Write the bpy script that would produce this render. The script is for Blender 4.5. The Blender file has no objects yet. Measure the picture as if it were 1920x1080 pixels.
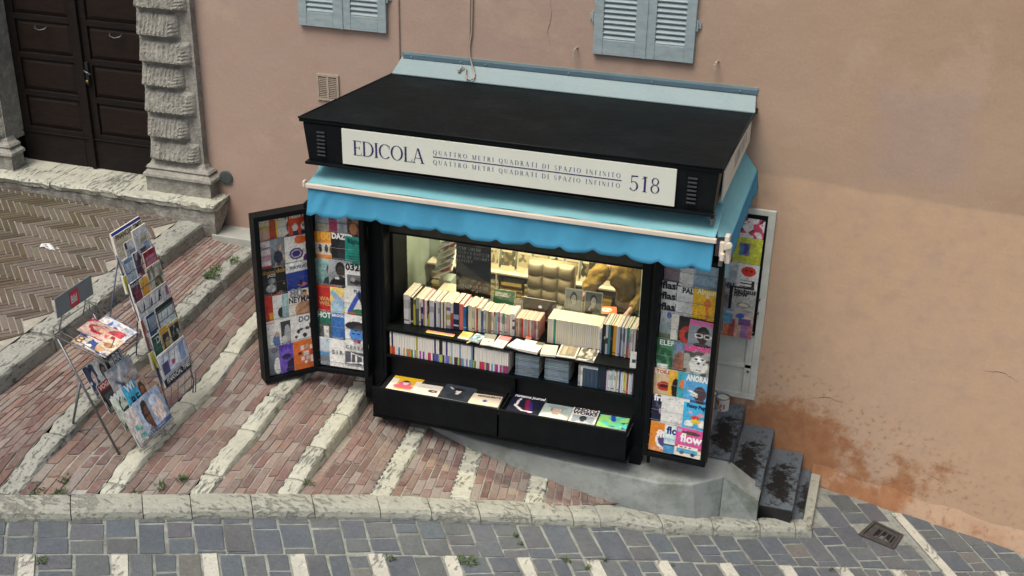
import bpy, bmesh, math, random
import numpy as np
from mathutils import Vector, Matrix
R_ = math.radians
sc = bpy.context.scene
col = sc.collection
# ---------------------------------------------------------------- camera
CX, CY, CZ = 2.75, -10.5, 6.1
F_PX = 2338.3                                   # focal length in pixels of the 1920 px wide photograph
ROWS = ((0.95272399, 0.30329225, 0.01818841),   # camera right
        (0.1461087, -0.40483617, -0.90264053),  # camera down
        (-0.26640055, 0.86262477, -0.43001077)) # camera forward
cam_d = bpy.data.cameras.new('camera'); cam = bpy.data.objects.new('camera', cam_d); col.objects.link(cam)
r, d, f = [Vector(v) for v in ROWS]
m = Matrix((r, -d, -f)).transposed().to_4x4(); m.translation = Vector((CX, CY, CZ))
cam.matrix_world = m
cam_d.sensor_width = 36; cam_d.lens = F_PX / 1920 * 36; cam_d.clip_end = 200
sc.camera = cam
# ---------------------------------------------------------------- light
SUN_EL, SUN_AZ = 63, 203
w = bpy.data.worlds.new('World'); sc.world = w; w.use_nodes = True
nt = w.node_tree; bg = nt.nodes['Background']
sky = nt.nodes.new('ShaderNodeTexSky'); sky.sky_type = 'NISHITA'; sky.sun_disc = False
sky.sun_elevation = R_(SUN_EL); sky.sun_rotation = R_(SUN_AZ); sky.dust_density = 6; sky.air_density = 1.0
nt.links.new(sky.outputs[0], bg.inputs[0]); bg.inputs[1].default_value = 0.10
sl = bpy.data.lights.new('sun', 'SUN'); sl.energy = 1.5; sl.angle = R_(30); sl.color = (1, .985, .92)
so = bpy.data.objects.new('sun', sl); col.objects.link(so)
el, az = R_(SUN_EL), R_(SUN_AZ)
sd = Vector((math.sin(az) * math.cos(el), math.cos(az) * math.cos(el), math.sin(el)))
so.rotation_euler = sd.to_track_quat('Z', 'Y').to_euler(); so.location = (0, -6, 12)
sc.view_settings.view_transform = 'Standard'; sc.view_settings.look = 'None'
sc.view_settings.exposure = 0.5; sc.view_settings.gamma = 1

rng = random.Random(7)
# ---------------------------------------------------------------- pixel -> point helpers (used for the terrain's control points)
def ray(u, v):
    return Vector((u - 960) * np.array(ROWS[0]) + (v - 540) * np.array(ROWS[1]) + F_PX * np.array(ROWS[2]))
C0 = Vector((CX, CY, CZ))
def at_z(u, v, z): q = ray(u, v); return C0 + q * ((z - C0.z) / q.z)
def at_pl(u, v, p, n): q = ray(u, v); return C0 + q * ((Vector(p) - C0).dot(Vector(n)) / q.dot(Vector(n)))
SB = -.06
def street_z(x, y): return -.70 - .17 * (x - 2.52) + SB * y
def at_st(u, v, off=0): return at_pl(u, v, (2.52, 0, -.70 + off), (.17, -SB, 1))

# ---------------------------------------------------------------- colour
def lin(c): return c / 12.92 if c <= .04045 else ((c + .055) / 1.055) ** 2.4
def hx(s):
    s = s.lstrip('#')
    if len(s) == 3: s = ''.join(a * 2 for a in s)
    return tuple(lin(int(s[i:i + 2], 16) / 255) for i in (0, 2, 4))
def mixc(a, b, t): return tuple(a[i] * (1 - t) + b[i] * t for i in range(3))
def jit(c, a=.1, g=rng):
    k = 1 + g.uniform(-a, a); return tuple(max(0, min(1, c[i] * k * (1 + g.uniform(-a, a) * .3))) for i in range(3))

# ---------------------------------------------------------------- materials
MATS = {}
def node_mat(name):
    mt = bpy.data.materials.new(name); mt.use_nodes = True
    n = mt.node_tree.nodes; return mt, n, mt.node_tree.links, n['Principled BSDF']
def mat(name, c=(.5, .5, .5), rough=.6, metal=0, var=.12, scale=8, bump=.0, bscale=40, attr=False, spec=.5, emit=None, estr=0, stretch=None, dirt=None, dirt_scale=3, dirt_amt=.5, dirt_range=(.48, .68)):
    """general surface: base colour (or the Col attribute) with noise variation, dirt, roughness variation and bump"""
    if name in MATS: return MATS[name]
    mt, n, L, b = node_mat(name)
    tc = n.new('ShaderNodeTexCoord'); mp = n.new('ShaderNodeMapping'); L.new(tc.outputs['Object'], mp.inputs[0])
    if stretch: mp.inputs['Scale'].default_value = stretch
    nz = n.new('ShaderNodeTexNoise'); nz.inputs['Scale'].default_value = scale; nz.inputs['Detail'].default_value = 6; nz.inputs['Roughness'].default_value = .65
    L.new(mp.outputs[0], nz.inputs['Vector'])
    mr = n.new('ShaderNodeMapRange'); mr.inputs['To Min'].default_value = 1 - var; mr.inputs['To Max'].default_value = 1 + var
    mr.inputs['From Min'].default_value = .3; mr.inputs['From Max'].default_value = .7
    L.new(nz.outputs['Fac'], mr.inputs['Value'])
    mx = n.new('ShaderNodeVectorMath'); mx.operation = 'SCALE'
    if attr:
        a = n.new('ShaderNodeVertexColor'); a.layer_name = 'Col'; L.new(a.outputs['Color'], mx.inputs[0])
    else:
        mx.inputs[0].default_value = c
    L.new(mr.outputs[0], mx.inputs['Scale'])
    out = mx.outputs[0]
    if dirt:
        dz = n.new('ShaderNodeTexNoise'); dz.inputs['Scale'].default_value = dirt_scale; dz.inputs['Detail'].default_value = 8; dz.inputs['Roughness'].default_value = .7
        L.new(mp.outputs[0], dz.inputs['Vector'])
        dr = n.new('ShaderNodeMapRange'); dr.inputs['From Min'].default_value = dirt_range[0]; dr.inputs['From Max'].default_value = dirt_range[1]; dr.inputs['To Max'].default_value = dirt_amt
        L.new(dz.outputs['Fac'], dr.inputs['Value'])
        mm = n.new('ShaderNodeMix'); mm.data_type = 'RGBA'; L.new(dr.outputs[0], mm.inputs['Factor'])
        L.new(out, mm.inputs['A']); mm.inputs['B'].default_value = (*dirt, 1); out = mm.outputs['Result']
    L.new(out, b.inputs['Base Color'])
    rr = n.new('ShaderNodeMapRange'); rr.inputs['To Min'].default_value = max(0, rough - .1); rr.inputs['To Max'].default_value = min(1, rough + .12)
    L.new(nz.outputs['Fac'], rr.inputs['Value']); L.new(rr.outputs[0], b.inputs['Roughness'])
    b.inputs['Metallic'].default_value = metal; b.inputs['Specular IOR Level'].default_value = spec
    if bump:
        bz = n.new('ShaderNodeTexNoise'); bz.inputs['Scale'].default_value = bscale; bz.inputs['Detail'].default_value = 8; bz.inputs['Roughness'].default_value = .6
        L.new(mp.outputs[0], bz.inputs['Vector'])
        bp = n.new('ShaderNodeBump'); bp.inputs['Strength'].default_value = min(1, bump); bp.inputs['Distance'].default_value = .02
        L.new(bz.outputs['Fac'], bp.inputs['Height']); L.new(bp.outputs[0], b.inputs['Normal'])
    if emit: b.inputs['Emission Color'].default_value = (*emit, 1); b.inputs['Emission Strength'].default_value = estr
    MATS[name] = mt; return mt

def travertine(name, base, dark, pit=.5, stretch=(1, .28, 1), sc_=22):
    """limestone with dark pits drawn out along the bedding, lichen patches"""
    mt, n, L, b = node_mat(name)
    tc = n.new('ShaderNodeTexCoord'); mp = n.new('ShaderNodeMapping'); L.new(tc.outputs['Object'], mp.inputs[0]); mp.inputs['Scale'].default_value = stretch
    def noise(s, det, src, ro=.6):
        z = n.new('ShaderNodeTexNoise'); z.inputs['Scale'].default_value = s; z.inputs['Detail'].default_value = det; z.inputs['Roughness'].default_value = ro
        L.new(src, z.inputs['Vector']); return z.outputs['Fac']
    def rampf(v, a, c, lo=0, hi=1):
        q = n.new('ShaderNodeMapRange'); q.inputs['From Min'].default_value = a; q.inputs['From Max'].default_value = c
        q.inputs['To Min'].default_value = lo; q.inputs['To Max'].default_value = hi; L.new(v, q.inputs['Value']); return q.outputs[0]
    big = noise(2.6, 5, tc.outputs['Object']); p1 = noise(sc_, 5, mp.outputs[0], .7); fine = noise(60, 4, tc.outputs['Object'])
    # pits appear in zones
    zone = rampf(big, .44, .66, .0, .13)
    sub = n.new('ShaderNodeMath'); sub.operation = 'ADD'; L.new(p1, sub.inputs[0]); L.new(zone, sub.inputs[1])
    pits = rampf(sub.outputs[0], .60, .68)
    cm = n.new('ShaderNodeMix'); cm.data_type = 'RGBA'; cm.inputs['A'].default_value = (*base, 1); cm.inputs['B'].default_value = (*mixc(base, dark, .26), 1)
    L.new(rampf(noise(6, 8, tc.outputs['Object'], .7), .45, .72), cm.inputs['Factor'])
    pm = n.new('ShaderNodeMix'); pm.data_type = 'RGBA'; L.new(cm.outputs['Result'], pm.inputs['A']); pm.inputs['B'].default_value = (*dark, 1)
    k = n.new('ShaderNodeMath'); k.operation = 'MULTIPLY'; k.inputs[1].default_value = pit; L.new(pits, k.inputs[0]); L.new(k.outputs[0], pm.inputs['Factor'])
    fm = n.new('ShaderNodeVectorMath'); fm.operation = 'SCALE'; L.new(pm.outputs['Result'], fm.inputs[0]); L.new(rampf(fine, .3, .7, .86, 1.12), fm.inputs['Scale'])
    L.new(fm.outputs[0], b.inputs['Base Color']); b.inputs['Roughness'].default_value = .8
    h = n.new('ShaderNodeMath'); h.operation = 'SUBTRACT'; L.new(rampf(fine, 0, 1, 0, .5), h.inputs[0]); L.new(pits, h.inputs[1])
    bp = n.new('ShaderNodeBump'); bp.inputs['Strength'].default_value = .7; bp.inputs['Distance'].default_value = .012
    L.new(h.outputs[0], bp.inputs['Height']); L.new(bp.outputs[0], b.inputs['Normal'])
    MATS[name] = mt; return mt

M_black = mat('black_painted_metal', (.0030, .0046, .0060), .45, 0, .25, 6, .12, 60, dirt=(.0085, .0105, .0105), dirt_scale=9, dirt_amt=.5, spec=.16)
M_roof = mat('black_roof_membrane', (.0042, .0060, .0068), .6, 0, .35, 3, .3, 14, stretch=(1, 1, 1), dirt=(.0090, .0115, .0120), dirt_scale=2.6, dirt_amt=.9, spec=.08)
M_print = mat('printed_paper', attr=True, rough=.34, var=.05, scale=25)
M_paper = mat('book_paper_and_covers', attr=True, rough=.6, var=.06, scale=30)
M_news = mat('newsprint', attr=True, rough=.8, var=.08, scale=20)
M_brick = mat('weathered_brick', attr=True, rough=.78, var=.22, scale=38, bump=.5, bscale=90, dirt=(.29, .245, .21), dirt_scale=5, dirt_amt=.75)
M_mortar = mat('lime_mortar', (.36, .345, .30), .9, 0, .3, 20, .5, 60, dirt=(.15, .14, .12), dirt_scale=5, dirt_amt=.7)
M_landbrick = mat('damp_herringbone_brick', attr=True, rough=.5, var=.2, scale=30, bump=.4, bscale=80)
M_paver = mat('grey_stone_paver', attr=True, rough=.66, var=.22, scale=30, bump=.5, bscale=70, dirt=(.155, .168, .165), dirt_scale=5, dirt_amt=.4)
M_pavmortar = mat('paver_joint_mortar', (.27, .285, .25), .9, 0, .25, 18, .4, 60, dirt=(.09, .09, .075), dirt_scale=3, dirt_amt=.8)
M_trav = travertine('pitted_limestone', (.46, .46, .37), (.085, .088, .098), .8, (1, .16, 1), 40)
M_trav_old = travertine('lichened_limestone', (.31, .315, .27), (.070, .078, .070), .8, (1, .45, 1), 34)
M_kerb = travertine('worn_kerb_limestone', (.36, .365, .30), (.14, .14, .125), .55, (.35, .8, 1), 34)
M_inlay = travertine('white_inlay_stone', (.52, .51, .43), (.10, .10, .11), .7, (1, .35, 1), 24)
M_portal = mat('grey_carved_limestone', (.29, .28, .24), .85, 0, .35, 14, .9, 45, dirt=(.13, .125, .11), dirt_scale=5, dirt_amt=.7)
M_concrete = mat('smooth_concrete', (.27, .295, .28), .75, 0, .16, 3, .25, 30, dirt=(.12, .145, .105), dirt_scale=2.6, dirt_amt=.9)
M_concrete2 = mat('grey_cement_patch', (.33, .335, .30), .75, 0, .12, 6, .3, 40)
M_wood = mat('dark_stained_door_wood', (.0090, .0060, .0048), .7, 0, .45, 7, .35, 30, stretch=(1, 1, 6), dirt=(.022, .018, .014), dirt_scale=3, dirt_amt=.35, spec=.2)
M_wood_panel = mat('brown_door_panel_wood', (.0130, .0072, .0052), .7, 0, .4, 6, .35, 30, stretch=(1, 1, 7), dirt=(.026, .018, .013), dirt_scale=4, dirt_amt=.3, spec=.2)
M_shutter = mat('faded_blue_grey_paint', (.27, .34, .355), .6, 0, .15, 10, .2, 50, stretch=(1, 1, 3), dirt=(.38, .41, .40), dirt_scale=7, dirt_amt=.5)
M_flash = mat('pale_blue_painted_flashing', (.19, .27, .275), .5, 0, .08, 5, .1, 40, dirt=(.155, .235, .25), dirt_scale=4, dirt_amt=.5)
M_flash2 = mat('mid_blue_painted_metal_bar', (.09, .15, .19), .5, 0, .08, 5)
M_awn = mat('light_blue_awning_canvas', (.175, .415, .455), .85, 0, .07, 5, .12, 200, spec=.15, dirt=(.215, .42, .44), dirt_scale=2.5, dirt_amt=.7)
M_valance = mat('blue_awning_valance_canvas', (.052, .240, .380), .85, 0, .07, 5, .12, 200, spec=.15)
M_cream = mat('cream_enamel', (.62, .55, .45), .45, 0, .06, 5)
M_white = mat('white_sign_face', (.61, .63, .55), .45, 0, .04, 3)
M_ink = mat('navy_lettering_vinyl', (.022, .018, .11), .5, 0, .03)
M_ink2 = mat('blue_lettering_vinyl', (.045, .065, .20), .5, 0, .03)
M_blackink = mat('black_print_ink', (.02, .02, .025), .5, 0, .03)
M_whiteframe = mat('white_painted_wood', (.60, .61, .55), .55, 0, .12, 12, .2, 60, dirt=(.33, .33, .29), dirt_scale=6, dirt_amt=.5)
M_steel = mat('dull_grey_steel', (.16, .17, .18), .42, .75, .2, 12)
M_wire = mat('blue_grey_coated_wire', (.10, .11, .17), .45, .3, .1, 12)
M_iron = mat('rusty_cast_iron', (.070, .064, .062), .75, .3, .35, 25, .5, 80)
M_disc = mat('grey_vent_metal', (.10, .12, .12), .55, .3, .15, 10)
M_beige = mat('beige_plastic_grille', (.36, .30, .235), .6, 0, .1, 10)
M_cable = mat('cream_cable', (.36, .29, .23), .6, 0, .1, 10)
M_green_int = mat('pale_green_interior_panel', (.23, .28, .225), .6, 0, .06, 4)
M_mat = mat('blue_grey_ribbed_rubber_mat', (.090, .112, .130), .7, 0, .45, 60, .8, 160, dirt=(.007, .007, .0065), dirt_scale=2.7, dirt_amt=.95, dirt_range=(.485, .515))
def rubber():
    """ribbed rubber: blue grey with one large ragged black worn patch in the middle of each mat"""
    mt, n, L, b = node_mat('stained_ribbed_rubber')
    tc = n.new('ShaderNodeTexCoord'); O = tc.outputs['Object']
    def noise(s_, det, ro): z = n.new('ShaderNodeTexNoise'); z.inputs['Scale'].default_value = s_; z.inputs['Detail'].default_value = det; z.inputs['Roughness'].default_value = ro; L.new(O, z.inputs['Vector']); return z.outputs['Fac']
    mp = n.new('ShaderNodeMapping'); mp.inputs['Location'].default_value = (-.15 / .17, -.42 / .40, 0); mp.inputs['Scale'].default_value = (1 / .17, 1 / .40, 0); L.new(O, mp.inputs[0])
    ln = n.new('ShaderNodeVectorMath'); ln.operation = 'LENGTH'; L.new(mp.outputs[0], ln.inputs[0])
    a = n.new('ShaderNodeMath'); a.operation = 'MULTIPLY_ADD'; L.new(noise(7, 9, .75), a.inputs[0]); a.inputs[1].default_value = 4.6; L.new(ln.outputs['Value'], a.inputs[2])
    mr = n.new('ShaderNodeMapRange'); mr.inputs['From Min'].default_value = 3.25; mr.inputs['From Max'].default_value = 2.80; L.new(a.outputs[0], mr.inputs['Value'])
    m1 = n.new('ShaderNodeMix'); m1.data_type = 'RGBA'; L.new(noise(60, 5, .7), m1.inputs['Factor']); m1.inputs['A'].default_value = (.055, .070, .085, 1); m1.inputs['B'].default_value = (.165, .195, .215, 1)
    m2 = n.new('ShaderNodeMix'); m2.data_type = 'RGBA'; L.new(mr.outputs[0], m2.inputs['Factor']); L.new(m1.outputs['Result'], m2.inputs['A']); m2.inputs['B'].default_value = (.010, .010, .0095, 1)
    L.new(m2.outputs['Result'], b.inputs['Base Color']); b.inputs['Roughness'].default_value = .7; b.inputs['Specular IOR Level'].default_value = .3
    w_ = n.new('ShaderNodeTexWave'); w_.inputs['Scale'].default_value = 30; w_.bands_direction = 'DIAGONAL'; L.new(O, w_.inputs['Vector'])
    bp = n.new('ShaderNodeBump'); bp.inputs['Strength'].default_value = .5; bp.inputs['Distance'].default_value = .006; L.new(w_.outputs['Fac'], bp.inputs['Height']); L.new(bp.outputs[0], b.inputs['Normal'])
    return mt
M_mat2 = rubber()
M_matdark = mat('bare_black_rubber', (.012, .012, .013), .5, 0, .3, 20, .3, 100)
M_leather = mat('beige_tufted_leather', (.25, .205, .12), .5, 0, .12, 10, .15, 80)
M_jacket = mat('mustard_yellow_jacket_cloth', (.20, .125, .018), .85, 0, .5, 14, 1.0, 16)
M_trouser = mat('dark_trouser_cloth', (.025, .022, .018), .85, 0, .2, 20, .2, 60)
M_skin = mat('skin', (.42, .25, .18), .55, 0, .08, 20)
M_hair = mat('dark_hair', (.02, .014, .01), .6, 0, .4, 40, .4, 120)
M_alu = mat('silver_aluminium', (.42, .40, .36), .35, .6, .05, 5)
M_leaf = mat('weed_leaves', attr=True, rough=.7, var=.3, scale=30)
M_sign_grey = mat('grey_enamel_plate', (.165, .20, .21), .5, 0, .08, 6)
M_can = mat('white_printed_tin', attr=True, rough=.4, var=.05)
M_dark = mat('unlit_dark_surface', (.006, .006, .007), .7, 0, .2)

def glass_mat():
    mt, n, L, b = node_mat('window_glass')
    n.remove(b); tr = n.new('ShaderNodeBsdfTransparent'); gl = n.new('ShaderNodeBsdfGlossy'); gl.inputs['Roughness'].default_value = .03
    fr = n.new('ShaderNodeFresnel'); fr.inputs[0].default_value = 1.5; mx = n.new('ShaderNodeMixShader')
    tr.inputs[0].default_value = (.95, .96, .93, 1)
    L.new(fr.outputs[0], mx.inputs[0]); L.new(tr.outputs[0], mx.inputs[1]); L.new(gl.outputs[0], mx.inputs[2]); L.new(mx.outputs[0], n['Material Output'].inputs[0])
    return mt
M_glass = glass_mat()

def plaster():
    """painted render: two tints with a wavy join, mauve patch, rust-orange peeling low down by the steps, fine trowel bump"""
    mt, n, L, b = node_mat('ochre_plaster')
    tc = n.new('ShaderNodeTexCoord'); O = tc.outputs['Object']
    sx = n.new('ShaderNodeSeparateXYZ'); L.new(O, sx.inputs[0]); X, Z = sx.outputs[0], sx.outputs[2]
    def noise(s, det=6, ro=.6, src=O):
        z = n.new('ShaderNodeTexNoise'); z.inputs['Scale'].default_value = s; z.inputs['Detail'].default_value = det; z.inputs['Roughness'].default_value = ro; L.new(src, z.inputs['Vector']); return z.outputs['Fac']
    def mrange(v, a, c, lo=0, hi=1):
        q = n.new('ShaderNodeMapRange'); q.inputs['From Min'].default_value = a; q.inputs['From Max'].default_value = c
        q.inputs['To Min'].default_value = lo; q.inputs['To Max'].default_value = hi; L.new(v, q.inputs['Value']); return q.outputs[0]
    def mth(op, a, c):
        q = n.new('ShaderNodeMath'); q.operation = op
        for i, v in enumerate((a, c)):
            if isinstance(v, (int, float)): q.inputs[i].default_value = v
            else: L.new(v, q.inputs[i])
        return q.outputs[0]
    def mixn(fac, A, B):
        q = n.new('ShaderNodeMix'); q.data_type = 'RGBA'; L.new(fac, q.inputs['Factor'])
        for k, v in (('A', A), ('B', B)):
            if isinstance(v, tuple): q.inputs[k].default_value = (*v, 1)
            else: L.new(v, q.inputs[k])
        return q.outputs['Result']
    n1 = noise(1.1, 5); n2 = noise(5, 8, .7); n3 = noise(.5, 3)
    pink = (.385, .280, .225); tan = (.52, .352, .228); tan2 = (.41, .288, .200)
    # left to right: pinkish to ochre
    t = mrange(mth('ADD', X, mth('MULTIPLY', n1, 1.6)), .8, 3.2)
    base = mixn(t, pink, tan2)
    # mauve patch
    big2 = noise(.75, 6, .62)
    base = mixn(mth('MULTIPLY', mrange(big2, .48, .62), mrange(X, 2.0, 4.4, .1, .65)), base, (.355, .235, .160))
    base = mixn(mrange(noise(1.7, 5, .6), .55, .66, 0, .45), base, (.475, .35, .255))
    wob = mth('MULTIPLY', mth('SUBTRACT', noise(3.2, 6, .65), .5), .55)
    px = mth('MULTIPLY', mrange(mth('ADD', mth('ABSOLUTE', mth('SUBTRACT', X, 3.05), 0), wob), .48, .26), mrange(mth('ADD', mth('ABSOLUTE', mth('SUBTRACT', Z, 2.82), 0), wob), .50, .30))
    base = mixn(mth('MULTIPLY', px, .5), base, (.355, .262, .235))
    # repainted lower field: z below a wavy line from (1.7,2.36) to (4,2.25), only right of the kiosk
    line = mth('SUBTRACT', mth('SUBTRACT', 2.43, mth('MULTIPLY', X, .047)), Z)
    line = mth('ADD', line, mth('MULTIPLY', mth('SUBTRACT', noise(2.3, 4), .5), .10))
    low = mth('MULTIPLY', mrange(line, -.012, .02), mrange(X, 1.0, 1.5))
    base = mixn(low, base, mixn(mrange(n2, .35, .65), tan, mixc(tan, pink, .35)))
    # cloudy blotches
    base = mixn(mrange(n2, .52, .75, 0, .30), base, (.355, .235, .178))
    base = mixn(mrange(n3, .5, .7, 0, .25), base, (.45, .335, .262))
    # darker peeling zone: orange-rust, near the foot of the wall right of the kiosk
    h = mth('SUBTRACT', Z, mth('SUBTRACT', .40, mth('MULTIPLY', X, .30)))          # height above the sloping foot
    zone = mth('MULTIPLY', mrange(h, 1.0, -.1), mrange(X, 4.9, 2.3)); zone = mth('MULTIPLY', zone, mrange(X, 1.15, 1.6))
    s = mth('ADD', mth('MULTIPLY', zone, .62), mth('MULTIPLY', mth('SUBTRACT', noise(2.6, 9, .68), .5), 1.25))
    rust = mrange(s, .24, .40)
    base = mixn(mth('MULTIPLY', rust, .92), base, mixn(mrange(noise(9, 5), .4, .65), (.375, .175, .080), (.30, .130, .060)))
    spots = mth('MULTIPLY', mrange(noise(20, 4, .6), .57, .64), mrange(zone, .04, .25)); base = mixn(mth('MULTIPLY', spots, .6), base, (.30, .14, .065))
    # damp foot at the right
    foot = mth('MULTIPLY', mrange(mth('SUBTRACT', Z, mth('SUBTRACT', -.272, mth('MULTIPLY', X, .17))), .20, .0), mrange(X, 2.6, 3.2))
    base = mixn(mth('MULTIPLY', foot, mrange(noise(3.5, 6), .48, .6, .0, .75)), base, (.38, .19, .095))
    footl = mth('MULTIPLY', mrange(Z, 1.75, 1.15), mrange(X, -1.8, -2.6)); base = mixn(mth('MULTIPLY', footl, .35), base, (.27, .155, .11))
    g = n.new('ShaderNodeVectorMath'); g.operation = 'SCALE'; L.new(base, g.inputs[0]); L.new(mrange(noise(40, 6), .3, .7, .95, 1.05), g.inputs['Scale'])
    L.new(g.outputs[0], b.inputs['Base Color']); b.inputs['Roughness'].default_value = .88; b.inputs['Specular IOR Level'].default_value = .25
    hh = mth('ADD', mth('MULTIPLY', noise(3, 4), 2.2), mth('MULTIPLY', noise(55, 6), .22)); hh = mth('SUBTRACT', hh, mth('MULTIPLY', rust, .12))
    bp = n.new('ShaderNodeBump'); bp.inputs['Strength'].default_value = .22; bp.inputs['Distance'].default_value = .02
    L.new(hh, bp.inputs['Height']); L.new(bp.outputs[0], b.inputs['Normal'])
    return mt
M_plaster = plaster()

# ---------------------------------------------------------------- mesh builder
class MB:
    def __init__(s): s.v = []; s.f = []; s.mi = []; s.c = []
    def add(s, vs, fs, color=(.5, .5, .5), mi=0):
        o = len(s.v); s.v += [tuple(p) for p in vs]
        for k, q in enumerate(fs):
            s.f.append(tuple(i + o for i in q)); s.mi.append(mi); s.c.append(color[k] if isinstance(color, list) else color)
        return s
    def box(s, a, b, color=(.5, .5, .5), mi=0, M=None, jitv=0):
        x0, y0, z0 = a; x1, y1, z1 = b
        vs = [Vector(p) for p in ((x0, y0, z0), (x1, y0, z0), (x1, y1, z0), (x0, y1, z0), (x0, y0, z1), (x1, y0, z1), (x1, y1, z1), (x0, y1, z1))]
        if jitv: vs = [p + Vector([rng.uniform(-jitv, jitv) for _ in range(3)]) for p in vs]
        if M is not None: vs = [M @ p for p in vs]
        return s.add(vs, [(0, 3, 2, 1), (4, 5, 6, 7), (0, 1, 5, 4), (1, 2, 6, 5), (2, 3, 7, 6), (3, 0, 4, 7)], color, mi)
    def tube(s, pts, r, n=8, color=(.5, .5, .5), mi=0, closed=False):
        pts = [Vector(p) for p in pts]; rings = []; N = len(pts); up = None
        for i, p in enumerate(pts):
            if closed: t = (pts[(i + 1) % N] - pts[i - 1])
            else: t = (pts[min(i + 1, N - 1)] - pts[max(i - 1, 0)])
            t.normalize()
            if up is None:
                up = Vector((0, 0, 1)) if abs(t.z) < .9 else Vector((1, 0, 0))
            a = t.cross(up); a.normalize(); b = a.cross(t); up = b
            rr = r[i] if isinstance(r, (list, tuple)) else r
            rings.append([p + (a * math.cos(2 * math.pi * k / n) + b * math.sin(2 * math.pi * k / n)) * rr for k in range(n)])
        vs = [q for g in rings for q in g]; fs = []
        for i in range(N if closed else N - 1):
            j = (i + 1) % N
            for k in range(n): fs.append((i * n + k, i * n + (k + 1) % n, j * n + (k + 1) % n, j * n + k))
        if not closed: fs += [tuple(range(n))[::-1], tuple((N - 1) * n + k for k in range(n))]
        return s.add(vs, fs, color, mi)
    def prism(s, poly, vec, color=(.5, .5, .5), mi=0):
        n = len(poly); a = [Vector(p) for p in poly]; v = Vector(vec); vs = a + [p + v for p in a]
        return s.add(vs, [tuple(range(n))[::-1], tuple(range(n, 2 * n))] + [(i, (i + 1) % n, n + (i + 1) % n, n + i) for i in range(n)], color, mi)
    def grid(s, fn, nu, nv, color=None, mi=0):
        vs = [fn(i / nu, j / nv) for j in range(nv + 1) for i in range(nu + 1)]
        fs = [(j * (nu + 1) + i, j * (nu + 1) + i + 1, (j + 1) * (nu + 1) + i + 1, (j + 1) * (nu + 1) + i) for j in range(nv) for i in range(nu)]
        return s.add(vs, fs, color or (.5, .5, .5), mi)
    def build(s, name, mats, parent=None, smooth=False, bevel=0, loc=None, sub=0, seg=2, label=None):
        me = bpy.data.meshes.new(name)
        if not isinstance(mats, (list, tuple)): mats = [mats]
        off = Vector((0, 0, 0))
        if loc is not None: off = Vector(loc)
        elif parent is not None and not parent.get('_local'): off = wloc(parent)
        vs = [(p[0] - off.x, p[1] - off.y, p[2] - off.z) for p in s.v]
        me.from_pydata(vs, [], s.f)
        for mt in mats: me.materials.append(mt)
        me.polygons.foreach_set('material_index', s.mi)
        ca = me.color_attributes.new('Col', 'FLOAT_COLOR', 'CORNER'); buf = []
        for q, c in zip(s.f, s.c):
            if len(c) == len(q) and not isinstance(c[0], (float, int)):
                for k in c: buf += [k[0], k[1], k[2], 1]
            else: buf += [c[0], c[1], c[2], 1] * len(q)
        ca.data.foreach_set('color', buf)
        if smooth: me.polygons.foreach_set('use_smooth', [True] * len(me.polygons))
        me.update()
        o = bpy.data.objects.new(name, me); col.objects.link(o)
        if parent is not None: o.parent = parent
        if loc is not None: o.location = Vector(loc) - (wloc(parent) if parent is not None and not parent.get('_local') else Vector((0, 0, 0)))
        if bevel:
            bm_ = o.modifiers.new('bevel', 'BEVEL'); bm_.width = bevel; bm_.segments = seg; bm_.limit_method = 'ANGLE'; bm_.angle_limit = R_(40)
        if sub:
            sm = o.modifiers.new('sub', 'SUBSURF'); sm.levels = sub; sm.render_levels = sub
        if label: o['label'] = label
        return o
def wloc(o):
    p = Vector(o.location)
    while o.parent: o = o.parent; p += Vector(o.location)
    return p
def thing(name, label, cat, loc=(0, 0, 0), group=None, kind=None):
    o = bpy.data.objects.new(name, None); col.objects.link(o); o.location = loc; o.empty_display_size = .2
    return tag(o, label, cat, group, kind)
def tag(o, label, cat, group=None, kind=None):
    if label: o['label'] = label
    if cat: o['category'] = cat
    if group: o['group'] = group
    if kind: o['kind'] = kind
    return o

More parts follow.
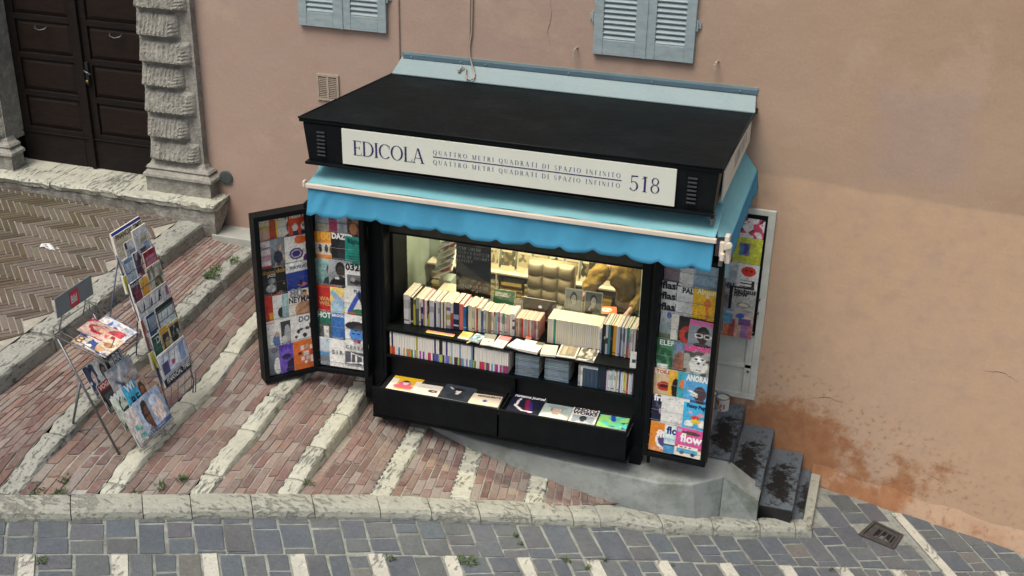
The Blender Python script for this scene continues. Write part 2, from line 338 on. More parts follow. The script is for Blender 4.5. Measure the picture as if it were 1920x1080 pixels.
# ---------------------------------------------------------------- high-contrast serif capitals, as polygons (height 1)
def serif_glyph(ch):
    P = []; T = .13; t = .035; sf = .07
    def V(x, y0=0, y1=1, w=T, s0=1, s1=1):
        P.append([(x - w / 2, y0), (x + w / 2, y0), (x + w / 2, y1), (x - w / 2, y1)])
        if s0: P.append([(x - w / 2 - sf, y0), (x + w / 2 + sf, y0), (x + w / 2 + sf, y0 + t * .8), (x - w / 2 - sf, y0 + t * .8)])
        if s1: P.append([(x - w / 2 - sf, y1 - t * .8), (x + w / 2 + sf, y1 - t * .8), (x + w / 2 + sf, y1), (x - w / 2 - sf, y1)])
    def H(x0, x1, y, h=t): P.append([(x0, y - h / 2), (x1, y - h / 2), (x1, y + h / 2), (x0, y + h / 2)])
    def D(x0, y0, x1, y1, w): P.append([(x0 - w / 2, y0), (x0 + w / 2, y0), (x1 + w / 2, y1), (x1 - w / 2, y1)])
    def A(cx, cy, rx, ry, a0, a1, tk=T, tn=t, n=18):
        for i in range(n):
            q = []
            for a in (a0 + (a1 - a0) * i / n, a0 + (a1 - a0) * (i + 1) / n):
                c, s_ = math.cos(R_(a)), math.sin(R_(a)); q.append(((cx + rx * c, cy + ry * s_), (cx + (rx - tk) * c, cy + (ry - tn) * s_)))
            P.append([q[0][0], q[1][0], q[1][1], q[0][1]])
    def W(x, y0, y1, w=.05): P.append([(x, y0), (x + w, y0), (x + w * .3, y1), (x, y1)]) if y1 > y0 else P.append([(x, y1), (x + w * .3, y1), (x + w, y0), (x, y0)])
    wd = .6
    if ch == 'A': D(.06, 0, .34, 1, .04); D(.68, 0, .36, 1, T); H(.14, .56, .33); H(-.02, .18, .014); H(.54, .82, .014); wd = .78
    elif ch == 'B': V(.13); A(.28, .74, .26, .26, -90, 90, .11); A(.28, .26, .32, .27, -90, 90); H(.13, .3, .98); H(.13, .3, .5); H(.13, .3, .02); wd = .62
    elif ch == 'C': A(.46, .5, .44, .5, 48, 318); P.append([(.74, .68), (.78, .68), (.78, .96), (.74, .86)]); wd = .8
    elif ch == 'D': V(.13); A(.32, .5, .48, .5, -90, 90); H(.13, .34, .985); H(.13, .34, .015); wd = .82
    elif ch == 'E': V(.13); H(.13, .56, .985); H(.13, .46, .52); H(.13, .58, .015); P.append([(.53, .97), (.56, .97), (.57, .76)]); P.append([(.54, .03), (.58, .03), (.61, .27)]); P.append([(.44, .42), (.47, .42), (.47, .62), (.44, .62)]); wd = .62
    elif ch == 'F': V(.13); H(.13, .56, .985); H(.13, .45, .5); P.append([(.53, .97), (.56, .97), (.57, .74)]); wd = .58
    elif ch == 'I': V(.13); wd = .26
    elif ch == 'L': V(.13); H(.13, .56, .015); P.append([(.52, .03), (.56, .03), (.59, .3)]); wd = .6
    elif ch == 'M': V(.10, w=.04); D(.12, 1, .44, 0, T); D(.46, 0, .76, 1, .04); V(.80); wd = .94
    elif ch == 'N': V(.10, w=.04); D(.14, 1, .64, 0, T); V(.68, w=.04, s0=0); wd = .8
    elif ch in 'OQ0':
        A(.45, .5, .43, .5, 0, 360, n=30); wd = .9
        if ch == 'Q': P.append([(.44, .10), (.56, .10), (.90, -.20), (.74, -.22)])
    elif ch == 'P': V(.13); A(.28, .72, .3, .28, -90, 90); H(.13, .3, .985); H(.13, .3, .455); wd = .6
    elif ch == 'R': V(.13); A(.28, .73, .28, .27, -90, 90); H(.13, .3, .985); H(.13, .32, .475); D(.6, 0, .34, .47, T * .9); H(.55, .75, .014); wd = .72
    elif ch == 'S': A(.30, .74, .24, .26, 40, 268, .09); A(.30, .26, .26, .27, -140, 92, .10); P.append([(.5, .72), (.53, .72), (.53, .98)]); P.append([(.05, .28), (.08, .28), (.05, .02)]); wd = .6
    elif ch == 'T': V(.34, s1=0); H(.02, .66, .985); P.append([(.02, 1), (.05, 1), (.01, .76)]); P.append([(.63, 1), (.66, 1), (.67, .76)]); wd = .68
    elif ch == 'U': V(.13, .3, 1, s0=0); V(.62, .3, 1, w=.04, s0=0); A(.35, .32, .285, .32, 180, 360, .09); wd = .76
    elif ch == 'V': D(.10, 1, .40, 0, T); D(.68, 1, .42, 0, .04); H(-.02, .24, .986); H(.58, .78, .986); wd = .76
    elif ch == 'X': D(.08, 1, .60, 0, T); D(.60, 1, .08, 0, .04); wd = .7
    elif ch == 'Z': D(.06, 0, .50, 1, T); H(.06, .58, .985); H(.02, .6, .015); wd = .64
    elif ch == '5': A(.27, .31, .29, .31, -150, 125, .11); V(.13, .5, .95, .035, 0, 0); P.append([(.11, .9), (.5, .92), (.54, 1.0), (.11, .98)]); wd = .62
    elif ch == '1': V(.2); P.append([(.02, .84), (.2, 1), (.2, .95), (.02, .8)]); wd = .38
    elif ch == '8': A(.3, .76, .23, .24, 0, 360, .085); A(.3, .27, .28, .275, 0, 360, .10); wd = .62
    elif ch == '?': A(.25, .76, .22, .24, -80, 170, .09); V(.28, .22, .52, .04, 0, 0); A(.28, .06, .06, .06, 0, 360, .06, .06, 8); wd = .5
    else: wd = .34
    return P, wd
def serif_text(mb, text, org, ux, uz, h, sp=.1, width=None, xs=1.0, space=.36):
    """lays text on the plane org + ux*x + uz*y; ux, uz unit vectors; width = stretch spacing to fill"""
    gs = [serif_glyph(c) for c in text]; org, ux, uz = Vector(org), Vector(ux), Vector(uz)
    tot = sum((space if c == ' ' else g[1]) for c, g in zip(text, gs)) * h * xs
    if width: sp = (width - tot) / (len(text) - 1) / h
    x = 0
    for c, (P, wd) in zip(text, gs):
        if c == ' ': wd = space
        for poly in P: mb.add([org + ux * (x + a * h * xs) + uz * (b * h) for a, b in poly], [tuple(range(len(poly)))])
        x += wd * h * xs + sp * h
    return x

def font_mesh(name, body, size, bold=0, align='LEFT', xs=1.0):
    cu = bpy.data.curves.new(name, 'FONT'); cu.body = body; cu.size = size; cu.offset = bold; cu.align_x = align; cu.resolution_u = 2
    o = bpy.data.objects.new(name, cu); col.objects.link(o); dg = bpy.context.evaluated_depsgraph_get(); dg.update()
    me = bpy.data.meshes.new_from_object(o.evaluated_get(dg)); me.name = name
    bpy.data.objects.remove(o); bpy.data.curves.remove(cu)
    if xs != 1:
        for v in me.vertices: v.co.x *= xs
    return me

# ---------------------------------------------------------------- cover painter: ops in cover coordinates, x right, y up
def paint(ops, nx=26, ny=34, seed=0):
    X, Y = np.meshgrid(np.linspace(0, 1, nx), np.linspace(0, 1, ny)); im = np.ones((ny, nx, 3)) * .7; g = np.random.default_rng(seed)
    def sm(n):
        a = g.random((n + 1, n + 1)); xi, yi = X * n * .999, Y * n * .999; i, j = xi.astype(int), yi.astype(int); fx, fy = xi - i, yi - j
        return a[j, i] * (1 - fx) * (1 - fy) + a[j, i + 1] * fx * (1 - fy) + a[j + 1, i] * (1 - fx) * fy + a[j + 1, i + 1] * fx * fy
    for op in ops.split(';'):
        p = op.split()
        if not p: continue
        k = p[0]
        if k == 'bg': im[:] = hx(p[1])
        elif k == 'g':
            a, b = np.array(hx(p[1])), np.array(hx(p[2])); im[:] = b + (a - b) * Y[..., None]
        elif k == 'r': x0, y0, x1, y1 = map(float, p[1:5]); mk = (X >= x0) & (X <= x1) & (Y >= y0) & (Y <= y1); im[mk] = hx(p[5])
        elif k == 'e': cx, cy, rx, ry = map(float, p[1:5]); mk = ((X - cx) / rx) ** 2 + ((Y - cy) / ry) ** 2 < 1; im[mk] = hx(p[5])
        elif k == 'l':                                                  # thick line
            x0, y0, x1, y1, wd = map(float, p[1:6]); dx, dy = x1 - x0, y1 - y0; t = np.clip(((X - x0) * dx + (Y - y0) * dy) / (dx * dx + dy * dy), 0, 1)
            mk = np.hypot(X - x0 - t * dx, Y - y0 - t * dy) < wd; im[mk] = hx(p[6])
        elif k == 'n': im *= (1 + float(p[1]) * (sm(int(p[2])) - .5))[..., None] if len(p) > 2 else 1
        elif k == 'q':                                                  # photographic mottling: soft colour noise at several scales
            am = float(p[1]); base_ = sm(4) * .4 + sm(9) * .35 + sm(17) * .45 - .6
            im = im * np.clip(1 + am * 4.2 * base_, .18, 1.5)[..., None]
            sp = g.random(X.shape); im[sp > .975] *= .35
        elif k == 'b':                                                  # blobs of a colour: size, threshold
            mk = sm(int(p[1])) > float(p[2]); im[mk] = hx(p[3])
        elif k == 'h':                                                  # head and shoulders: cx cy s skin hair cloth
            cx, cy, s_ = map(float, p[1:4]); sk, ha, cl = [hx(q) for q in p[4:7]]
            im[((X - cx) / (2.0 * s_)) ** 2 + ((Y - cy + 2.35 * s_) / (1.45 * s_)) ** 2 < 1] = cl
            im[(abs(X - cx) < .34 * s_) & (Y > cy - 1.3 * s_) & (Y < cy)] = tuple(q * .8 for q in sk)
            im[((X - cx) / (.86 * s_)) ** 2 + ((Y - cy - .18 * s_) / (1.05 * s_)) ** 2 < 1] = ha
            im[((X - cx - .05 * s_) / (.62 * s_)) ** 2 + ((Y - cy + .1 * s_) / (.82 * s_)) ** 2 < 1] = sk
            for q in (-.22, .3): im[((X - cx - q * s_) / (.13 * s_)) ** 2 + ((Y - cy) / (.08 * s_)) ** 2 < 1] = tuple(z * .25 for z in sk)
            im[((X - cx - .05 * s_) / (.2 * s_)) ** 2 + ((Y - cy + .5 * s_) / (.06 * s_)) ** 2 < 1] = tuple(z * .5 for z in sk)
        elif k == 't':                                                  # lines of small print
            x0, y0, x1, y1 = map(float, p[1:5]); mk = (X >= x0) & (X <= x1) & (Y >= y0) & (Y <= y1) & (np.floor(Y * ny).astype(int) % 2 == 0) & (g.random(X.shape) > .25); im[mk] = im[mk] * .45 + np.array(hx(p[5])) * .55
    return im

def flat_item(name, wd, ht, th, ops, M, title=None, label=None, cat='magazine', group=None, side=(.62, .60, .52), seed=0, mt=None, nx=30, ny=40, warp=.0):
    """magazine, newspaper, postcard: a thin block whose front (local +z) carries the printed grid; title = list of (text, x, y, size, colour, bold)"""
    im = paint(ops, nx, ny, seed); mb = MB()
    wk = random.Random(seed + 7).uniform(.0004, .0016) if cat == 'magazine' else 0
    def zz(x, y): return th + warp * math.sin(x * 3.1) * (1 - y) + wk * math.sin(y * 3.0) * (.4 + .6 * x)
    vs = [(i / (nx - 1) * wd, j / (ny - 1) * ht, zz(i / (nx - 1), j / (ny - 1))) for j in range(ny) for i in range(nx)]
    fs, cs = [], []
    for j in range(ny - 1):
        for i in range(nx - 1):
            q = (j * nx + i, j * nx + i + 1, (j + 1) * nx + i + 1, (j + 1) * nx + i); fs.append(q)
            cs.append([tuple(im[a // nx, a % nx]) for a in q])
    mb.add(vs, fs, cs)
    e = th - .0006
    vb = [(0, 0, 0), (wd, 0, 0), (wd, ht, 0), (0, ht, 0), (0, 0, e), (wd, 0, e), (wd, ht, e), (0, ht, e)]
    mb.add(vb, [(0, 3, 2, 1), (0, 1, 5, 4), (1, 2, 6, 5), (2, 3, 7, 6), (3, 0, 4, 7)], side)
    o = mb.build(name, mt or M_print)
    o.matrix_world = M; tag(o, label, cat, group)
    if title:
        k = MB(); mats = []
        for (tx, x, y, sz, c, *bo) in title:
            me = font_mesh('t', tx, sz * wd * 1.25, (bo[0] if bo else .012) * wd * .6)
            mxw = max(v.co.x for v in me.vertices); fit = min(1, (.97 - x) * wd / mxw) if tx != 'flash' else 1
            for v in me.vertices: v.co.x *= fit
            mtn = 'print_ink_' + c
            mm = mat(mtn, hx(c), .45, 0, .02)
            if mm not in mats: mats.append(mm)
            k.add([(v.co.x + x * wd, v.co.y + y * ht, th + .0026 + warp) for v in me.vertices], [tuple(pp.vertices) for pp in me.polygons], (0, 0, 0), mats.index(mm))
            bpy.data.meshes.remove(me)
        build_local(k, 'title', mats, o)
    return o
def build_local(k, name, mats, parent):
    parent['_local'] = 1; o = k.build(name, mats, parent=parent); del parent['_local']; return o

def frame_M(org, ux, uy):
    """matrix whose local x, y run along ux, uy (z = normal)"""
    ux = Vector(ux).normalized(); uy = Vector(uy); uy = (uy - ux * uy.dot(ux)).normalized(); uz = ux.cross(uy)
    m = Matrix((ux, uy, uz)).transposed().to_4x4(); m.translation = Vector(org); return m

# ================================================================ THE SETTING: ground
KP = [(0, 928), (39, 920), (130, 928), (223, 926), (393, 926), (557, 927), (700, 928), (790, 932), (878, 937), (1017, 942), (1149, 947), (1235, 965), (1420, 972), (1516, 974)]
KERB = [at_st(u, v, .10) for u, v in KP]
KERB[1] = KERB[0].lerp(KERB[2], .3)
dirL = (KERB[4] - KERB[0]).normalized()
KERB = [KERB[0] - dirL * 6, KERB[0] - dirL * 1.5] + KERB
for k, p in enumerate(KERB): p.z = street_z(p.x, p.y) + .10
N_OUT = Vector((.56, -.83, 0)).normalized()
def kerb_y(x):
    for a, b in zip(KERB, KERB[1:]):
        if a.x <= x <= b.x: return a.y + (b.y - a.y) * (x - a.x) / (b.x - a.x)
    return KERB[0].y if x < KERB[0].x else KERB[-1].y
E1 = Vector((.83, .56, 0)).normalized(); E2 = Vector((.56, -.83, 0)).normalized()
def on_st(p, off=0): return Vector((p[0], p[1], street_z(p[0], p[1]) + off))

# street: mortar sheet + raised pavers in one mesh
KW = .20
kf = [p + N_OUT * KW * (1 if i < len(KERB) - 4 else .75) for i, p in enumerate(KERB)]
sm_ = MB(); bm = bmesh.new()
outline = [on_st(p) for p in kf] + [on_st((2.56, -.45)), on_st((2.5, .06)), on_st((14, .06)), on_st((14, -16)), on_st((-16, -16)), on_st((-16, kf[0].y))]
outline = [on_st((p.x - (.04 if i < len(kf) else 0) * .5, p.y + (.06 if i < len(kf) else 0))) for i, p in enumerate(outline)]
vs = [bm.verts.new(p) for p in outline]; bm.faces.new(vs); bmesh.ops.triangulate(bm, faces=bm.faces[:])
bm.verts.index_update(); sm_.add([v.co.copy() for v in bm.verts], [tuple(v.index for v in q.verts) for q in bm.faces]); bm.free()
street = sm_.build('street', M_pavmortar); tag(street, None, None, None, 'structure')

def outside_kerb(p): return p[0] > 2.62 or p[1] < kerb_y(p[0]) - (.19 if p[0] < 1 else .15)
pv = MB(); g = random.Random(11)
inlays = []
O0 = at_st(55, 1042)                                            # where the inlaid white blocks begin
INP = [(-120, 1042), (52, 1041), (224, 1041), (393, 1040), (557, 1041), (704, 1041), (843, 1044), (981, 1048), (1109, 1051), (1240, 1053), (1358, 1058), (1471, 1062), (1577, 1065), (1680, 1069), (1776, 1073), (1873, 1073), (1965, 1078)]
INW = [at_st(u, v) for u, v in INP]
def second_band(p):
    # e2-distance beyond the inlay line
    a = Vector(p).dot(E1); q = [(w_.dot(E1), w_.dot(E2)) for w_ in INW]
    if a <= q[0][0]: l = q[0][1]
    elif a >= q[-1][0]: l = q[-1][1]
    else:
        for (a0, b0), (a1, b1) in zip(q, q[1:]):
            if a0 <= a <= a1: l = b0 + (b1 - b0) * (a - a0) / (a1 - a0)
    return Vector(p).dot(E2) - l
drain_c = at_st(1652, 1003)
strip_a, strip_b = at_st(1679, 964), at_st(1782, 1080)
sdir = (strip_b - strip_a).normalized()
def near_strip(p):
    v_ = Vector((p[0], p[1], 0)) - Vector((strip_a.x, strip_a.y, 0)); t = v_.dot(sdir); dd = (v_ - sdir * t).length
    return t > -.1 and dd < .085 and t < .80
PAL = [(.096, .112, .130), (.102, .114, .127), (.108, .118, .124), (.093, .108, .128), (.104, .108, .116), (.114, .124, .128), (.097, .113, .127)]
def add_paver(cs):
    h_ = .007 + g.uniform(-.002, .004); tl = (g.uniform(-.004, .004), g.uniform(-.004, .004))
    col_ = jit(g.choice(PAL), .10, g)
    if g.random() < .05: col_ = jit((.145, .142, .13), .1, g)
    ce = sum(cs, Vector()) / 4
    mids = []
    for i in range(4):
        c0, c1 = cs[i], cs[(i + 1) % 4]; mids += [c0.lerp(c1, .035), c0.lerp(c1, .5) + (c0.lerp(c1, .5) - ce).normalized() * g.uniform(-.004, .003), c0.lerp(c1, .965)]
    def top(c, k, dz): q = c + (ce - c).normalized() * ((1 - k) * .12); return on_st(q, h_ + tl[0] * (c - ce).x * 4 + tl[1] * (c - ce).y * 4 + dz)
    n_ = 12; V_ = [on_st(c, -.006) for c in mids] + [top(c, .985, -.003) for c in mids] + [top(c, .93, 0) for c in mids]
    F_ = [(i, (i + 1) % n_, n_ + (i + 1) % n_, n_ + i) for i in range(n_)] + [(n_ + i, n_ + (i + 1) % n_, 2 * n_ + (i + 1) % n_, 2 * n_ + i) for i in range(n_)] + [tuple(range(2 * n_, 3 * n_))]
    pv.add(V_, F_, col_)
cw = .223; a = -8.0
while a < 8.5:
    cwid = cw * g.uniform(.86, 1.12); b = -3.2 + g.uniform(-.2, 0)
    while b < 7.5:
        ln = g.choice((.14, .2, .27, .34, .40)) * g.uniform(.85, 1.15)
        p = E1 * (a + cwid / 2) + E2 * (b + ln / 2)
        if -6.5 < p.x < 6.2 and p.y > -7.2 and second_band(p) < .4:
            gap = .0065 + g.uniform(-.003, .006)
            def cn(da, db): return E1 * (a + da) + E2 * (b + db)
            cs = [cn(gap, gap), cn(cwid - gap, gap), cn(cwid - gap, ln - gap), cn(gap, ln - gap)]
            cs = [c + Vector((g.uniform(-.007, .007), g.uniform(-.007, .007), 0)) for c in cs]
            mid_ = [c.lerp(cs[(i + 1) % 4], .5) for i, c in enumerate(cs)]
            ok = all(outside_kerb(c) for c in cs) and all(c.y < -.01 for c in cs)
            if not ok:                                             # trim: shrink towards the street
                nb = 0
                for c in (cs[0], cs[1]):
                    st_ = 0
                    while not (outside_kerb(c) and c.y < -.01) and st_ < 40: c += E2 * .01; st_ += 1
                    nb = max(nb, st_)
                ok = nb < 40 and (cs[3] - cs[0]).dot(E2) > .04 and (cs[2] - cs[1]).dot(E2) > .04 and all(outside_kerb(c) and c.y < -.005 for c in cs)
            if ok and (Vector((p.x, p.y, 0)) - Vector((drain_c.x, drain_c.y, 0))).length < .17: ok = False
            if ok and any(near_strip(c) for c in cs + [p]): ok = near_strip(p) is False and sum(near_strip(c) for c in cs) < 3
            sbd = [second_band(c) for c in cs]
            if ok:
                if min(sbd[0], sbd[1]) > -.03: ok = False
                for i_ in (2, 3):
                    if sbd[i_] > -.012: cs[i_] -= E2 * (sbd[i_] + .012)
            if ok: add_paver(cs)
        b += ln
    a += cwid
for w0, w1 in zip(INW, INW[1:]):                               # second band: stones between the inlaid blocks
    span = (w1 - w0).dot(E1); nc = 2 if g.random() < .55 else 3; cwid = (span - .125) / nc
    for ci in range(nc):
        b = .0
        while b < .95:
            ln = g.choice((.16, .22, .3, .36)) * g.uniform(.85, 1.15); lo_ = w0.lerp(w1, (.0625 + cwid * ci + cwid / 2) / span)
            o_ = lo_ - E1 * (cwid / 2); gp_ = .007 + g.uniform(-.003, .005)
            cs = [o_ + E1 * gp_ + E2 * (b + gp_), o_ + E1 * (cwid - gp_) + E2 * (b + gp_), o_ + E1 * (cwid - gp_) + E2 * (b + ln - gp_), o_ + E1 * gp_ + E2 * (b + ln - gp_)]
            cs = [c + Vector((g.uniform(-.006, .006), g.uniform(-.006, .006), 0)) for c in cs]
            if all(c.y < -.01 for c in cs) and not any(near_strip(c) for c in cs): add_paver(cs)
            b += ln
pav = pv.build('paving_stones', M_paver, parent=street)
st_in = MB(); 
for w_ in INW:
    l_ = .9; hw = g.uniform(.052, .06); dv = E2
    cs = [w_ - E1 * hw, w_ + E1 * hw * g.uniform(.9, 1.1), w_ + E1 * hw + dv * l_, w_ - E1 * hw + dv * l_]
    n_ = 10
    for i in range(n_):
        q = [cs[0].lerp(cs[3], i / n_), cs[1].lerp(cs[2], i / n_), cs[1].lerp(cs[2], (i + 1) / n_), cs[0].lerp(cs[3], (i + 1) / n_)]
        if i == 0: q[0] += dv * g.uniform(0, .012); q[1] += dv * g.uniform(0, .02)
        st_in.add([on_st(c, .016) for c in q], [(0, 1, 2, 3)])
    st_in.add([on_st(cs[0], -.01), on_st(cs[1], -.01), on_st(cs[1], .016), on_st(cs[0], .016), on_st(cs[2], -.01), on_st(cs[2], .016), on_st(cs[3], -.01), on_st(cs[3], .016)], [(0, 1, 2, 3), (1, 4, 5, 2), (6, 0, 3, 7)])
sn = Vector((-sdir.y, sdir.x, 0)) * .05
for i in range(14):
    p0 = strip_a + sdir * (i * .10); p1 = strip_a + sdir * (i * .10 + .0995)
    st_in.add([on_st(p0 - sn, .014), on_st(p1 - sn, .014), on_st(p1 + sn, .014), on_st(p0 + sn, .014)], [(0, 1, 2, 3)])
st_in.build('inlaid_white_stone', M_inlay, parent=street)

# kerb: separate long stones with rounded noses
kj = [-60, 132, 265, 355, 468, 583, 705, 800, 890, 985, 1062, 1112, 1232, 1330, 1420, 1486, 1516]
kerb = MB()
segs = []
acc = [0]
for a_, b_ in zip(KERB, KERB[1:]): acc.append(acc[-1] + (b_ - a_).length)
def kp(s):
    s = max(0, min(acc[-1] - 1e-4, s))
    for i in range(len(acc) - 1):
        if acc[i] <= s <= acc[i + 1]:
            t = (s - acc[i]) / (acc[i + 1] - acc[i]); return KERB[i].lerp(KERB[i + 1], t), min(i, len(KERB) - 2)
def s_of_u(u):
    us = [q[0] for q in KP]
    for i in range(len(us) - 1):
        if us[i] <= u <= us[i + 1]: return acc[i + 2] + (acc[i + 3] - acc[i + 2]) * (u - us[i]) / (us[i + 1] - us[i])
    return acc[2] + (u / 170) * .7 if u < 0 else acc[-1]
cuts = [0, 1.1, 2.2, 3.4, 4.6, 5.5] + [s_of_u(u) for u in kj]
cuts = sorted(c for c in set(cuts))
def kprof(wd): return [(0, -.10), (0, 0), (wd * .35, .002), (wd * .68, -.004), (wd * .84, -.016), (wd * .95, -.042), (wd, -.08), (wd * 1.0, -.16)]
for c0, c1 in zip(cuts, cuts[1:]):
    if c1 - c0 < .05: continue
    n_ = max(3, int((c1 - c0) / .05)); rows = []
    off = g.uniform(-.006, .006); offz = g.uniform(-.004, .005)
    for i in range(n_ + 1):
        s = c0 + .0035 + (c1 - c0 - .007) * i / n_; p, ii = kp(s)
        nn = N_OUT if p.x < 1.3 else N_OUT.lerp(Vector((.35, -.94, 0)), min(1, (p.x - 1.3) / .6)).normalized()
        wd = KW if p.x < 1.0 else KW - .05 * min(1, (p.x - 1.0) / .5)
        endr = .007 if i in (0, n_) else 0
        rows.append([p + nn * (q[0] + off + g.uniform(-.003, .003)) + Vector((0, 0, q[1] + offz + g.uniform(-.003, .002) - endr)) for q in kprof(wd)])
    m_ = len(rows[0]); V_ = [q for r_ in rows for q in r_]
    kerb.add(V_, [(i * m_ + j, (i + 1) * m_ + j, (i + 1) * m_ + j + 1, i * m_ + j + 1) for i in range(n_) for j in range(m_ - 1)] + [tuple(range(m_)), tuple(n_ * m_ + j for j in range(m_))[::-1]])
tag(kerb.build('kerb', M_kerb, smooth=False), None, None, None, 'structure')
# end of the kerb, running back to the wall beside the steps
ke = MB(); e0 = KERB[-1]; 
for (y0, y1) in ((-.86, -.45), (-.44, .05)):
    ke.box((2.545, y0, -.95), (2.645, y1, -.60), jitv=.004)

# ---------------------------------------------------------------- stairs: long ramped steps with stone noses
NOS = {  # wall-end control (pixel, height), kerb-end pixel, crest pixels, riser-foot pixels
    'L': ((393, 407, 1.205), None, [(393, 407), (0, 705)], [(388, 440), (0, 740)]),
    'Z': ((468, 477, 1.0), (36, 922), [(468, 477), (413, 527), (360, 578), (181, 749), (135, 796), (86, 853), (36, 922)], [(469, 501), (416, 547), (360, 603), (181, 766), (127, 828), (80, 871), (36, 924)]),
    'A': ((475, 622, .64), (223, 924), [(475, 622), (452, 656), (400, 724), (353, 766), (296, 832), (270, 858), (223, 924)], [(478, 638), (449, 667), (400, 737), (355, 780), (297, 842), (275, 866), (223, 926)]),
    'B': ((576, 696, .43), (393, 926), [(576, 696), (550, 724), (525, 752), (473, 821), (436, 862), (393, 926)], [(577, 708), (551, 737), (527, 764), (479, 829), (440, 868), (393, 928)]),
    'C': ((696, 716, .26), (557, 927), [(696, 716), (657, 776), (598, 858), (557, 927)], [(698, 744), (659, 802), (601, 875), (557, 929)]),
    'D': ((789, 825, .01), (730, 929), [(789, 825), (756, 881), (730, 929)], [(790, 829), (757, 885), (730, 930)]),
    'E': ((901, 858, -.10), (878, 936), [(901, 858), (878, 936)], [(901, 860), (878, 937)]),
    'F': ((1029, 893, -.215), (1017, 942), [(1029, 893), (1017, 942)], [(1029, 895), (1017, 943)]),
}
TS = 26
prof = {}
for k, (wp, kpix, top, foot) in NOS.items():
    Wp = at_z(*wp)
    if kpix: Kp = at_st(kpix[0], kpix[1], .10)
    else: Kp = at_z(0, 705, 1.10)
    d_ = Kp - Wp; d_.z = 0; L_ = d_.length; d_.normalize(); n_ = (d_.y, -d_.x, 0)
    tp = sorted(((at_pl(u, v, Wp, n_) - Wp).dot(d_), at_pl(u, v, Wp, n_).z) for u, v in top)
    fp = sorted(((at_pl(u, v, Wp, n_) - Wp).dot(d_), at_pl(u, v, Wp, n_).z) for u, v in foot)
    t0 = (Wp.y + .0) / d_.y * -1 if abs(d_.y) > .1 else 0          # reaches y = 0
    if k in 'DEF': t0 = -.6
    t1 = L_ + .05 if kpix else L_ + 2.0
    def lerp_l(ls, t):
        if t <= ls[0][0]: return ls[0][1]
        if t >= ls[-1][0]: return ls[-1][1] if kpix else ls[-1][1] + (t - ls[-1][0]) * -.03
        for (a0, b0), (a1, b1) in zip(ls, ls[1:]):
            if a0 <= t <= a1: return b0 + (b1 - b0) * (t - a0) / max(1e-6, a1 - a0)
    pts = []
    for i in range(TS + 1):
        t = t0 + (t1 - t0) * i / TS; P_ = Wp + d_ * t; zt, zf = lerp_l(tp, t), lerp_l(fp, t)
        pts.append((Vector((P_.x, P_.y, zt)), Vector((P_.x, P_.y, min(zf, zt - .004)))))
    prof[k] = pts
stairs = thing('stairs', None, None, (-1, -2, 0)); stairs['kind'] = 'structure'
ORD = ['L', 'Z', 'A', 'B', 'C', 'D', 'E', 'F']
NW = .165
gg = random.Random(5)
for k in ORD:
    mb = MB(); P_ = prof[k]; wdt = .26 if k == 'L' else NW
    # stones of varying length along the nose
    cuts = [0]
    while cuts[-1] < TS: cuts.append(min(TS, cuts[-1] + gg.choice((3, 4, 5, 6))))
    for c0, c1 in zip(cuts, cuts[1:]):
        if c1 - c0 < 1: continue
        sub_ = (c1 - c0) * 3; rows = []; ox = gg.uniform(-.006, .006); oz = gg.uniform(-.004, .004)
        for i in range(sub_ + 1):
            x = c0 + (c1 - c0) * i / sub_; x = max(c0 + .05, min(c1 - .05, x)); a_ = int(min(TS - 1, x)); t = x - a_
            tp = P_[a_][0].lerp(P_[a_ + 1][0], t); ft = P_[a_][1].lerp(P_[a_ + 1][1], t); h_ = tp.z - ft.z
            r_ = min(.03, h_ * .5); j = lambda s=.004: gg.uniform(-s, s)
            er = .014 if i in (0, sub_) else 0
            w2 = wdt * (1 + .06 * math.sin(i * 1.7))
            rows.append([Vector((ft.x + .006 + ox, ft.y, ft.z - .12)), Vector((tp.x + .006 + ox + j(), tp.y, ft.z + j(.002))), Vector((tp.x + ox + j() - er, tp.y, tp.z - r_ * 1.1 + oz + j(.002))), Vector((tp.x - r_ * .35 + ox + j(), tp.y, tp.z - r_ * .3 + oz - er)),
                         Vector((tp.x - r_ * 1.1 + ox, tp.y, tp.z + oz + j(.0025) - er)), Vector((tp.x - w2 * .55 + ox, tp.y, tp.z + .002 + oz + j(.003) - er)), Vector((tp.x - w2 + .01 + j(), tp.y, tp.z + oz - .002 + j(.002) - er)), Vector((tp.x - w2 + j(.002), tp.y, tp.z - .10))])
        m_ = len(rows[0])
        mb.add([q for r in rows for q in r], [(i * m_ + q, i * m_ + q + 1, (i + 1) * m_ + q + 1, (i + 1) * m_ + q) for i in range(sub_) for q in range(m_ - 1)] + [tuple(range(m_))[::-1], tuple(sub_ * m_ + q for q in range(m_))])
    mb.build('nosing_stone', M_trav_old if k in 'LZ' else M_trav, parent=stairs)
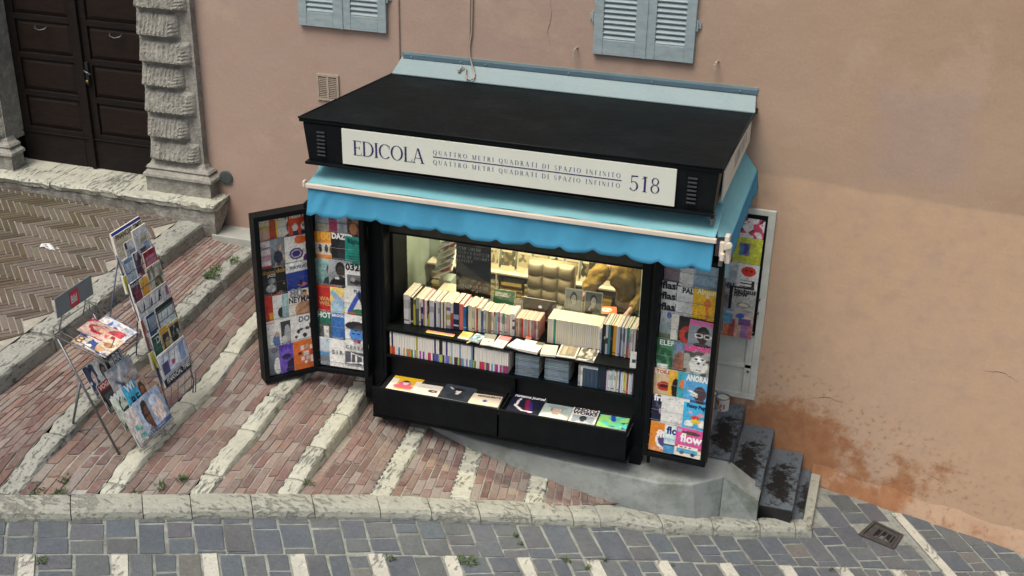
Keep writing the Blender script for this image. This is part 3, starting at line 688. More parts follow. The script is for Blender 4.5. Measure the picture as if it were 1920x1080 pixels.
# treads: mortar bed + bricks laid along the step
BR = [(.235, .145, .115), (.195, .115, .098), (.26, .175, .14), (.225, .16, .132), (.18, .125, .108), (.29, .215, .175), (.22, .132, .112), (.165, .10, .085)]
tm = MB(); tb = MB()
def treadpt(k0, k1, t, s):
    a_ = prof[k0]; b_ = prof[k1]; i = t * TS; ii = int(min(TS - 1, i)); f_ = i - ii
    A = a_[ii][1].lerp(a_[ii + 1][1], f_) + Vector((.008, 0, 0)); B = b_[ii][0].lerp(b_[ii + 1][0], f_) - Vector((NW - .002, 0, .004))
    return A.lerp(B, s)
for k0, k1 in zip(ORD, ORD[1:] + ['G']):
    if k1 == 'G':
        prof['G'] = [(Vector((p[0].x + .75, max(p[0].y, kerb_y(p[0].x + .62) + .02), p[0].z - .10)), p[1]) for p in prof['F']]
    tm.grid(lambda u, v: treadpt(k0, k1, v, u) - Vector((0, 0, .005)), 6, 26)
    Lt = (treadpt(k0, k1, 1, .5) - treadpt(k0, k1, 0, .5)).length; Wt = (treadpt(k0, k1, .6, 1) - treadpt(k0, k1, .6, 0)).length
    rows = max(3, round(Wt / .078)); bl = .27
    for r_ in range(rows):
        t = -gg.random() * bl / Lt
        while t < 1:
            l_ = bl * gg.uniform(.75, 1.12) / Lt; g0, g1 = max(0.001, t + .006 / Lt), min(.999, t + l_ - .006 / Lt)
            if g1 - g0 > .01:
                s0, s1 = (r_ + .075) / rows, (r_ + .925) / rows; dz = gg.uniform(.001, .006); c = jit(gg.choice(BR), .14, gg)
                if gg.random() < .16: c = mixc(c, (.33, .30, .26), .65)
                j = lambda: gg.uniform(-.004, .004)
                q = [treadpt(k0, k1, g0 + j() / Lt, s0 + j() * 1.5), treadpt(k0, k1, g0 + j() / Lt, s1 + j() * 1.5), treadpt(k0, k1, g1 + j() / Lt, s1 + j() * 1.5), treadpt(k0, k1, g1 + j() / Lt, s0 + j() * 1.5)]
                ce = sum(q, Vector()) / 4; tz = [Vector((0, 0, dz + gg.uniform(-.002, .002))) for _ in q]
                V_ = [p - Vector((0, 0, .01)) for p in q] + [p + z_ - Vector((0, 0, .002)) for p, z_ in zip(q, tz)] + [ce + (p - ce) * .9 + z_ for p, z_ in zip(q, tz)]
                tb.add(V_, [(i, (i + 1) % 4, 4 + (i + 1) % 4, 4 + i) for i in range(4)] + [(4 + i, 4 + (i + 1) % 4, 8 + (i + 1) % 4, 8 + i) for i in range(4)] + [(8, 9, 10, 11)], c)
            t += l_
tm.build('mortar_bed', M_mortar, parent=stairs)
tb.build('tread_bricks', M_brick, parent=stairs)

# ---------------------------------------------------------------- landing in herringbone brick
def land_z(x, y): return 1.20 - .030 * (x + 3.75) + .030 * (y + .2)
def land_edge_x(y):
    a_, b_ = prof['L'][0][0], prof['L'][-1][0]; t = (y - a_.y) / (b_.y - a_.y); return a_.x + (b_.x - a_.x) * t - .255
M_landmortar = mat('pale_landing_mortar', (.36, .34, .28), .8, 0, .25, 9, .4, 60, dirt=(.17, .15, .10), dirt_scale=1.3, dirt_amt=.7)
lm = MB(); lm.add([(-14, .3, land_z(-14, .3) - .006), (land_edge_x(.3), .3, land_z(-3.9, .3) - .006), (land_edge_x(-6), -6, land_z(-3.9, -6) - .006), (-14, -6, land_z(-14, -6) - .006)], [(0, 3, 2, 1)])
landing = lm.build('landing', M_landmortar); tag(landing, None, None, None, 'structure')
hb = MB(); Wd, n_ = .058, 5; ca, sa = math.cos(R_(-45)), math.sin(R_(-45)); g2 = random.Random(3)
ph = [g2.uniform(0, 6) for _ in range(8)]
def lf(x, y): return .5 + .25 * math.sin(x * 1.3 + ph[0] + math.sin(y * 1.1)) + .25 * math.sin(y * 1.7 + ph[1] + math.sin(x * .9 + 2))
for i in range(-95, 95):
    for j_ in range(-16, 16):
        bx, by = i + n_ * j_, i - n_ * j_
        for (x0, y0, x1, y1) in ((bx, by, bx + n_, by + 1), (bx, by + 1, bx + 1, by + 1 + n_)):
            cxm, cym = (x0 + x1) / 2 * Wd, (y0 + y1) / 2 * Wd; X_, Y_ = cxm * ca - cym * sa - 5.5, cxm * sa + cym * ca - 2.2
            if not (-9 < X_ < land_edge_x(Y_) - .03 and -5.5 < Y_ < -.12): continue
            gp = .10; q = []
            for (qx, qy) in ((x0 + gp, y0 + gp), (x1 - gp, y0 + gp), (x1 - gp, y1 - gp), (x0 + gp, y1 - gp)):
                qx, qy = qx * Wd, qy * Wd; X1, Y1 = qx * ca - qy * sa - 5.5, qx * sa + qy * ca - 2.2; X1 = min(X1, land_edge_x(Y1) - .004); q.append(Vector((X1, Y1, land_z(X1, Y1))))
            mo = lf(X_, Y_); c = g2.choice([(.112, .088, .066), (.10, .082, .064), (.125, .098, .076), (.108, .080, .060)])
            c = mixc(c, (.095, .078, .038), max(0, min(.7, (mo - .35) * 1.3)) if X_ < -4.6 else .1); c = jit(c, .2, g2)
            if X_ > -4.9 + .5 * math.sin(Y_ * 2) and g2.random() < .75: c = mixc(c, (.22, .19, .165), .4)
            dz = g2.uniform(0, .004); ce = sum(q, Vector()) / 4
            V_ = [p - Vector((0, 0, .01)) for p in q] + [p + Vector((0, 0, dz)) for p in q]
            hb.add(V_, [(i2, (i2 + 1) % 4, 4 + (i2 + 1) % 4, 4 + i2) for i2 in range(4)] + [(4, 5, 6, 7)], c)
hb.build('herringbone_bricks', M_landbrick, parent=landing)

# ---------------------------------------------------------------- concrete base of the kiosk with a ramped corner, and the side steps
def solid(poly_top, zb, name, mt, parent=None, bevel=.012):
    """closed block from a ring of top points down to zb"""
    mb = MB(); n = len(poly_top); bot = [Vector((p[0], p[1], zb)) for p in poly_top]; tp = [Vector(p) for p in poly_top]
    mb.add(bot + tp, [tuple(range(n))[::-1], tuple(range(n, 2 * n))] + [(i, (i + 1) % n, n + (i + 1) % n, n + i) for i in range(n)])
    return mb.build(name, mt, parent=parent, bevel=bevel, seg=3)
cbase = thing('concrete_base', None, None, (.4, -.8, 0)); cbase['kind'] = 'structure'
# plan of the slab at z = 0; its front face leans outward to the foot
top_ring = [(-1.32, -.02, 0), (-1.32, -1.0, 0), (-1.0, -1.30, -.0), (-.35, -1.43, 0), (.45, -1.50, 0), (1.34, -1.545, 0), (1.62, -1.46, -.005), (1.86, -1.23, -.02), (1.86, -.02, 0)]
bot_ring = [(-1.32, -.02, -.4), (-1.32, -1.02, -.4), (-1.0, -1.32, -.4), (-.35, -1.47, -.5), (.45, -1.56, -.6), (1.33, -1.585, -.7), (1.72, -1.44, -.75), (1.865, -1.28, -.8), (1.862, -.02, -.8)]
mb = MB(); n_ = len(top_ring); cen = (.6, -.7, 0)
mb.add([*bot_ring, *top_ring], [tuple(range(n_, 2 * n_))] + [(i, (i + 1) % n_, n_ + (i + 1) % n_, n_ + i) for i in range(n_)])
mb.build('slab', M_concrete, parent=cbase, bevel=.018, seg=3)
# ramped corner in front of the second and third mats
rp = MB()
rp.add([(1.855, -1.235, -.025), (2.17, -1.19, -.235), (2.17, -1.155, -.50), (1.86, -1.30, -.48), (1.855, -.95, -.03), (2.17, -.95, -.235)], [(0, 1, 5, 4), (0, 3, 2, 1), (3, 0, 4)])
rp.build('ramp_corner', M_concrete, parent=cbase)
for (x0, x1, z, yf) in ((1.865, 2.16, -.205, -1.02), (2.16, 2.455, -.415, -1.0), (2.455, 2.56, -.59, -.92)):
    MB().box((x0, yf, -.95), (x1, .03, z)).build('side_step', M_concrete, parent=cbase, bevel=.008)
ke.build('step_end_stone', M_kerb, parent=cbase, bevel=.01)

# grey cement slab at the head of the stairs, by the wall
MB().box((-3.62, -.27, .86), (-2.62, .02, 1.085), jitv=.004).build('head_slab', M_concrete2, parent=stairs, bevel=.01)
# cement patch under the inner left door and an extra strip beside the kiosk
mb = MB(); mb.add([(-1.60, -1.0, .28), (-1.43, -1.0, .275), (-1.43, -.1, .30), (-1.60, -.1, .31), (-1.60, -1.0, .1), (-1.43, -1.0, .1), (-1.43, -.1, .1), (-1.6, -.1, .1)], [(0, 1, 2, 3), (4, 5, 1, 0), (5, 6, 2, 1), (7, 4, 0, 3)])
mb.build('cement_strip', M_concrete2, parent=stairs)

# ---------------------------------------------------------------- mats on the side steps
def rubber_mat(ring, label, dark=None, riser=None):
    t_ = thing('step_mat', label, 'mat', ring[0], 'ribbed mats on the side steps')
    mb = MB(); tp = [Vector(p) + Vector((0, 0, .009)) for p in ring]; n = len(tp)
    mb.add([*[Vector(p) + Vector((0, 0, .001)) for p in ring], *tp], [tuple(range(n, 2 * n))] + [(i, (i + 1) % n, n + (i + 1) % n, n + i) for i in range(n)])
    mb.build('mat_surface', M_mat2, parent=t_)
    xr = max(p[0] for p in ring) + .0015; yr = min(p[1] for p in ring)
    MB().box((xr, yr + .01, ring[0][2] - .19), (xr + .004, -.012, ring[0][2] - .002)).build('side_flap', M_mat, parent=t_)
    if riser: MB().box(*riser).build('riser_flap', M_matdark, parent=t_)
    return t_
rubber_mat([(1.62, -.99, 0), (1.862, -1.0, 0), (1.866, -.01, 0), (1.64, -.01, 0)], 'blue grey rubber mat on the topmost side step')
rubber_mat([(1.868, -1.03, -.203), (2.163, -1.02, -.203), (2.163, -.01, -.203), (1.868, -.01, -.203)], 'worn blue grey rubber mat with black stain on the second side step')
rubber_mat([(2.168, -.99, -.413), (2.458, -.99, -.413), (2.458, -.01, -.413), (2.168, -.01, -.413)], 'heavily blackened rubber mat on the third side step, with dark front flap', riser=((2.17, -1.016, -.56), (2.455, -1.002, -.405)))
rubber_mat([(2.462, -.93, -.588), (2.555, -.93, -.588), (2.555, -.01, -.588), (2.462, -.01, -.588)], 'narrow rubber mat strip on the lowest side step beside the kerb end')

# drain
dr = thing('drain_grate', 'rusty iron drain grate with four slots set in the grey paving by the wall', 'drain', on_st(drain_c))
q4 = [at_st(u, v, .012) for u, v in ((1609, 1003), (1638, 977), (1694, 1004), (1676, 1031))]
ce = sum(q4, Vector()) / 4
mb = MB()
def qp(a_, b_, z_=0): p = q4[0].lerp(q4[3], a_).lerp(q4[1].lerp(q4[2], a_), b_); return p + Vector((0, 0, z_))
def qbar(mb, a0, a1, b0, b1, z0, z1):
    mb.add([qp(a0, b0, z0), qp(a1, b0, z0), qp(a1, b1, z0), qp(a0, b1, z0), qp(a0, b0, z1), qp(a1, b0, z1), qp(a1, b1, z1), qp(a0, b1, z1)], [(0, 3, 2, 1), (4, 5, 6, 7), (0, 1, 5, 4), (1, 2, 6, 5), (2, 3, 7, 6), (3, 0, 4, 7)])
for a0, a1, b0, b1 in ((0, 1, 0, .09), (0, 1, .91, 1), (0, .09, .09, .91), (.91, 1, .09, .91)): qbar(mb, a0, a1, b0, b1, -.02, .012)
mb.build('frame', M_iron, parent=dr)
mb = MB()
sl_ = [.26, .36, .42, .52, .58, .68, .74, .84]
qbar(mb, .11, .24, .11, .89, -.01, .004); qbar(mb, .84, .89, .11, .89, -.01, .004)
edges = [.24, .30, .42, .47, .58, .63, .74, .79, .84]
for i in range(0, 8, 2):
    qbar(mb, edges[i], edges[i + 1], .11, .89, -.01, .004)
for i in range(1, 8, 2):
    qbar(mb, edges[i], edges[i + 1], .11, .26, -.01, .004); qbar(mb, edges[i], edges[i + 1], .74, .89, -.01, .004)
mb.build('cover', M_iron, parent=dr)
mb = MB(); qbar(mb, .095, .905, .095, .905, -.0115, -.0102); mb.build('pit', M_dark, parent=dr)  # dark plate just above the street sheet, coloured as the unlit drain depth

# manhole-like round caps on the stairs and the landing
def cap(p, r_, name, label):
    t_ = thing(name, label, 'cover', p); mb = MB(); n = 24
    ring = [Vector(p) + Vector((math.cos(2 * math.pi * i / n) * r_, math.sin(2 * math.pi * i / n) * r_, 0)) for i in range(n)]
    mb.prism(ring, (0, 0, .012)); mb.build('lid', M_iron, parent=t_, bevel=.003)
    mb = MB(); mb.tube([p_ + Vector((0, 0, .013)) for p_ in [Vector(p) + Vector((math.cos(2 * math.pi * i / n) * r_ * .8, math.sin(2 * math.pi * i / n) * r_ * .8, 0)) for i in range(n)]], .004, 5, closed=True); mb.build('rim', M_iron, parent=t_)
cap(at_z(143, 700, .785), .055, 'access_cap', 'small round iron cap in the brick step behind the magazine stand')
cap(at_z(3, 334, land_z(-6.1, -.25) + .004), .05, 'access_cap', 'small round iron cap in the herringbone landing by the door step')

# ---------------------------------------------------------------- weeds (uncountable)
wd = MB(); g3 = random.Random(21)
def tuft(c, r_, n, hgt=.035):
    for _ in range(n):
        a_ = g3.uniform(0, 6.28); q = math.sqrt(g3.random()) * r_; b0 = Vector((c[0] + math.cos(a_) * q, c[1] + math.sin(a_) * q, c[2])); a2 = g3.uniform(0, 6.28); ln = hgt * g3.uniform(.5, 1.3)
        t1 = Vector((math.cos(a2) * ln * .8, math.sin(a2) * ln * .8, ln * g3.uniform(.4, 1))); sd_ = Vector((-math.sin(a2), math.cos(a2), 0)) * g3.uniform(.003, .007)
        cc = jit(g3.choice([(.055, .095, .022), (.075, .12, .03), (.04, .07, .02)]), .25, g3)
        wd.add([b0 - sd_ * .4, b0 + t1 * .5 + sd_, b0 + t1, b0 + t1 * .5 - sd_, b0 + sd_ * .4], [(0, 4, 1, 3), (3, 1, 2)], cc)
for (u, v, z, r_, n_) in ((65, 822, .63, .05, 130), (38, 850, .60, .05, 110), (12, 868, .58, .05, 90), (55, 905, .57, .05, 120), (20, 886, .58, .04, 60), (60, 921, .56, .06, 60), (90, 855, .58, .03, 40), (88, 875, .56, .02, 20), (118, 902, .55, .03, 40), (105, 925, .53, .05, 40), (342, 900, .40, .03, 26), (300, 915, .41, .04, 20), (345, 862, .40, .025, 20), (252, 925, .43, .03, 14), (398, 917, .33, .02, 18),
                          (395, 518, .97, .05, 80), (405, 508, .97, .04, 50), (440, 492, .98, .04, 46), (130, 832, .59, .03, 20), (580, 905, .22, .02, 14), (3, 905, .57, .05, 80), (20, 842, .62, .04, 40)):
    tuft(at_z(u, v, z + .005), r_ * 1.5, int(n_ * 1.6), .05)
for (u, v, r_, n_) in ((80, 1052, .045, 60), (880, 1053, .07, 110), (862, 1052, .05, 60), (730, 1048, .04, 40), (1060, 1052, .04, 40), (1100, 1066, .04, 30), (1206, 984, .025, 34), (968, 1005, .02, 30), (975, 1020, .02, 16), (1135, 1052, .03, 26), (1258, 1060, .03, 20), (1560, 1070, .03, 16)):
    tuft(at_st(u, v, .004), r_, n_, .028)
tag(wd.build('weeds', M_leaf), 'green weeds growing in the joints of the steps and paving', 'weeds', None, 'stuff')
# paper litter
lt = MB(); c = at_z(96, 468, land_z(-4.6, -2) + .006); g4 = random.Random(2)
lt.grid(lambda u, v: c + Vector((-.11 + .24 * u, -.035 + .10 * v * (1 - .5 * u), .010 + .035 * abs(math.sin(u * 7 + v * 3)) * (1 - u))), 8, 5, (.62, .62, .6))
tag(lt.build('crumpled_paper', M_paper), 'crumpled white paper scrap lying on the herringbone landing', 'litter')

# ================================================================ THE BUILDING
bld = thing('building', 'ochre and pink plastered building with a carved stone doorway and blue grey shutters', 'building', (0, .2, 0))
DX0, DX1 = -6.11, -4.33                                        # door opening
mb = MB()
for (x0, x1, z0, z1) in ((DX1 + .02, -3.0, -1.4, 6.2), (-3.0, 9.0, -1.4, 6.2), (-14, DX0 - .02, -1.4, 6.2), (DX0 - .02, DX1 + .02, 4.3, 6.2)):
    mb.add([(x0, 0, z0), (x1, 0, z0), (x1, 0, z1), (x0, 0, z1)], [(0, 1, 2, 3)])
mb.box((-14, .62, -1.4), (9, .9, 6.2)); mb.add([(-14, 0, 6.2), (9, 0, 6.2), (9, .9, 6.2), (-14, .9, 6.2)], [(0, 1, 2, 3)]); mb.add([(9, 0, -1.4), (9, .9, -1.4), (9, .9, 6.2), (9, 0, 6.2)], [(0, 1, 2, 3)])
mb.build('wall', M_plaster, parent=bld)
g9 = random.Random(31)
for (pts_) in ([(2.62, -.55), (2.75, -.60), (2.86, -.62), (2.92, -.68)], [(3.02, -.70), (3.12, -.69), (3.25, -.73), (3.33, -.80), (3.45, -.82)], [(2.45, .2), (2.6, .24), (2.78, .2)], [(3.6, -.40), (3.7, -.43), (3.78, -.5)], [(-2.4, 1.95), (-2.36, 1.8), (-2.42, 1.62), (-2.37, 1.5)], [(-.2, 3.75), (-.18, 3.55), (-.21, 3.4), (-.17, 3.25)], [(4.2, .7), (4.05, .78), (3.9, .76)]):
    L1, L2 = [], []; n_ = 24
    for i in range(n_ + 1):
        f_ = i / n_ * (len(pts_) - 1); k = min(int(f_), len(pts_) - 2); f_ -= k; x = pts_[k][0] * (1 - f_) + pts_[k + 1][0] * f_ + g9.uniform(-.006, .006); z = pts_[k][1] * (1 - f_) + pts_[k + 1][1] * f_ + g9.uniform(-.006, .006)
        w_ = .0022 * (1 - abs(2 * i / n_ - 1)) + .0008; L1.append((x - w_ * .6, -.0015, z + w_)); L2.append((x + w_ * .6, -.0015, z - w_))
    mb = MB(); mb.add(L1 + L2, [(i, i + 1, n_ + 2 + i, n_ + 1 + i) for i in range(n_)]); mb.build('plaster_crack', mat('crack_shadow_brown', (.10, .055, .035), .9, 0, .2), parent=bld)
# lumpy foot of the wall, following the sloping street
mb = MB(); g5 = random.Random(9)
nfx = 70
ft = [[], [], [], []]
for i in range(nfx + 1):
    x = 2.56 + 6 * i / nfx; z = street_z(x, 0); k = .035 + .02 * math.sin(i * .9) + g5.uniform(-.008, .008)
    ft[0].append((x, -.001, z + .17 + k)); ft[1].append((x, -.012 - k * .2, z + .08 + k)); ft[2].append((x, -.028 - k * .5, z + .02)); ft[3].append((x, -.03 - k * .6, z - .05))
V_ = [p for r in ft for p in r]
mb.add(V_, [(j * (nfx + 1) + i, (j + 1) * (nfx + 1) + i, (j + 1) * (nfx + 1) + i + 1, j * (nfx + 1) + i + 1) for j in range(3) for i in range(nfx)])
mb.build('wall_foot', M_plaster, parent=bld, smooth=True)

def rough_block(x0, x1, z0, z1, yf, dpt, seed, name='stone_block', boss=.085):
    """rusticated block: furrowed pillow face, steep underside"""
    g6 = np.random.default_rng(seed); nx, nz = 40, 14; f1 = g6.random((nz + 2, nx + 2)); mb = MB()
    prof_z = lambda t: (min(1, t / .13)) ** .55 * (1 - .62 * max(0, t - .2)) * min(1, (1 - t) / .10) ** .6
    prof_x = lambda s: min(1, s / .035) ** .7 * (min(1, (1 - s) / .14) ** .8)
    def fn(s, t):
        i, j = int(s * nx), int(t * nz); fl = .011 * math.sin(s * 66 + .8 * math.sin(t * 5 + f1[2, 3] * 6)) * (.4 + .6 * f1[j % 5, i]) * (1 if s < .84 else .2) + (.006 * math.sin(t * 40) if s > .8 else 0)
        return (x0 + (x1 - x0) * s, yf - (boss * prof_z(t) + fl + .007 * (f1[j, i] - .5)) * prof_x(s) * (prof_z(t) ** .3 if 0 < t < 1 else 0), z0 + (z1 - z0) * t + .008 * (f1[i % 9, 2] - .5))
    mb.grid(fn, nx, nz)
    mb.box((x0, yf, z0), (x1, yf + dpt, z1))
    return mb
def pilaster(x0, x1, seed, mirror=False):
    mb = MB(); mb.box((x0, -.085, 1.70), (x1, .30, 4.3)); mb.build('pilaster_shaft', M_portal, parent=bld)
    z = 1.755; k = 0
    while z < 4.0:
        h_ = .245 + .02 * ((k * 7) % 3 - 1); short = k % 2 == 1
        xa, xb = x0 + .012, x1 - (.03 if not short else .13)
        if mirror: xa, xb = x0 + (.03 if not short else .13), x1 - .012
        rough_block(xa, xb, z, z + h_ - .012, -.088, .02, seed + k).build('rusticated_block', M_portal, parent=bld, smooth=False)
        z += h_ + (.012); k += 1
    # moulded base
    mb = MB(); pr = [(-.085, 1.76), (-.10, 1.74), (-.115, 1.715), (-.15, 1.70), (-.165, 1.68), (-.15, 1.66), (-.17, 1.645), (-.20, 1.625), (-.205, 1.60), (-.175, 1.585), (-.175, 1.40)]
    n = len(pr); xl = [x0 - (a_ + .085) * -.55 - .0 for a_, b_ in pr]
    A = [(x0 + (a_ + .085) * .5, a_, b_) for a_, b_ in pr]; B = [(x1 - (a_ + .085) * 1.1, a_, b_) for a_, b_ in pr]; B2 = [(q[0], .02, q[2]) for q in B]; A2 = [(q[0], .2, q[2]) for q in A]
    V_ = A2 + A + B + B2
    mb.add(V_, [(k_ * n + i, k_ * n + i + 1, (k_ + 1) * n + i + 1, (k_ + 1) * n + i) for k_ in range(3) for i in range(n - 1)])
    mb.build('pilaster_base', M_portal, parent=bld)
pilaster(-4.335, -3.74, 10)
pilaster(-6.80, -6.105, 40, True)
# door step: two worn slabs over a rough course
g7 = random.Random(4)
def worn(x0, x1, y0, y1, z0, z1, nx=30, r_=.03, amp=.008):
    mb = MB(); rows = []
    for i in range(nx + 1):
        x = x0 + (x1 - x0) * i / nx; j = lambda a_=amp: g7.uniform(-a_, a_)
        rows.append([(x, y1, z1), (x, y0 + r_ * 2, z1 + j(amp * .4)), (x, y0 + r_ * .6 + j(), z1 - .005 + j(amp * .4)), (x, y0 + j() * 1.5, z1 - r_ + j()), (x, y0 + .01 + j() * 1.5, (z0 + z1) / 2 + j()), (x, y0 + .03 + j() * 1.5, z0)])
    m_ = 6; mb.add([q for r in rows for q in r], [(i * m_ + k, (i + 1) * m_ + k, (i + 1) * m_ + k + 1, i * m_ + k + 1) for i in range(nx) for k in range(m_ - 1)] + [tuple(range(m_)), tuple(nx * m_ + k for k in range(m_))[::-1]])
    return mb
for a_, b_ in ((-7.4, -5.46), (-5.45, -3.53)):
    worn(a_, b_, -.33, .22, 1.345, 1.43).build('door_step_slab', M_trav, parent=bld)
worn(-7.4, -3.56, -.285, .1, 1.05, 1.345, 50, .02, .014).build('step_course', M_portal, parent=bld)
# threshold inside the reveal and lintel side
MB().box((DX0, .2, 1.3), (DX1, .5, 1.425)).build('threshold', M_trav_old, parent=bld)
# door
door = thing('door', None, None, (0, 0, 0)); door.parent = bld; door.location = (-5.22, 0, 1.43); 
DOORW = wloc(door)
def leaf(x0, x1, lockside):
    YD = .20; mb = MB(); st = .10; z0, z1 = 1.435, 4.3
    mb.box((x0, YD + .03, z0), (x1, YD + .07, z1))                       # backing
    kick = 1.435 + .33
    rails = [kick, kick + .33 + .05, kick + .78, kick + 1.18, kick + 1.58, kick + 1.98, kick + 2.4]
    mb.box((x0, YD, z0), (x0 + st, YD + .03, z1)); mb.box((x1 - st, YD, z0), (x1, YD + .03, z1))
    mb.box((x0 + st, YD - .004, z0), (x1 - st, YD + .03, kick - .03)); mb.box((x0 + st, YD - .002, kick - .03), (x1 - st, YD + .03, kick + .05))
    lo = kick + .05; pz = []
    while lo < 4.2:
        hi = lo + .345; pz.append((lo, hi)); mb.box((x0 + st, YD - .001, hi), (x1 - st, YD + .03, hi + .062)); lo = hi + .062
    o = mb.build('door_leaf', M_wood, parent=door, bevel=.004)
    mp = MB()
    for a_, b_ in pz:
        c0 = (x0 + st, YD + .028, a_); s_ = .045
        mp.add([(x0 + st, YD + .026, a_), (x1 - st, YD + .026, a_), (x1 - st, YD + .026, b_), (x0 + st, YD + .026, b_), (x0 + st + s_, YD + .008, a_ + s_), (x1 - st - s_, YD + .008, a_ + s_), (x1 - st - s_, YD + .008, b_ - s_), (x0 + st + s_, YD + .008, b_ - s_)],
               [(4, 5, 6, 7), (0, 1, 5, 4), (1, 2, 6, 5), (2, 3, 7, 6), (3, 0, 4, 7)])
    mp.build('door_panel', M_wood_panel, parent=door)
    # plate rail (drip line) above the kick board
    MB().box((x0 + .002, YD - .016, kick - .012), (x1 - .002, YD - .003, kick + .002)).build('drip_rail', M_wood, parent=door, bevel=.003)
    zc = 2.93; xc = (x0 + x1) / 2 - .0
    mb = MB(); mb.tube([(xc - .07, YD - .01, zc), (xc - .06, YD - .045, zc - .02), (xc, YD - .055, zc - .035), (xc + .06, YD - .045, zc - .02), (xc + .07, YD - .01, zc)], .006, 6)
    mb.build('handle', M_steel, parent=door, smooth=True)
leaf(-6.105, -5.245, 1); leaf(-5.235, -4.34, 0)
MB().box((-5.265, .165, 1.437), (-5.215, .199, 4.3)).build('cover_strip', M_wood, parent=door, bevel=.004)
mb = MB(); mb.box((-5.20, .17, 2.36), (-5.165, .199, 2.60)); mb.build('lock_plate', M_dark, parent=door)
mb = MB(); mb.tube([(-5.185, .165, 2.52), (-5.185, .13, 2.52), (-5.11, .125, 2.49)], .009, 6); mb.build('latch_lever', M_steel, parent=door, smooth=True)
mb = MB(); mb.tube([(-5.183, .168, 2.40), (-5.183, .15, 2.40)], .018, 12); mb.build('lock_knob', mat('aged_brass', (.22, .16, .06), .4, .7, .1), parent=door, smooth=True)

# louvred shutters, hinges, holders
def shutter(x0, x1, xm, zb, zt=4.9):
    for (a_, b_) in ((x0, xm - .004), (xm + .004, x1)):
        st = .085; mb = MB(); Y0, Y1 = -.045, -.004
        mb.box((a_, Y0, zb), (a_ + st, Y1, zt)); mb.box((b_ - st, Y0, zb), (b_, Y1, zt)); mb.box((a_ + st, Y0 + .002, zb), (b_ - st, Y1, zb + .135))
        mb.build('shutter_leaf', M_shutter, parent=bld, bevel=.004)
        z = zb + .145; ms = MB()
        while z < zt:
            ms.add([(a_ + st, -.040, z), (b_ - st, -.040, z), (b_ - st, -.012, z + .040), (a_ + st, -.012, z + .040), (a_ + st, -.036, z - .010), (b_ - st, -.036, z - .010), (b_ - st, -.008, z + .030), (a_ + st, -.008, z + .030)],
                   [(0, 1, 2, 3), (7, 6, 5, 4), (4, 5, 1, 0), (3, 2, 6, 7)]); z += .046
        ms.build('louvre_slats', M_shutter, parent=bld)
    MB().box((xm - .014, -.052, zb), (xm + .014, -.046, zt)).build('shutter_meeting_strip', M_shutter, parent=bld, bevel=.002)
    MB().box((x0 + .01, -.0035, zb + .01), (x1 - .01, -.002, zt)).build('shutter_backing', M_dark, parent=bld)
    for x, s_ in ((x0, -1), (x1, 1)):
        mb = MB(); mb.tube([(x + s_ * .012, -.03, zb + .28), (x + s_ * .012, -.03, zb + .37)], .009, 8); mb.box((x + min(0, s_ * .04), -.02, zb + .30), (x + max(0, s_ * .04), -.003, zb + .35)); mb.build('shutter_hinge', M_shutter, parent=bld)
shutter(.214, 1.100, .671, 3.27); shutter(-2.618, -1.735, -2.177, 3.268)
for x, z in ((.055, 3.262), (1.297, 3.265)):
    mb = MB(); mb.tube([(x + .012, -.001, z + .04), (x + .006, -.05, z + .045), (x, -.075, z + .03)], .008, 6); mb.box((x - .014, -.082, z - .035), (x + .010, -.066, z + .028)); mb.build('shutter_holder', M_beige, parent=bld, bevel=.002)
# vents
mb = MB(); X0, X1, Z0, Z1 = -2.478, -2.250, 2.555, 2.81
for a_ in ((X0, X1, Z0, Z0 + .022), (X0, X1, Z1 - .022, Z1), (X0, X0 + .02, Z0 + .022, Z1 - .022), (X1 - .02, X1, Z0 + .022, Z1 - .022), ((X0 + X1) / 2 - .01, (X0 + X1) / 2 + .01, Z0 + .022, Z1 - .022)):
    mb.box((a_[0], -.018, a_[2]), (a_[1], -.001, a_[3]))
for k in range(11):
    z = Z0 + .03 + k * .018; mb.box((X0 + .02, -.014, z), (X1 - .02, -.004, z + .009))
mb.build('vent_grille', M_beige, parent=bld); MB().box((X0 + .01, -.0025, Z0 + .01), (X1 - .01, -.0015, Z1 - .01)).build('vent_opening', mat('brown_vent_backing', (.16, .13, .10), .9), parent=bld)  # opening is a flat brown sheet, darker than the grille
mb = MB(); c = Vector((-3.55, -.02, 1.617)); n = 28
ring = [c + Vector((math.cos(2 * math.pi * i / n) * .072, .018, math.sin(2 * math.pi * i / n) * .072)) for i in range(n)]
mb.prism(ring, (0, -.022, 0)); 
for k in range(-5, 6):
    hw = math.sqrt(max(0, .062 ** 2 - (k * .011) ** 2)); mb.box((c.x - hw, c.y - .010, c.z + k * .011), (c.x + hw, c.y - .0045, c.z + k * .011 + .005))
mb.build('round_vent_cover', M_disc, parent=bld)
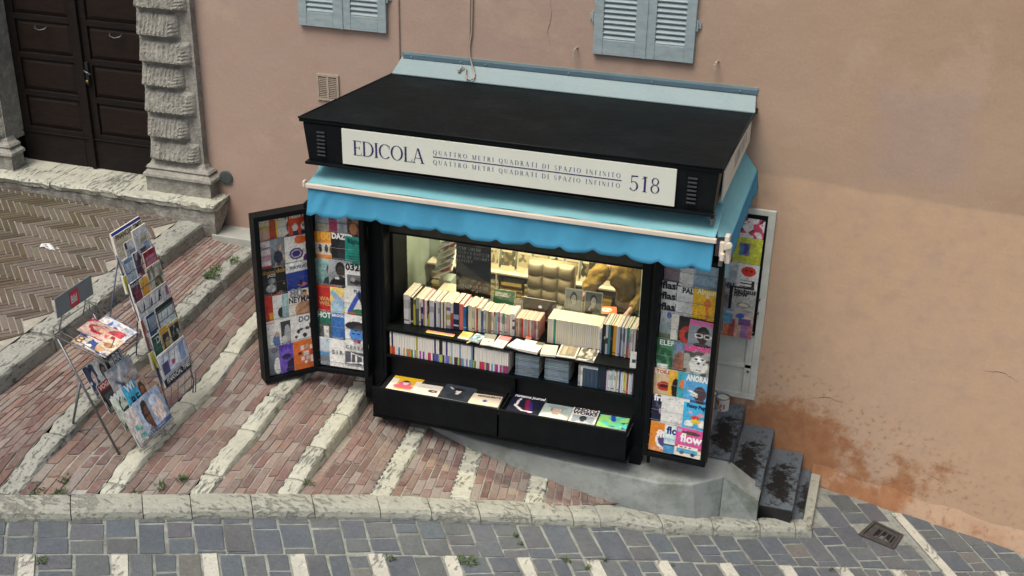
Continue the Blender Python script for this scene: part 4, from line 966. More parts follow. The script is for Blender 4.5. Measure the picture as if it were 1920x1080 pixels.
# low niche in the wall half hidden by the left doors, small pipes and a conduit
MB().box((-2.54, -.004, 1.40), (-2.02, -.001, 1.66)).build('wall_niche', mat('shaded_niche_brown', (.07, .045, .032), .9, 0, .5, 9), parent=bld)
MB().box((-2.56, -.010, 1.655), (-2.02, -.0045, 1.675)).build('niche_edge', M_plaster, parent=bld)
mb = MB(); mb.tube([(-1.622, -.012, 3.03), (-1.620, -.012, 6.0)], .007, 6); mb.build('conduit', mat('plaster_tinted_conduit', (.34, .24, .19), .7), parent=bld)
cb = thing('hanging_cable', 'cream cable hanging down the wall and looped over the blue roof flashing', 'cable', (-.93, -.03, 2.98))
mb = MB(); mb.tube([(-.915, -.012, 6.0), (-.908, -.014, 3.7), (-.915, -.016, 3.35), (-.935, -.016, 3.22), (-.93, -.02, 3.13), (-.90, -.04, 3.05), (-.865, -.07, 2.985), (-.86, -.10, 2.955), (-.89, -.12, 2.94), (-.93, -.11, 2.95), (-.95, -.08, 2.985), (-.955, -.06, 3.03), (-.985, -.05, 3.04), (-1.005, -.06, 3.01)], .0075, 8)
mb.build('cable', M_cable, parent=cb, smooth=True)
mb = MB(); mb.tube([(-.945, -.012, 6.0), (-.935, -.012, 3.35), (-.93, -.014, 3.20)], .005, 6); mb.build('second_strand', M_cable, parent=cb, smooth=True)
mb = MB(); mb.box((-1.03, -.075, 2.985), (-1.005, -.045, 3.01)); mb.build('plug', M_cable, parent=cb, bevel=.003)

# ================================================================ THE KIOSK
kio = thing('news_kiosk', 'black newspaper kiosk with a light blue awning and a white sign along its roof', 'kiosk', (-.13, -.7, 0))
BX0, BX1, BY = -1.39, 1.13, -1.33
def kp_(name, mt, *boxes, bevel=.003, parent=kio):
    mb = MB()
    for b_ in boxes: mb.box(*b_)
    return mb.build(name, mt, parent=parent, bevel=bevel)
# roof slab, rising a little to the front
mb = MB(); z0, z1 = 2.905, 3.012
mb.add([(-1.735, -1.86, z1 - .035), (1.668, -1.86, z1 - .042), (1.668, -.04, z0 - .035), (-1.672, -.04, z0 - .035), (-1.735, -1.86, z1), (1.668, -1.86, z1 - .007), (1.668, -.04, z0), (-1.672, -.04, z0)],
       [(0, 3, 2, 1), (4, 5, 6, 7), (0, 1, 5, 4), (1, 2, 6, 5), (2, 3, 7, 6), (3, 0, 4, 7)])
mb.build('roof', M_roof, parent=kio, bevel=.008)
mb = MB(); mb.tube([(-1.735, -1.862, z1 + .002), (1.668, -1.862, z1 - .005)], .007, 6); mb.tube([(-1.735, -1.86, z1), (-1.672, -.04, z0)], .008, 6); mb.tube([(1.668, -1.86, z1 - .007), (1.668, -.04, z0)], .008, 6)
mb.build('roof_edge_trim', M_black, parent=kio, smooth=True)
# fascia
mb = MB(); fz0, fz1 = 2.64, 2.968
fl = [(-1.705, -1.845, fz1), (1.645, -1.845, fz1), (1.645, -.03, fz1 - .10), (-1.66, -.03, fz1 - .10)]
flb = [(-1.672, -1.83, fz0), (1.622, -1.83, fz0), (1.622, -.03, fz0 - .02), (-1.64, -.03, fz0 - .02)]
t_ = .04
mb.add([*flb, *fl, *[(p[0] + (t_ if p[0] < 0 else -t_), p[1] + (t_ if p[1] < -1 else 0), p[2]) for p in flb], *[(p[0] + (t_ if p[0] < 0 else -t_), p[1] + (t_ if p[1] < -1 else 0), p[2]) for p in fl]],
       [(0, 1, 5, 4), (1, 2, 6, 5), (3, 0, 4, 7), (8, 12, 13, 9), (9, 13, 14, 10), (11, 15, 12, 8), (0, 8, 9, 1), (1, 9, 10, 2), (3, 11, 8, 0)])
mb.build('fascia', M_black, parent=kio)
kp_('fascia_lip', M_black, ((-1.695, -1.868, 2.626), (1.632, -1.80, 2.648)))
kp_('fascia_lower_channel', M_black, ((-1.60, -1.72, 2.585), (1.60, -1.60, 2.622)))
# fascia vents
for xs in (-1.55, 1.455):
    mb = MB()
    for k in range(7):
        z = 2.705 + k * .032; mb.box((xs - .035, -1.858, z), (xs + .035, -1.838, z + .012))
    mb.build('louvre_vent', mat('grey_painted_louvre', (.032, .034, .035), .5, 0, .3, 20), parent=kio, bevel=.002)
# sign with lettering
sg = kp_('sign_panel', M_white, ((-1.362, -1.862, 2.668), (1.335, -1.846, 2.962)), bevel=.002)
def on_sign(text, x, z, h, wid, mt, name, xs=1):
    mb = MB(); serif_text(mb, text, (x, -1.8645, z), (1, 0, 0), (0, 0, 1), h, width=wid, xs=xs); return mb.build(name, mt, parent=sg)
on_sign('EDICOLA', -1.265, 2.755, .122, .605, M_ink, 'lettering')
on_sign('QUATTRO METRI QUADRATI DI SPAZIO INFINITO', -.585, 2.843, .036, 1.50, M_ink2, 'lettering')
on_sign('QUATTRO METRI QUADRATI DI SPAZIO INFINITO', -.585, 2.763, .036, 1.50, M_ink2, 'lettering')
mb = MB(); mb.box((-.585, -1.8645, 2.8195), (.925, -1.8625, 2.8265)); mb.build('ruled_line', M_ink, parent=sg)
on_sign('518', .985, 2.755, .122, .235, M_ink, 'lettering')
# side sign on the right
mb = MB(); mb.box((1.647, -1.62, 2.665), (1.656, -.12, 2.905)); s2 = mb.build('side_sign_panel', M_white, parent=kio)
mb = MB(); serif_text(mb, 'EDICOLA', (1.658, -1.05, 2.74), (0, 1, 0), (0, 0, 1), .11, width=.66); mb.build('lettering', M_ink, parent=s2)
# flashing on the wall
mb = MB(); mb.add([(-1.60, -.004, 3.055), (1.655, -.004, 3.045), (1.675, -.10, 2.918), (-1.662, -.10, 2.922), (-1.60, -.004, 3.047), (1.655, -.004, 3.037), (1.675, -.10, 2.910), (-1.662, -.10, 2.914)], [(0, 3, 2, 1), (4, 5, 6, 7), (2, 3, 7, 6), (0, 4, 7, 3), (1, 2, 6, 5)])
mb.build('wall_flashing', M_flash, parent=kio)
kp_('flashing_bar', M_flash2, ((-1.585, -.016, 3.046), (1.668, -.006, 3.088)))
kp_('flashing_sealant', M_flash, ((-1.60, -.009, 3.088), (1.675, -.003, 3.108)), bevel=.001)
mb = MB()
for x in (-1.50, -1.02, -.78, .0, .75, 1.52): mb.tube([(x, -.016, 3.068), (x, -.024, 3.068)], .008, 8)
mb.build('flashing_screws', M_flash, parent=kio)
mb = MB(); mb.box((1.62, -.09, 2.90), (1.69, -.01, 2.935)); mb.build('sealant_lump', M_black, parent=kio, bevel=.012)

# body
kp_('left_side_wall', M_black, ((BX0, BY + .13, -.02), (BX0 + .05, -.05, 2.60)))
kp_('right_side_wall', M_black, ((BX1 - .05, BY + .13, .06), (BX1, -.05, 2.60)))
kp_('corner_post', M_black, ((BX0, BY, .0), (BX0 + .13, BY + .13, 2.60)), ((BX0 + .03, BY - .008, .5), (BX0 + .10, BY - .001, 2.5)))
kp_('corner_post', M_black, ((BX1 - .10, BY, .0), (BX1, BY + .13, 2.60)), ((BX1 - .085, BY - .008, .5), (BX1 - .02, BY - .001, 2.5)))
kp_('rear_wall', M_green_int, ((BX0 + .05, -.05, .05), (BX1 - .05, -.02, 2.60)))
kp_('ceiling_panel', M_black, ((BX0, BY, 2.602), (BX1, -.02, 2.64)))
kp_('inner_lining', M_green_int, ((BX0 + .052, -.86, .12), (BX0 + .06, -.052, 2.595)), ((BX1 - .06, -.86, .12), (BX1 - .052, -.052, 2.595)))
kp_('floor_panel', M_dark, ((BX0 + .052, BY + .14, .05), (BX1 - .052, -.052, .10)))
kp_('plinth', M_dark, ((BX0 + .131, BY + .10, .02), (BX1 - .101, BY + .13, .60)))
olive = mat('dusty_olive_shutter_box', (.034, .032, .022), .6, 0, .35, 7, .2, 30, dirt=(.085, .072, .045), dirt_scale=4, dirt_amt=.6)
kp_('shutter_box', olive, ((BX0 + .14, -1.222, 1.840), (BX1 - .104, -1.17, 2.58)))
kp_('shutter_box_rail', M_black, ((BX0 + .135, -1.226, 1.825), (BX1 - .102, -1.17, 1.839)))
kp_('shutter_box_floor', M_black, ((BX0 + .14, -1.168, 1.90), (BX1 - .104, -.86, 1.93)))
kp_('inner_return', M_black, ((BX0 + .131, BY + .131, .95), (BX0 + .165, -.875, 1.86)))
kp_('inner_return', M_black, ((BX1 - .115, BY + .131, .95), (BX1 - .101, -.875, 1.86)))
kp_('window_mullion', mat('pale_green_window_frame', (.34, .40, .33), .5), ((BX1 - .185, -.905, .96), (BX1 - .136, -.87, 1.86)), bevel=.002)
mb = MB(); mb.box((BX0 + .166, -.893, .98), (BX1 - .186, -.888, 1.895)); mb.build('window_pane', M_glass, parent=kio)
# shelves
kp_('upper_shelf', M_black, ((BX0 + .131, -1.335, .918), (BX1 - .101, -.60, .945)))
kp_('lower_shelf', M_black, ((BX0 + .131, -1.335, .652), (BX1 - .101, -.95, .675)))
kp_('shelf_back', M_dark, ((BX0 + .131, -1.02, .677), (BX1 - .101, -1.0, .917)))
kp_('shelf_divider', M_black, ((-.085, -1.30, .22), (-.045, -1.0, .651)))
kp_('desk_top', mat('dark_desk_board', (.05, .045, .035), .5), ((BX0 + .17, -.86, .995), (BX1 - .14, -.52, 1.022)))
# drawers pulled out
for (x0, x1) in ((-1.285, -.108), (-.092, 1.045)):
    dw = thing('drawer', None, None, (0, 0, 0)); dw.parent = kio; dw.location = Vector(((x0 + x1) / 2, -1.4, .2)) - wloc(kio)
    mb = MB(); mb.box((x0, -1.612, .205), (x1, -1.59, .482)); mb.build('drawer_front', M_black, parent=dw, bevel=.003)
    mb = MB(); mb.box((x0 + .012, -1.589, .24), (x0 + .025, -1.10, .44)); mb.box((x1 - .025, -1.589, .24), (x1 - .012, -1.10, .44)); mb.box((x0 + .026, -1.589, .24), (x1 - .026, -1.10, .25)); mb.build('drawer_box', M_black, parent=dw)
    for xr in (x0 + .006, x1 - .006): mb = MB(); mb.tube([(xr, -1.58, .41), (xr, -1.15, .41)], .006, 6); mb.build('slide_rail', M_steel, parent=dw)
kp_('base_rail', M_black, ((-1.30, -1.585, .155), (1.052, -1.34, .185)), ((-1.26, -1.45, .0), (-1.22, -1.34, .154)), bevel=.004)
kp_('hinge_post', M_black, ((-1.425, -1.345, .46), (-1.3905, -1.20, 2.30)))
kp_('side_bracket', M_black, ((-1.47, -1.36, .20), (-1.391, -1.25, .44)))
kp_('hinge_bracket', M_black, ((1.131, -1.36, .13), (1.225, -1.27, .185)), ((1.185, -1.35, .05), (1.212, -1.32, .129)))
# ceiling lamp inside the kiosk
lamp = thing('ceiling_lamp', 'small strip lamp on the kiosk ceiling above the desk', 'lamp', (-.2, -.5, 2.56))
kp_('lamp_housing', M_white, ((-.75, -.54, 2.575), (.45, -.46, 2.60)), parent=lamp)
kp_('lamp_tube', mat('warm_lamp_tube', (.9, .8, .6), .4, emit=(1, .80, .47), estr=9), ((-.72, -.525, 2.556), (.42, -.475, 2.573)), parent=lamp, bevel=0)
ld = bpy.data.lights.new('lamp_light', 'AREA'); ld.shape = 'RECTANGLE'; ld.size = 1.1; ld.size_y = .25; ld.energy = 62; ld.color = (1, .87, .64)
lo = bpy.data.objects.new('lamp_light', ld); col.objects.link(lo); lo.parent = lamp; lo.location = (0, 0, -.012)

strip = thing('strip_lamp', 'warm strip lamp under the shutter box lighting the books', 'lamp', (-.1, -1.06, 1.885))
kp_('lamp_housing', M_white, ((-1.0, -1.09, 1.878), (.85, -1.03, 1.898)), parent=strip)
kp_('lamp_tube', MATS['warm_lamp_tube'], ((-.98, -1.08, 1.868), (.83, -1.04, 1.877)), parent=strip, bevel=0)
ld2 = bpy.data.lights.new('strip_light', 'AREA'); ld2.shape = 'RECTANGLE'; ld2.size = 1.9; ld2.size_y = .05; ld2.energy = 16; ld2.color = (1, .87, .62)
lo2 = bpy.data.objects.new('strip_light', ld2); col.objects.link(lo2); lo2.parent = strip; lo2.location = (0, 0, -.022); lo2.rotation_euler = (R_(-12), 0, 0)

# awning
aw = thing('awning', None, None, (0, 0, 0)); aw.parent = kio; aw.location = Vector((0, -1.7, 2.4)) - wloc(kio)
# front canvas
XA0, XA1 = -1.665, 1.665
mb = MB(); mb.grid(lambda u, v: (XA0 + (XA1 - XA0) * u + (.04 * (1 - v) if u < .5 else -.03 * (1 - v)) * abs(2 * u - 1), -1.50 - .395 * v, 2.605 - .125 * v - .012 * math.sin(math.pi * v) - .004 * math.sin(u * 37 + 2 * math.sin(u * 9)) * v), 90, 8)
mb.grid(lambda u, v: (XA0 + (XA1 - XA0) * u, -1.497 - .395 * v, 2.599 - .125 * v - .008 * math.sin(math.pi * v)), 60, 8)
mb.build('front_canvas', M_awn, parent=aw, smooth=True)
kp_('front_bar', M_cream, ((XA0 - .012, -1.925, 2.440), (XA1 + .014, -1.893, 2.478)), parent=aw, bevel=.006)
kp_('front_bar_end_cap', M_cream, ((XA0 - .035, -1.93, 2.445), (XA0 - .013, -1.885, 2.50)), parent=aw, bevel=.008)
def scal(x, pitch, depth):
    t = (x / pitch) % 1.0; return depth * max(0, 1 - (min(t, 1 - t) / .22)) ** 1.3
def valance(P0, P1, zt, hgt, pitch, n=220, outn=Vector((0, -1, 0)), sway=.015, name='valance'):
    P0, P1 = Vector(P0), Vector(P1); L_ = (P1 - P0).length; mb = MB(); nv = 7; rows = []
    for j in range(nv + 1):
        for i in range(n + 1):
            s = i / n; x = s * L_; hh = hgt - scal(x + pitch * .62, pitch, .032) - .006 * math.sin(x * 3.1); v = j / nv
            corner = math.exp(-((x - .12) / .12) ** 2)
            o_ = outn * ((sway * math.sin(x * 9.2) + sway * .8 * math.sin(x * 4.1 + 1) + sway * .5 * math.sin(x * 23)) * v + .05 * v * v + corner * .04 * v * (1 - v) * math.sin(x * 50 + v * 3))
            p = P0.lerp(P1, s) + o_; rows.append((p.x, p.y, zt - hh * v))
    mb.add(rows, [(j * (n + 1) + i, (j + 1) * (n + 1) + i, (j + 1) * (n + 1) + i + 1, j * (n + 1) + i + 1) for j in range(nv) for i in range(n)])
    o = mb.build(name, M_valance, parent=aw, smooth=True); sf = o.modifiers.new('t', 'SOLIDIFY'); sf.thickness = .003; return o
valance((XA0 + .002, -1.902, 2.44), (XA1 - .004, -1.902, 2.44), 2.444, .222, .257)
# right side awning
mb = MB()
for dz in (0, -.004):
    mb.add([(1.60, -1.50, 2.60 + dz), (1.60, -.02, 2.56 + dz), (1.742, -.03, 2.375 + dz), (1.752, -1.66, 2.40 + dz), (1.68, -1.86, 2.475 + dz)], [(0, 4, 3, 2, 1)])
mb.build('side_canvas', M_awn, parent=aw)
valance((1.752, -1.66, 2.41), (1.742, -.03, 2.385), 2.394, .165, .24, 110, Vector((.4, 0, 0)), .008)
mb = MB(); mb.add([(1.735, -1.80, 2.40), (1.765, -1.70, 2.38), (1.765, -1.72, 2.10), (1.75, -1.76, 2.10)], [(0, 1, 2, 3)]); o = mb.build('corner_flap', M_awn, parent=aw); o.modifiers.new('t', 'SOLIDIFY').thickness = .003
# arms and brackets
mb = MB(); mb.box((1.735, -1.89, 2.385), (1.77, -1.82, 2.50)); mb.box((1.745, -1.87, 2.27), (1.785, -1.80, 2.40)); mb.box((1.70, -1.88, 2.32), (1.735, -1.84, 2.44)); mb.tube([(1.73, -1.89, 2.30), (1.73, -1.89, 2.36)], .02, 10); mb.tube([(1.775, -1.905, 2.44), (1.775, -1.93, 2.44)], .026, 12)
mb.build('crank_bracket', M_cream, parent=aw, bevel=.006)
for bb in (((1.70, -1.86, 2.235), (1.73, -1.83, 2.315)), ((1.60, -1.80, 2.53), (1.63, -1.70, 2.585))): MB().box(*bb).build('arm_joint', M_steel, parent=aw, bevel=.004)
mb = MB(); mb.prism([(-1.72, -1.60, 2.60), (-1.72, -1.50, 2.63), (-1.72, -1.50, 2.50), (-1.72, -1.58, 2.45)], (.022, 0, 0)); mb.build('end_bracket', M_cream, parent=aw, bevel=.005)
kp_('roller_box', M_black, ((-1.36, -1.58, 2.575), (1.58, -1.36, 2.60)), ((-1.60, -1.52, 2.575), (-1.53, -1.40, 2.625)), parent=aw)

# display doors
def door_panel(name_, P0, P1, z0, z1, rows_z, depth=.05):
    """bifold display door: frame, backing, wires; hinge line P0 to outer line P1 in plan; returns placement helper"""
    P0, P1 = Vector((*P0, 0)), Vector((*P1, 0)); ux = (P1 - P0).normalized(); W_ = (P1 - P0).length; un = Vector((ux.y, -ux.x, 0))  # front normal towards the viewer
    if un.y > 0: un = -un
    root = thing(name_, None, None, (0, 0, 0)); root.parent = kio; root.location = Vector((P0.x, P0.y, z0)) - wloc(kio)
    M = Matrix((ux, un, Vector((0, 0, 1)))).transposed().to_4x4(); M.translation = P0
    fw = .045
    mb = MB()
    for (a_, b_, c_, d_) in ((0, fw, z0, z1), (W_ - fw, W_, z0, z1), (fw, W_ - fw, z0, z0 + fw), (fw, W_ - fw, z1 - fw, z1)):
        mb.box((a_, 0, c_), (b_, depth + .03, d_), M=M)
    mb.build('frame', M_black, parent=root, bevel=.004)
    mb = MB(); mb.box((fw, .0, z0 + fw), (W_ - fw, .008, z1 - fw), M=M); mb.build('back_panel', M_dark, parent=root)
    return root, M, W_, fw, ux, un

# ---------------------------------------------------------------- magazines
ORDN = ['first', 'second', 'third', 'fourth', 'fifth', 'sixth', 'seventh', 'eighth']
def parse_title(s):
    out = []
    for q in (s or '').split('~'):
        if not q: continue
        a = q.split('|'); out.append((a[0], float(a[1]), float(a[2]), float(a[3]), a[4], float(a[5]) if len(a) > 5 else .012))
    return out
seedc = [100]
def rack_rows(rows, P0, ux, un, W_, zt, pitch, where, x_in=.05, depth0=.014, dstep=.0165, hgt=.285, root=None, names='magazine', wires=True, grp=None, z_list=None, right=None):
    nR = len(rows); UZ = Vector((0, 0, 1)); wm = MB()
    for r_, row in enumerate(rows):
        zb = zt - pitch * r_ - hgt; rn = 'top' if r_ == 0 else ('bottom' if r_ == nR - 1 else ORDN[r_]) 
        d0 = depth0 + dstep * r_
        if right is not None: x_in = W_ - right - row[-1][0] - row[-1][1]
        for k, (x, wd_, hh, desc, ops, ttl) in enumerate(row):
            seedc[0] += 1; g_ = random.Random(seedc[0]); an = g_.uniform(-.03, .03)
            ux2 = (ux * math.cos(an) + UZ * math.sin(an)); uz2 = (UZ * math.cos(an) - ux * math.sin(an) + un * (-.012)).normalized()
            org = P0 + ux * (x_in + x) + un * (d0 + .0042 * k) + UZ * (zb + g_.uniform(-.008, .008))
            lab = f'{desc}, {ORDN[k]} in {rn} row, {where}'
            ops = ops + f';n .30 15;q {g_.choice((.12, .20, .28)) if ("bg e" not in ops[:6] and "bg d" not in ops[:6]) else .05:.2f}' + (';t .06 .03 .55 .13 e4e4e0' if g_.random() < .6 else ';t .5 .05 .95 .2 383840')
            flat_item('magazine', wd_, hgt * hh, .0028, ops, frame_M(org, ux2, uz2), parse_title(ttl), lab, 'magazine', grp, seed=seedc[0])
        if wires and root:
            for dz in (.05, .15):
                a_ = P0 + ux * .046 + un * (d0 + .0042 * len(row) + .0035) + UZ * (zb + dz); b_ = P0 + ux * (W_ - .046) + un * (d0 + .0042 * len(row) + .0035) + UZ * (zb + dz); wm.tube([a_, a_.lerp(b_, .5) - UZ * .003, b_], .0013, 5)
    if wires and root: wm.build('holding_wires', M_steel, parent=root)

# left outer door -------------------------------------------------
root, M, W_, fw, ux, un = door_panel('display_door', (-2.305, -1.775), (-1.948, -1.388), .47, 2.075, None, .10)
LO = [
 [(0, .14, 1, 'cream food magazine with pink masthead', 'bg e8dcc8;r 0 .84 1 1 e05a78;r 0 .52 1 .62 d8b43c;r 0 .12 1 .5 dcb496', 'yili|.05|.87|.26|ffffff'),
  (.115, .15, .97, 'orange red magazine', 'g c8502c b04028;r 0 .9 .5 1 e8e0d0;n .4 5', 'M|.25|.80|.3|e8e4da|.02'),
  (.18, .19, 1.02, 'cream magazine with black serif masthead and yellow border', 'bg e8d24c;r .1 .05 1 .78 e0dccc;h .66 .42 .19 c8a890 3c3838 2c3a6c;r 0 .9 1 1 4a3028', 'Tapas|.02|.77|.34|161410|.02'),
  (.29, .20, .94, 'bright red orange magazine with white script title', 'bg dc4a20;e .3 .42 .13 .13 e8dcd0;e .72 .42 .15 .14 f0ece4;e .68 .44 .04 .05 202028;e .78 .44 .04 .05 202028;r .18 .05 .42 .3 24305c;r .58 .02 .86 .28 24305c', 'Noble Rot|.08|.74|.25|f4ece0|.02')],
 [(0, .15, 1, 'pale pink magazine with red foot', 'bg ecdcd8;r 0 .0 1 .2 cc3c30;r .1 .35 .8 .55 d8a8b8;n .1 4', 'Gourm|.15|.74|.2|40404c'),
  (.11, .17, 1.02, 'grey photo magazine of bare branches', 'g 9098a0 50565c;l .2 .1 .6 .8 .03 c0a078;l .6 .1 .3 .7 .03 b89468;l .8 .2 .5 .7 .03 d0b088;e .4 .4 .25 .2 283048;n .8 9', ''),
  (.235, .235, 1.02, 'white magazine with orange and purple circles', 'bg eae6de;p 0 0 0;e .62 .86 .24 .14 e0682c;e .44 .42 .27 .19 34246c;e .44 .42 .2 .13 e4e0d8;e .44 .42 .17 .11 3c2c80;e .94 .6 .13 .17 2c2460;e .86 .18 .16 .2 602c74;l .05 .1 .7 .06 .03 302868', '')],
 [(0, .17, .98, 'black photo magazine with gold masthead', 'bg 181c22;e .5 .3 .28 .14 a8aaa8;e .55 .55 .2 .1 888c8c;n .8 8', 'donna|.05|.80|.26|a07840|.015~JAZZ|.35|.71|.15|c8c8c4'),
  (.13, .17, .99, 'near black magazine with tan masthead', 'bg 14151a;b 7 .78 7c6a4c;n .6 7', 'donna|.05|.82|.26|b08850|.015'),
  (.235, .235, 1.02, 'white and deep blue magazine with a small boat', 'r 0 0 1 .7 243c90;r 0 .7 1 1 e6e6e2;p;e .6 .24 .2 .05 c86c5c;r .5 .22 .62 .4 181c30;r 0 0 1 .12 18286c', 'TOKYO ACRE|.14|.81|.12|606878')],
 [(0, .17, .98, 'red and yellow sport magazine', 'bg cc3428;r .3 .05 .7 .4 e8a028;e .8 .5 .25 .35 302c30;n .3 5', ''),
  (.085, .16, .92, 'white magazine with a dark bird', 'bg e0e0dc;e .6 .35 .35 .22 2c2c34;e .75 .6 .2 .2 34343c;n .2 5', ''),
  (.165, .14, .92, 'pale teal magazine', 'g a4c0c0 88a8ac;n .2 6', ''),
  (.225, .245, 1.03, 'cream magazine with a bare-chested man', 'bg e4dccc;e .62 .84 .10 .12 3c2c24;e .62 .78 .09 .11 b88c70;e .6 .32 .36 .28 c09070;l .4 .3 .75 .45 .06 a87c5c;r .25 0 .95 .06 403830', '80|.05|.76|.4|848c94|.03~NEYMAR|.0|.58|.26|24283c|.012')],
 [(0, .18, 1, 'white magazine with a figure in a blue jacket', 'bg e8e6e0;e .62 .28 .28 .26 5878a8;e .6 .5 .12 .09 c8a48c;r .1 .9 .5 .94 c04870', ''),
  (.125, .14, .98, 'white magazine with black and white photo inset', 'bg e6e6e2;r .12 .1 .88 .9 383c44;e .55 .42 .22 .35 a8acac;e .3 .25 .2 .15 c8c8c4', ''),
  (.225, .235, 1.02, 'white magazine with spotted dog', 'bg eae8e2;e .3 .45 .06 .07 2c2c38;e .42 .52 .08 .04 2c2c38;e .55 .30 .08 .08 24242c;e .66 .52 .09 .05 282834;e .8 .6 .07 .1 2c2c38;e .88 .42 .05 .05 30303c;e .2 .28 .05 .05 34343c;e .48 .12 .2 .06 c4c4c0', 'DOG|.32|.77|.26|48546c')],
 [(0, .17, .97, 'grey photo magazine with white figure', 'g 8c949c 4c545c;e .5 .3 .2 .3 e4e4e0;n .4 6', 'GH|.2|.82|.26|485058'),
  (.105, .19, 1.0, 'purple magazine with dark blue shapes', 'bg 6c50b4;e .35 .56 .24 .1 241c58;p;e .7 .25 .35 .2 1c1848;e .5 .08 .2 .12 1c1848', 'PH|.08|.80|.36|4834a0'),
  (.235, .235, 1.02, 'orange magazine with white grid of pictures', 'bg e0702c;r .28 .66 .42 .8 e8dcd0;r .48 .68 .62 .84 b0a49c;r .68 .66 .82 .78 e4d8cc;r .2 .5 .32 .6 2c2c34;r .4 .46 .62 .6 ece0d4;r .68 .46 .8 .62 b83c24;r .3 .3 .44 .42 e8e0d8;r .5 .3 .64 .42 ccc4bc;r .68 .2 .8 .42 e4dcd4;r .42 .16 .54 .26 f0e0d0', '')]]
rack_rows(LO, Vector((-2.305, -1.775, 0)), ux, un, W_, 2.045, .247, 'outer left door', root=root)
# left inner door -------------------------------------------------
root, M, W_, fw, ux, un = door_panel('display_door', (-1.93, -1.376), (-1.395, -1.335), .47, 2.12, None, .10)
LI = [
 [(0, .19, 1, 'pale blue beach magazine', 'g a4b4d0 8c8878;r 0 0 1 .36 9c9684;r 0 .34 1 .4 6c7480;n .15 5', ''),
  (.13, .15, .98, 'navy and maroon magazine', 'bg 8c3050;r 0 .72 1 1 1c2444;n .1 3', 'Re|.1|.78|.5|e4e4e4|.03'),
  (.205, .19, .99, 'grey seascape magazine', 'g b8bcc4 70747c;r 0 .45 1 .5 5c6470;n .2 7', ''),
  (.305, .185, .96, 'dark brown interior photo magazine', 'g 54342c 34221c;e .3 .3 .2 .2 a87048;b 7 .7 9c7450;n .6 8', '')],
 [(0, .19, 1, 'orange magazine with band of small figures', 'bg e48c2c;r 0 .25 1 .62 d4ccbc;e .25 .45 .08 .14 2c2c34;e .55 .45 .08 .14 3c3430;e .8 .42 .1 .16 6c4c30;r 0 0 1 .08 302c30', '100|.05|.74|.42|e8b44c|.03'),
  (.15, .21, .97, 'black magazine with white block masthead', 'bg 1c1e22;e .5 .4 .25 .35 2c2e34;n .3 5', 'DAZED|.04|.84|.28|e8e8e4|.035'),
  (.275, .20, .94, 'teal green magazine with dark title', 'bg 189080;r .1 .3 .9 .32 0c6054;r .1 .2 .8 .22 0c6054;r .1 .4 .9 .415 0c6054', 'Riposte|.1|.76|.27|0c2c2c|.012')],
 [(0, .19, 1.0, 'teal photo magazine with a man in a cap', 'g 8cb0ac 5c8480;h .72 .6 .2 b49480 303438 2c3438;n .3 6', ''),
  (.12, .225, .98, 'grey magazine with a man in black', 'g 9ca0a4 787c80;h .5 .66 .24 3c3430 181818 14161a;r .25 .35 .42 .42 d8d8d4', ''),
  (.275, .205, .93, 'white magazine with framed photo of lying figure', 'bg e6e6e2;r .08 .22 .95 .62 6c7074;e .5 .36 .3 .08 2c2c30;e .35 .46 .1 .08 a0a09c;n .12 6', '032c|.03|.80|.34|16161a|.03')],
 [(0, .20, 1.0, 'deep red magazine with gold title', 'bg b82c2c;r 0 .92 1 .95 d0503c;n .1 4', 'WALD|.12|.46|.22|d8a45c~WELLE|.1|.3|.22|d8a45c'),
  (.13, .20, .98, 'pastel yellow and blue magazine', 'bg e4cc70;e .3 .3 .3 .3 a4c4d8;e .7 .6 .25 .2 dcb8a0;l .1 .8 .8 .3 .1 8cb0d0;n .2 5', ''),
  (.265, .215, 1.0, 'white magazine with blue legs and green floor', 'bg dcdcd4;l .2 .2 .65 .85 .09 3454b0;l .65 .85 .8 .5 .07 241c34;e .6 .15 .4 .17 2c6c48;e .3 .12 .2 .08 a44438', 'PLANT|.42|.86|.2|3c4c80')],
 [(0, .20, 1.0, 'dark green magazine with building photo', 'bg 1c6450;r .1 .05 .9 .6 505450;r .3 .05 .55 .5 d8d8d0;n .1 5', 'HOTEL|.02|.80|.3|e4e8e0|.02'),
  (.135, .20, .99, 'mid blue textured magazine', 'g 3c74b8 2c5c98;e .3 .4 .3 .4 3468a8;n .3 6', 'BROGUES|.05|.87|.15|e0e4e8'),
  (.265, .215, 1.0, 'white magazine with blue face under dark turban', 'bg e2e2de;e .5 .3 .3 .28 4c8cd0;e .5 .62 .48 .16 24242c;e .7 .56 .3 .1 3c3c44;e .5 .06 .18 .1 8c2454;e .6 .35 .06 .03 182c54;e .36 .35 .06 .03 182c54', '')],
 [(0, .19, 1.0, 'pale blue sea photo magazine', 'g d4e0e8 8c9ca8;r 0 .35 1 .48 5898c8;r 0 0 1 .34 70747c;n .15 6', 'Calm|.4|.84|.2|58a0c8'),
  (.11, .235, .98, 'plain white magazine with spaced grey title', 'bg e6e6e0;n .03 4', 'S I R E N|.1|.46|.2|50545c'),
  (.245, .235, .93, 'grey magazine with white framed structure photo', 'bg ccccc6;r .06 .08 .94 .66 50545c;l .15 .2 .8 .28 .02 e8e8e4;l .3 .6 .3 .2 .02 e8e8e4;l .5 .55 .5 .25 .02 e8e8e4;l .75 .5 .75 .2 .02 e8e8e4;l .3 .6 .85 .48 .02 e8e8e4;r .06 .08 .94 .16 9ca0a0', 'C E R E A L|.08|.76|.17|74787c')]]
rack_rows(LI, Vector((-1.93, -1.376, 0)), ux, un, W_, 2.08, .252, 'inner left door', root=root)
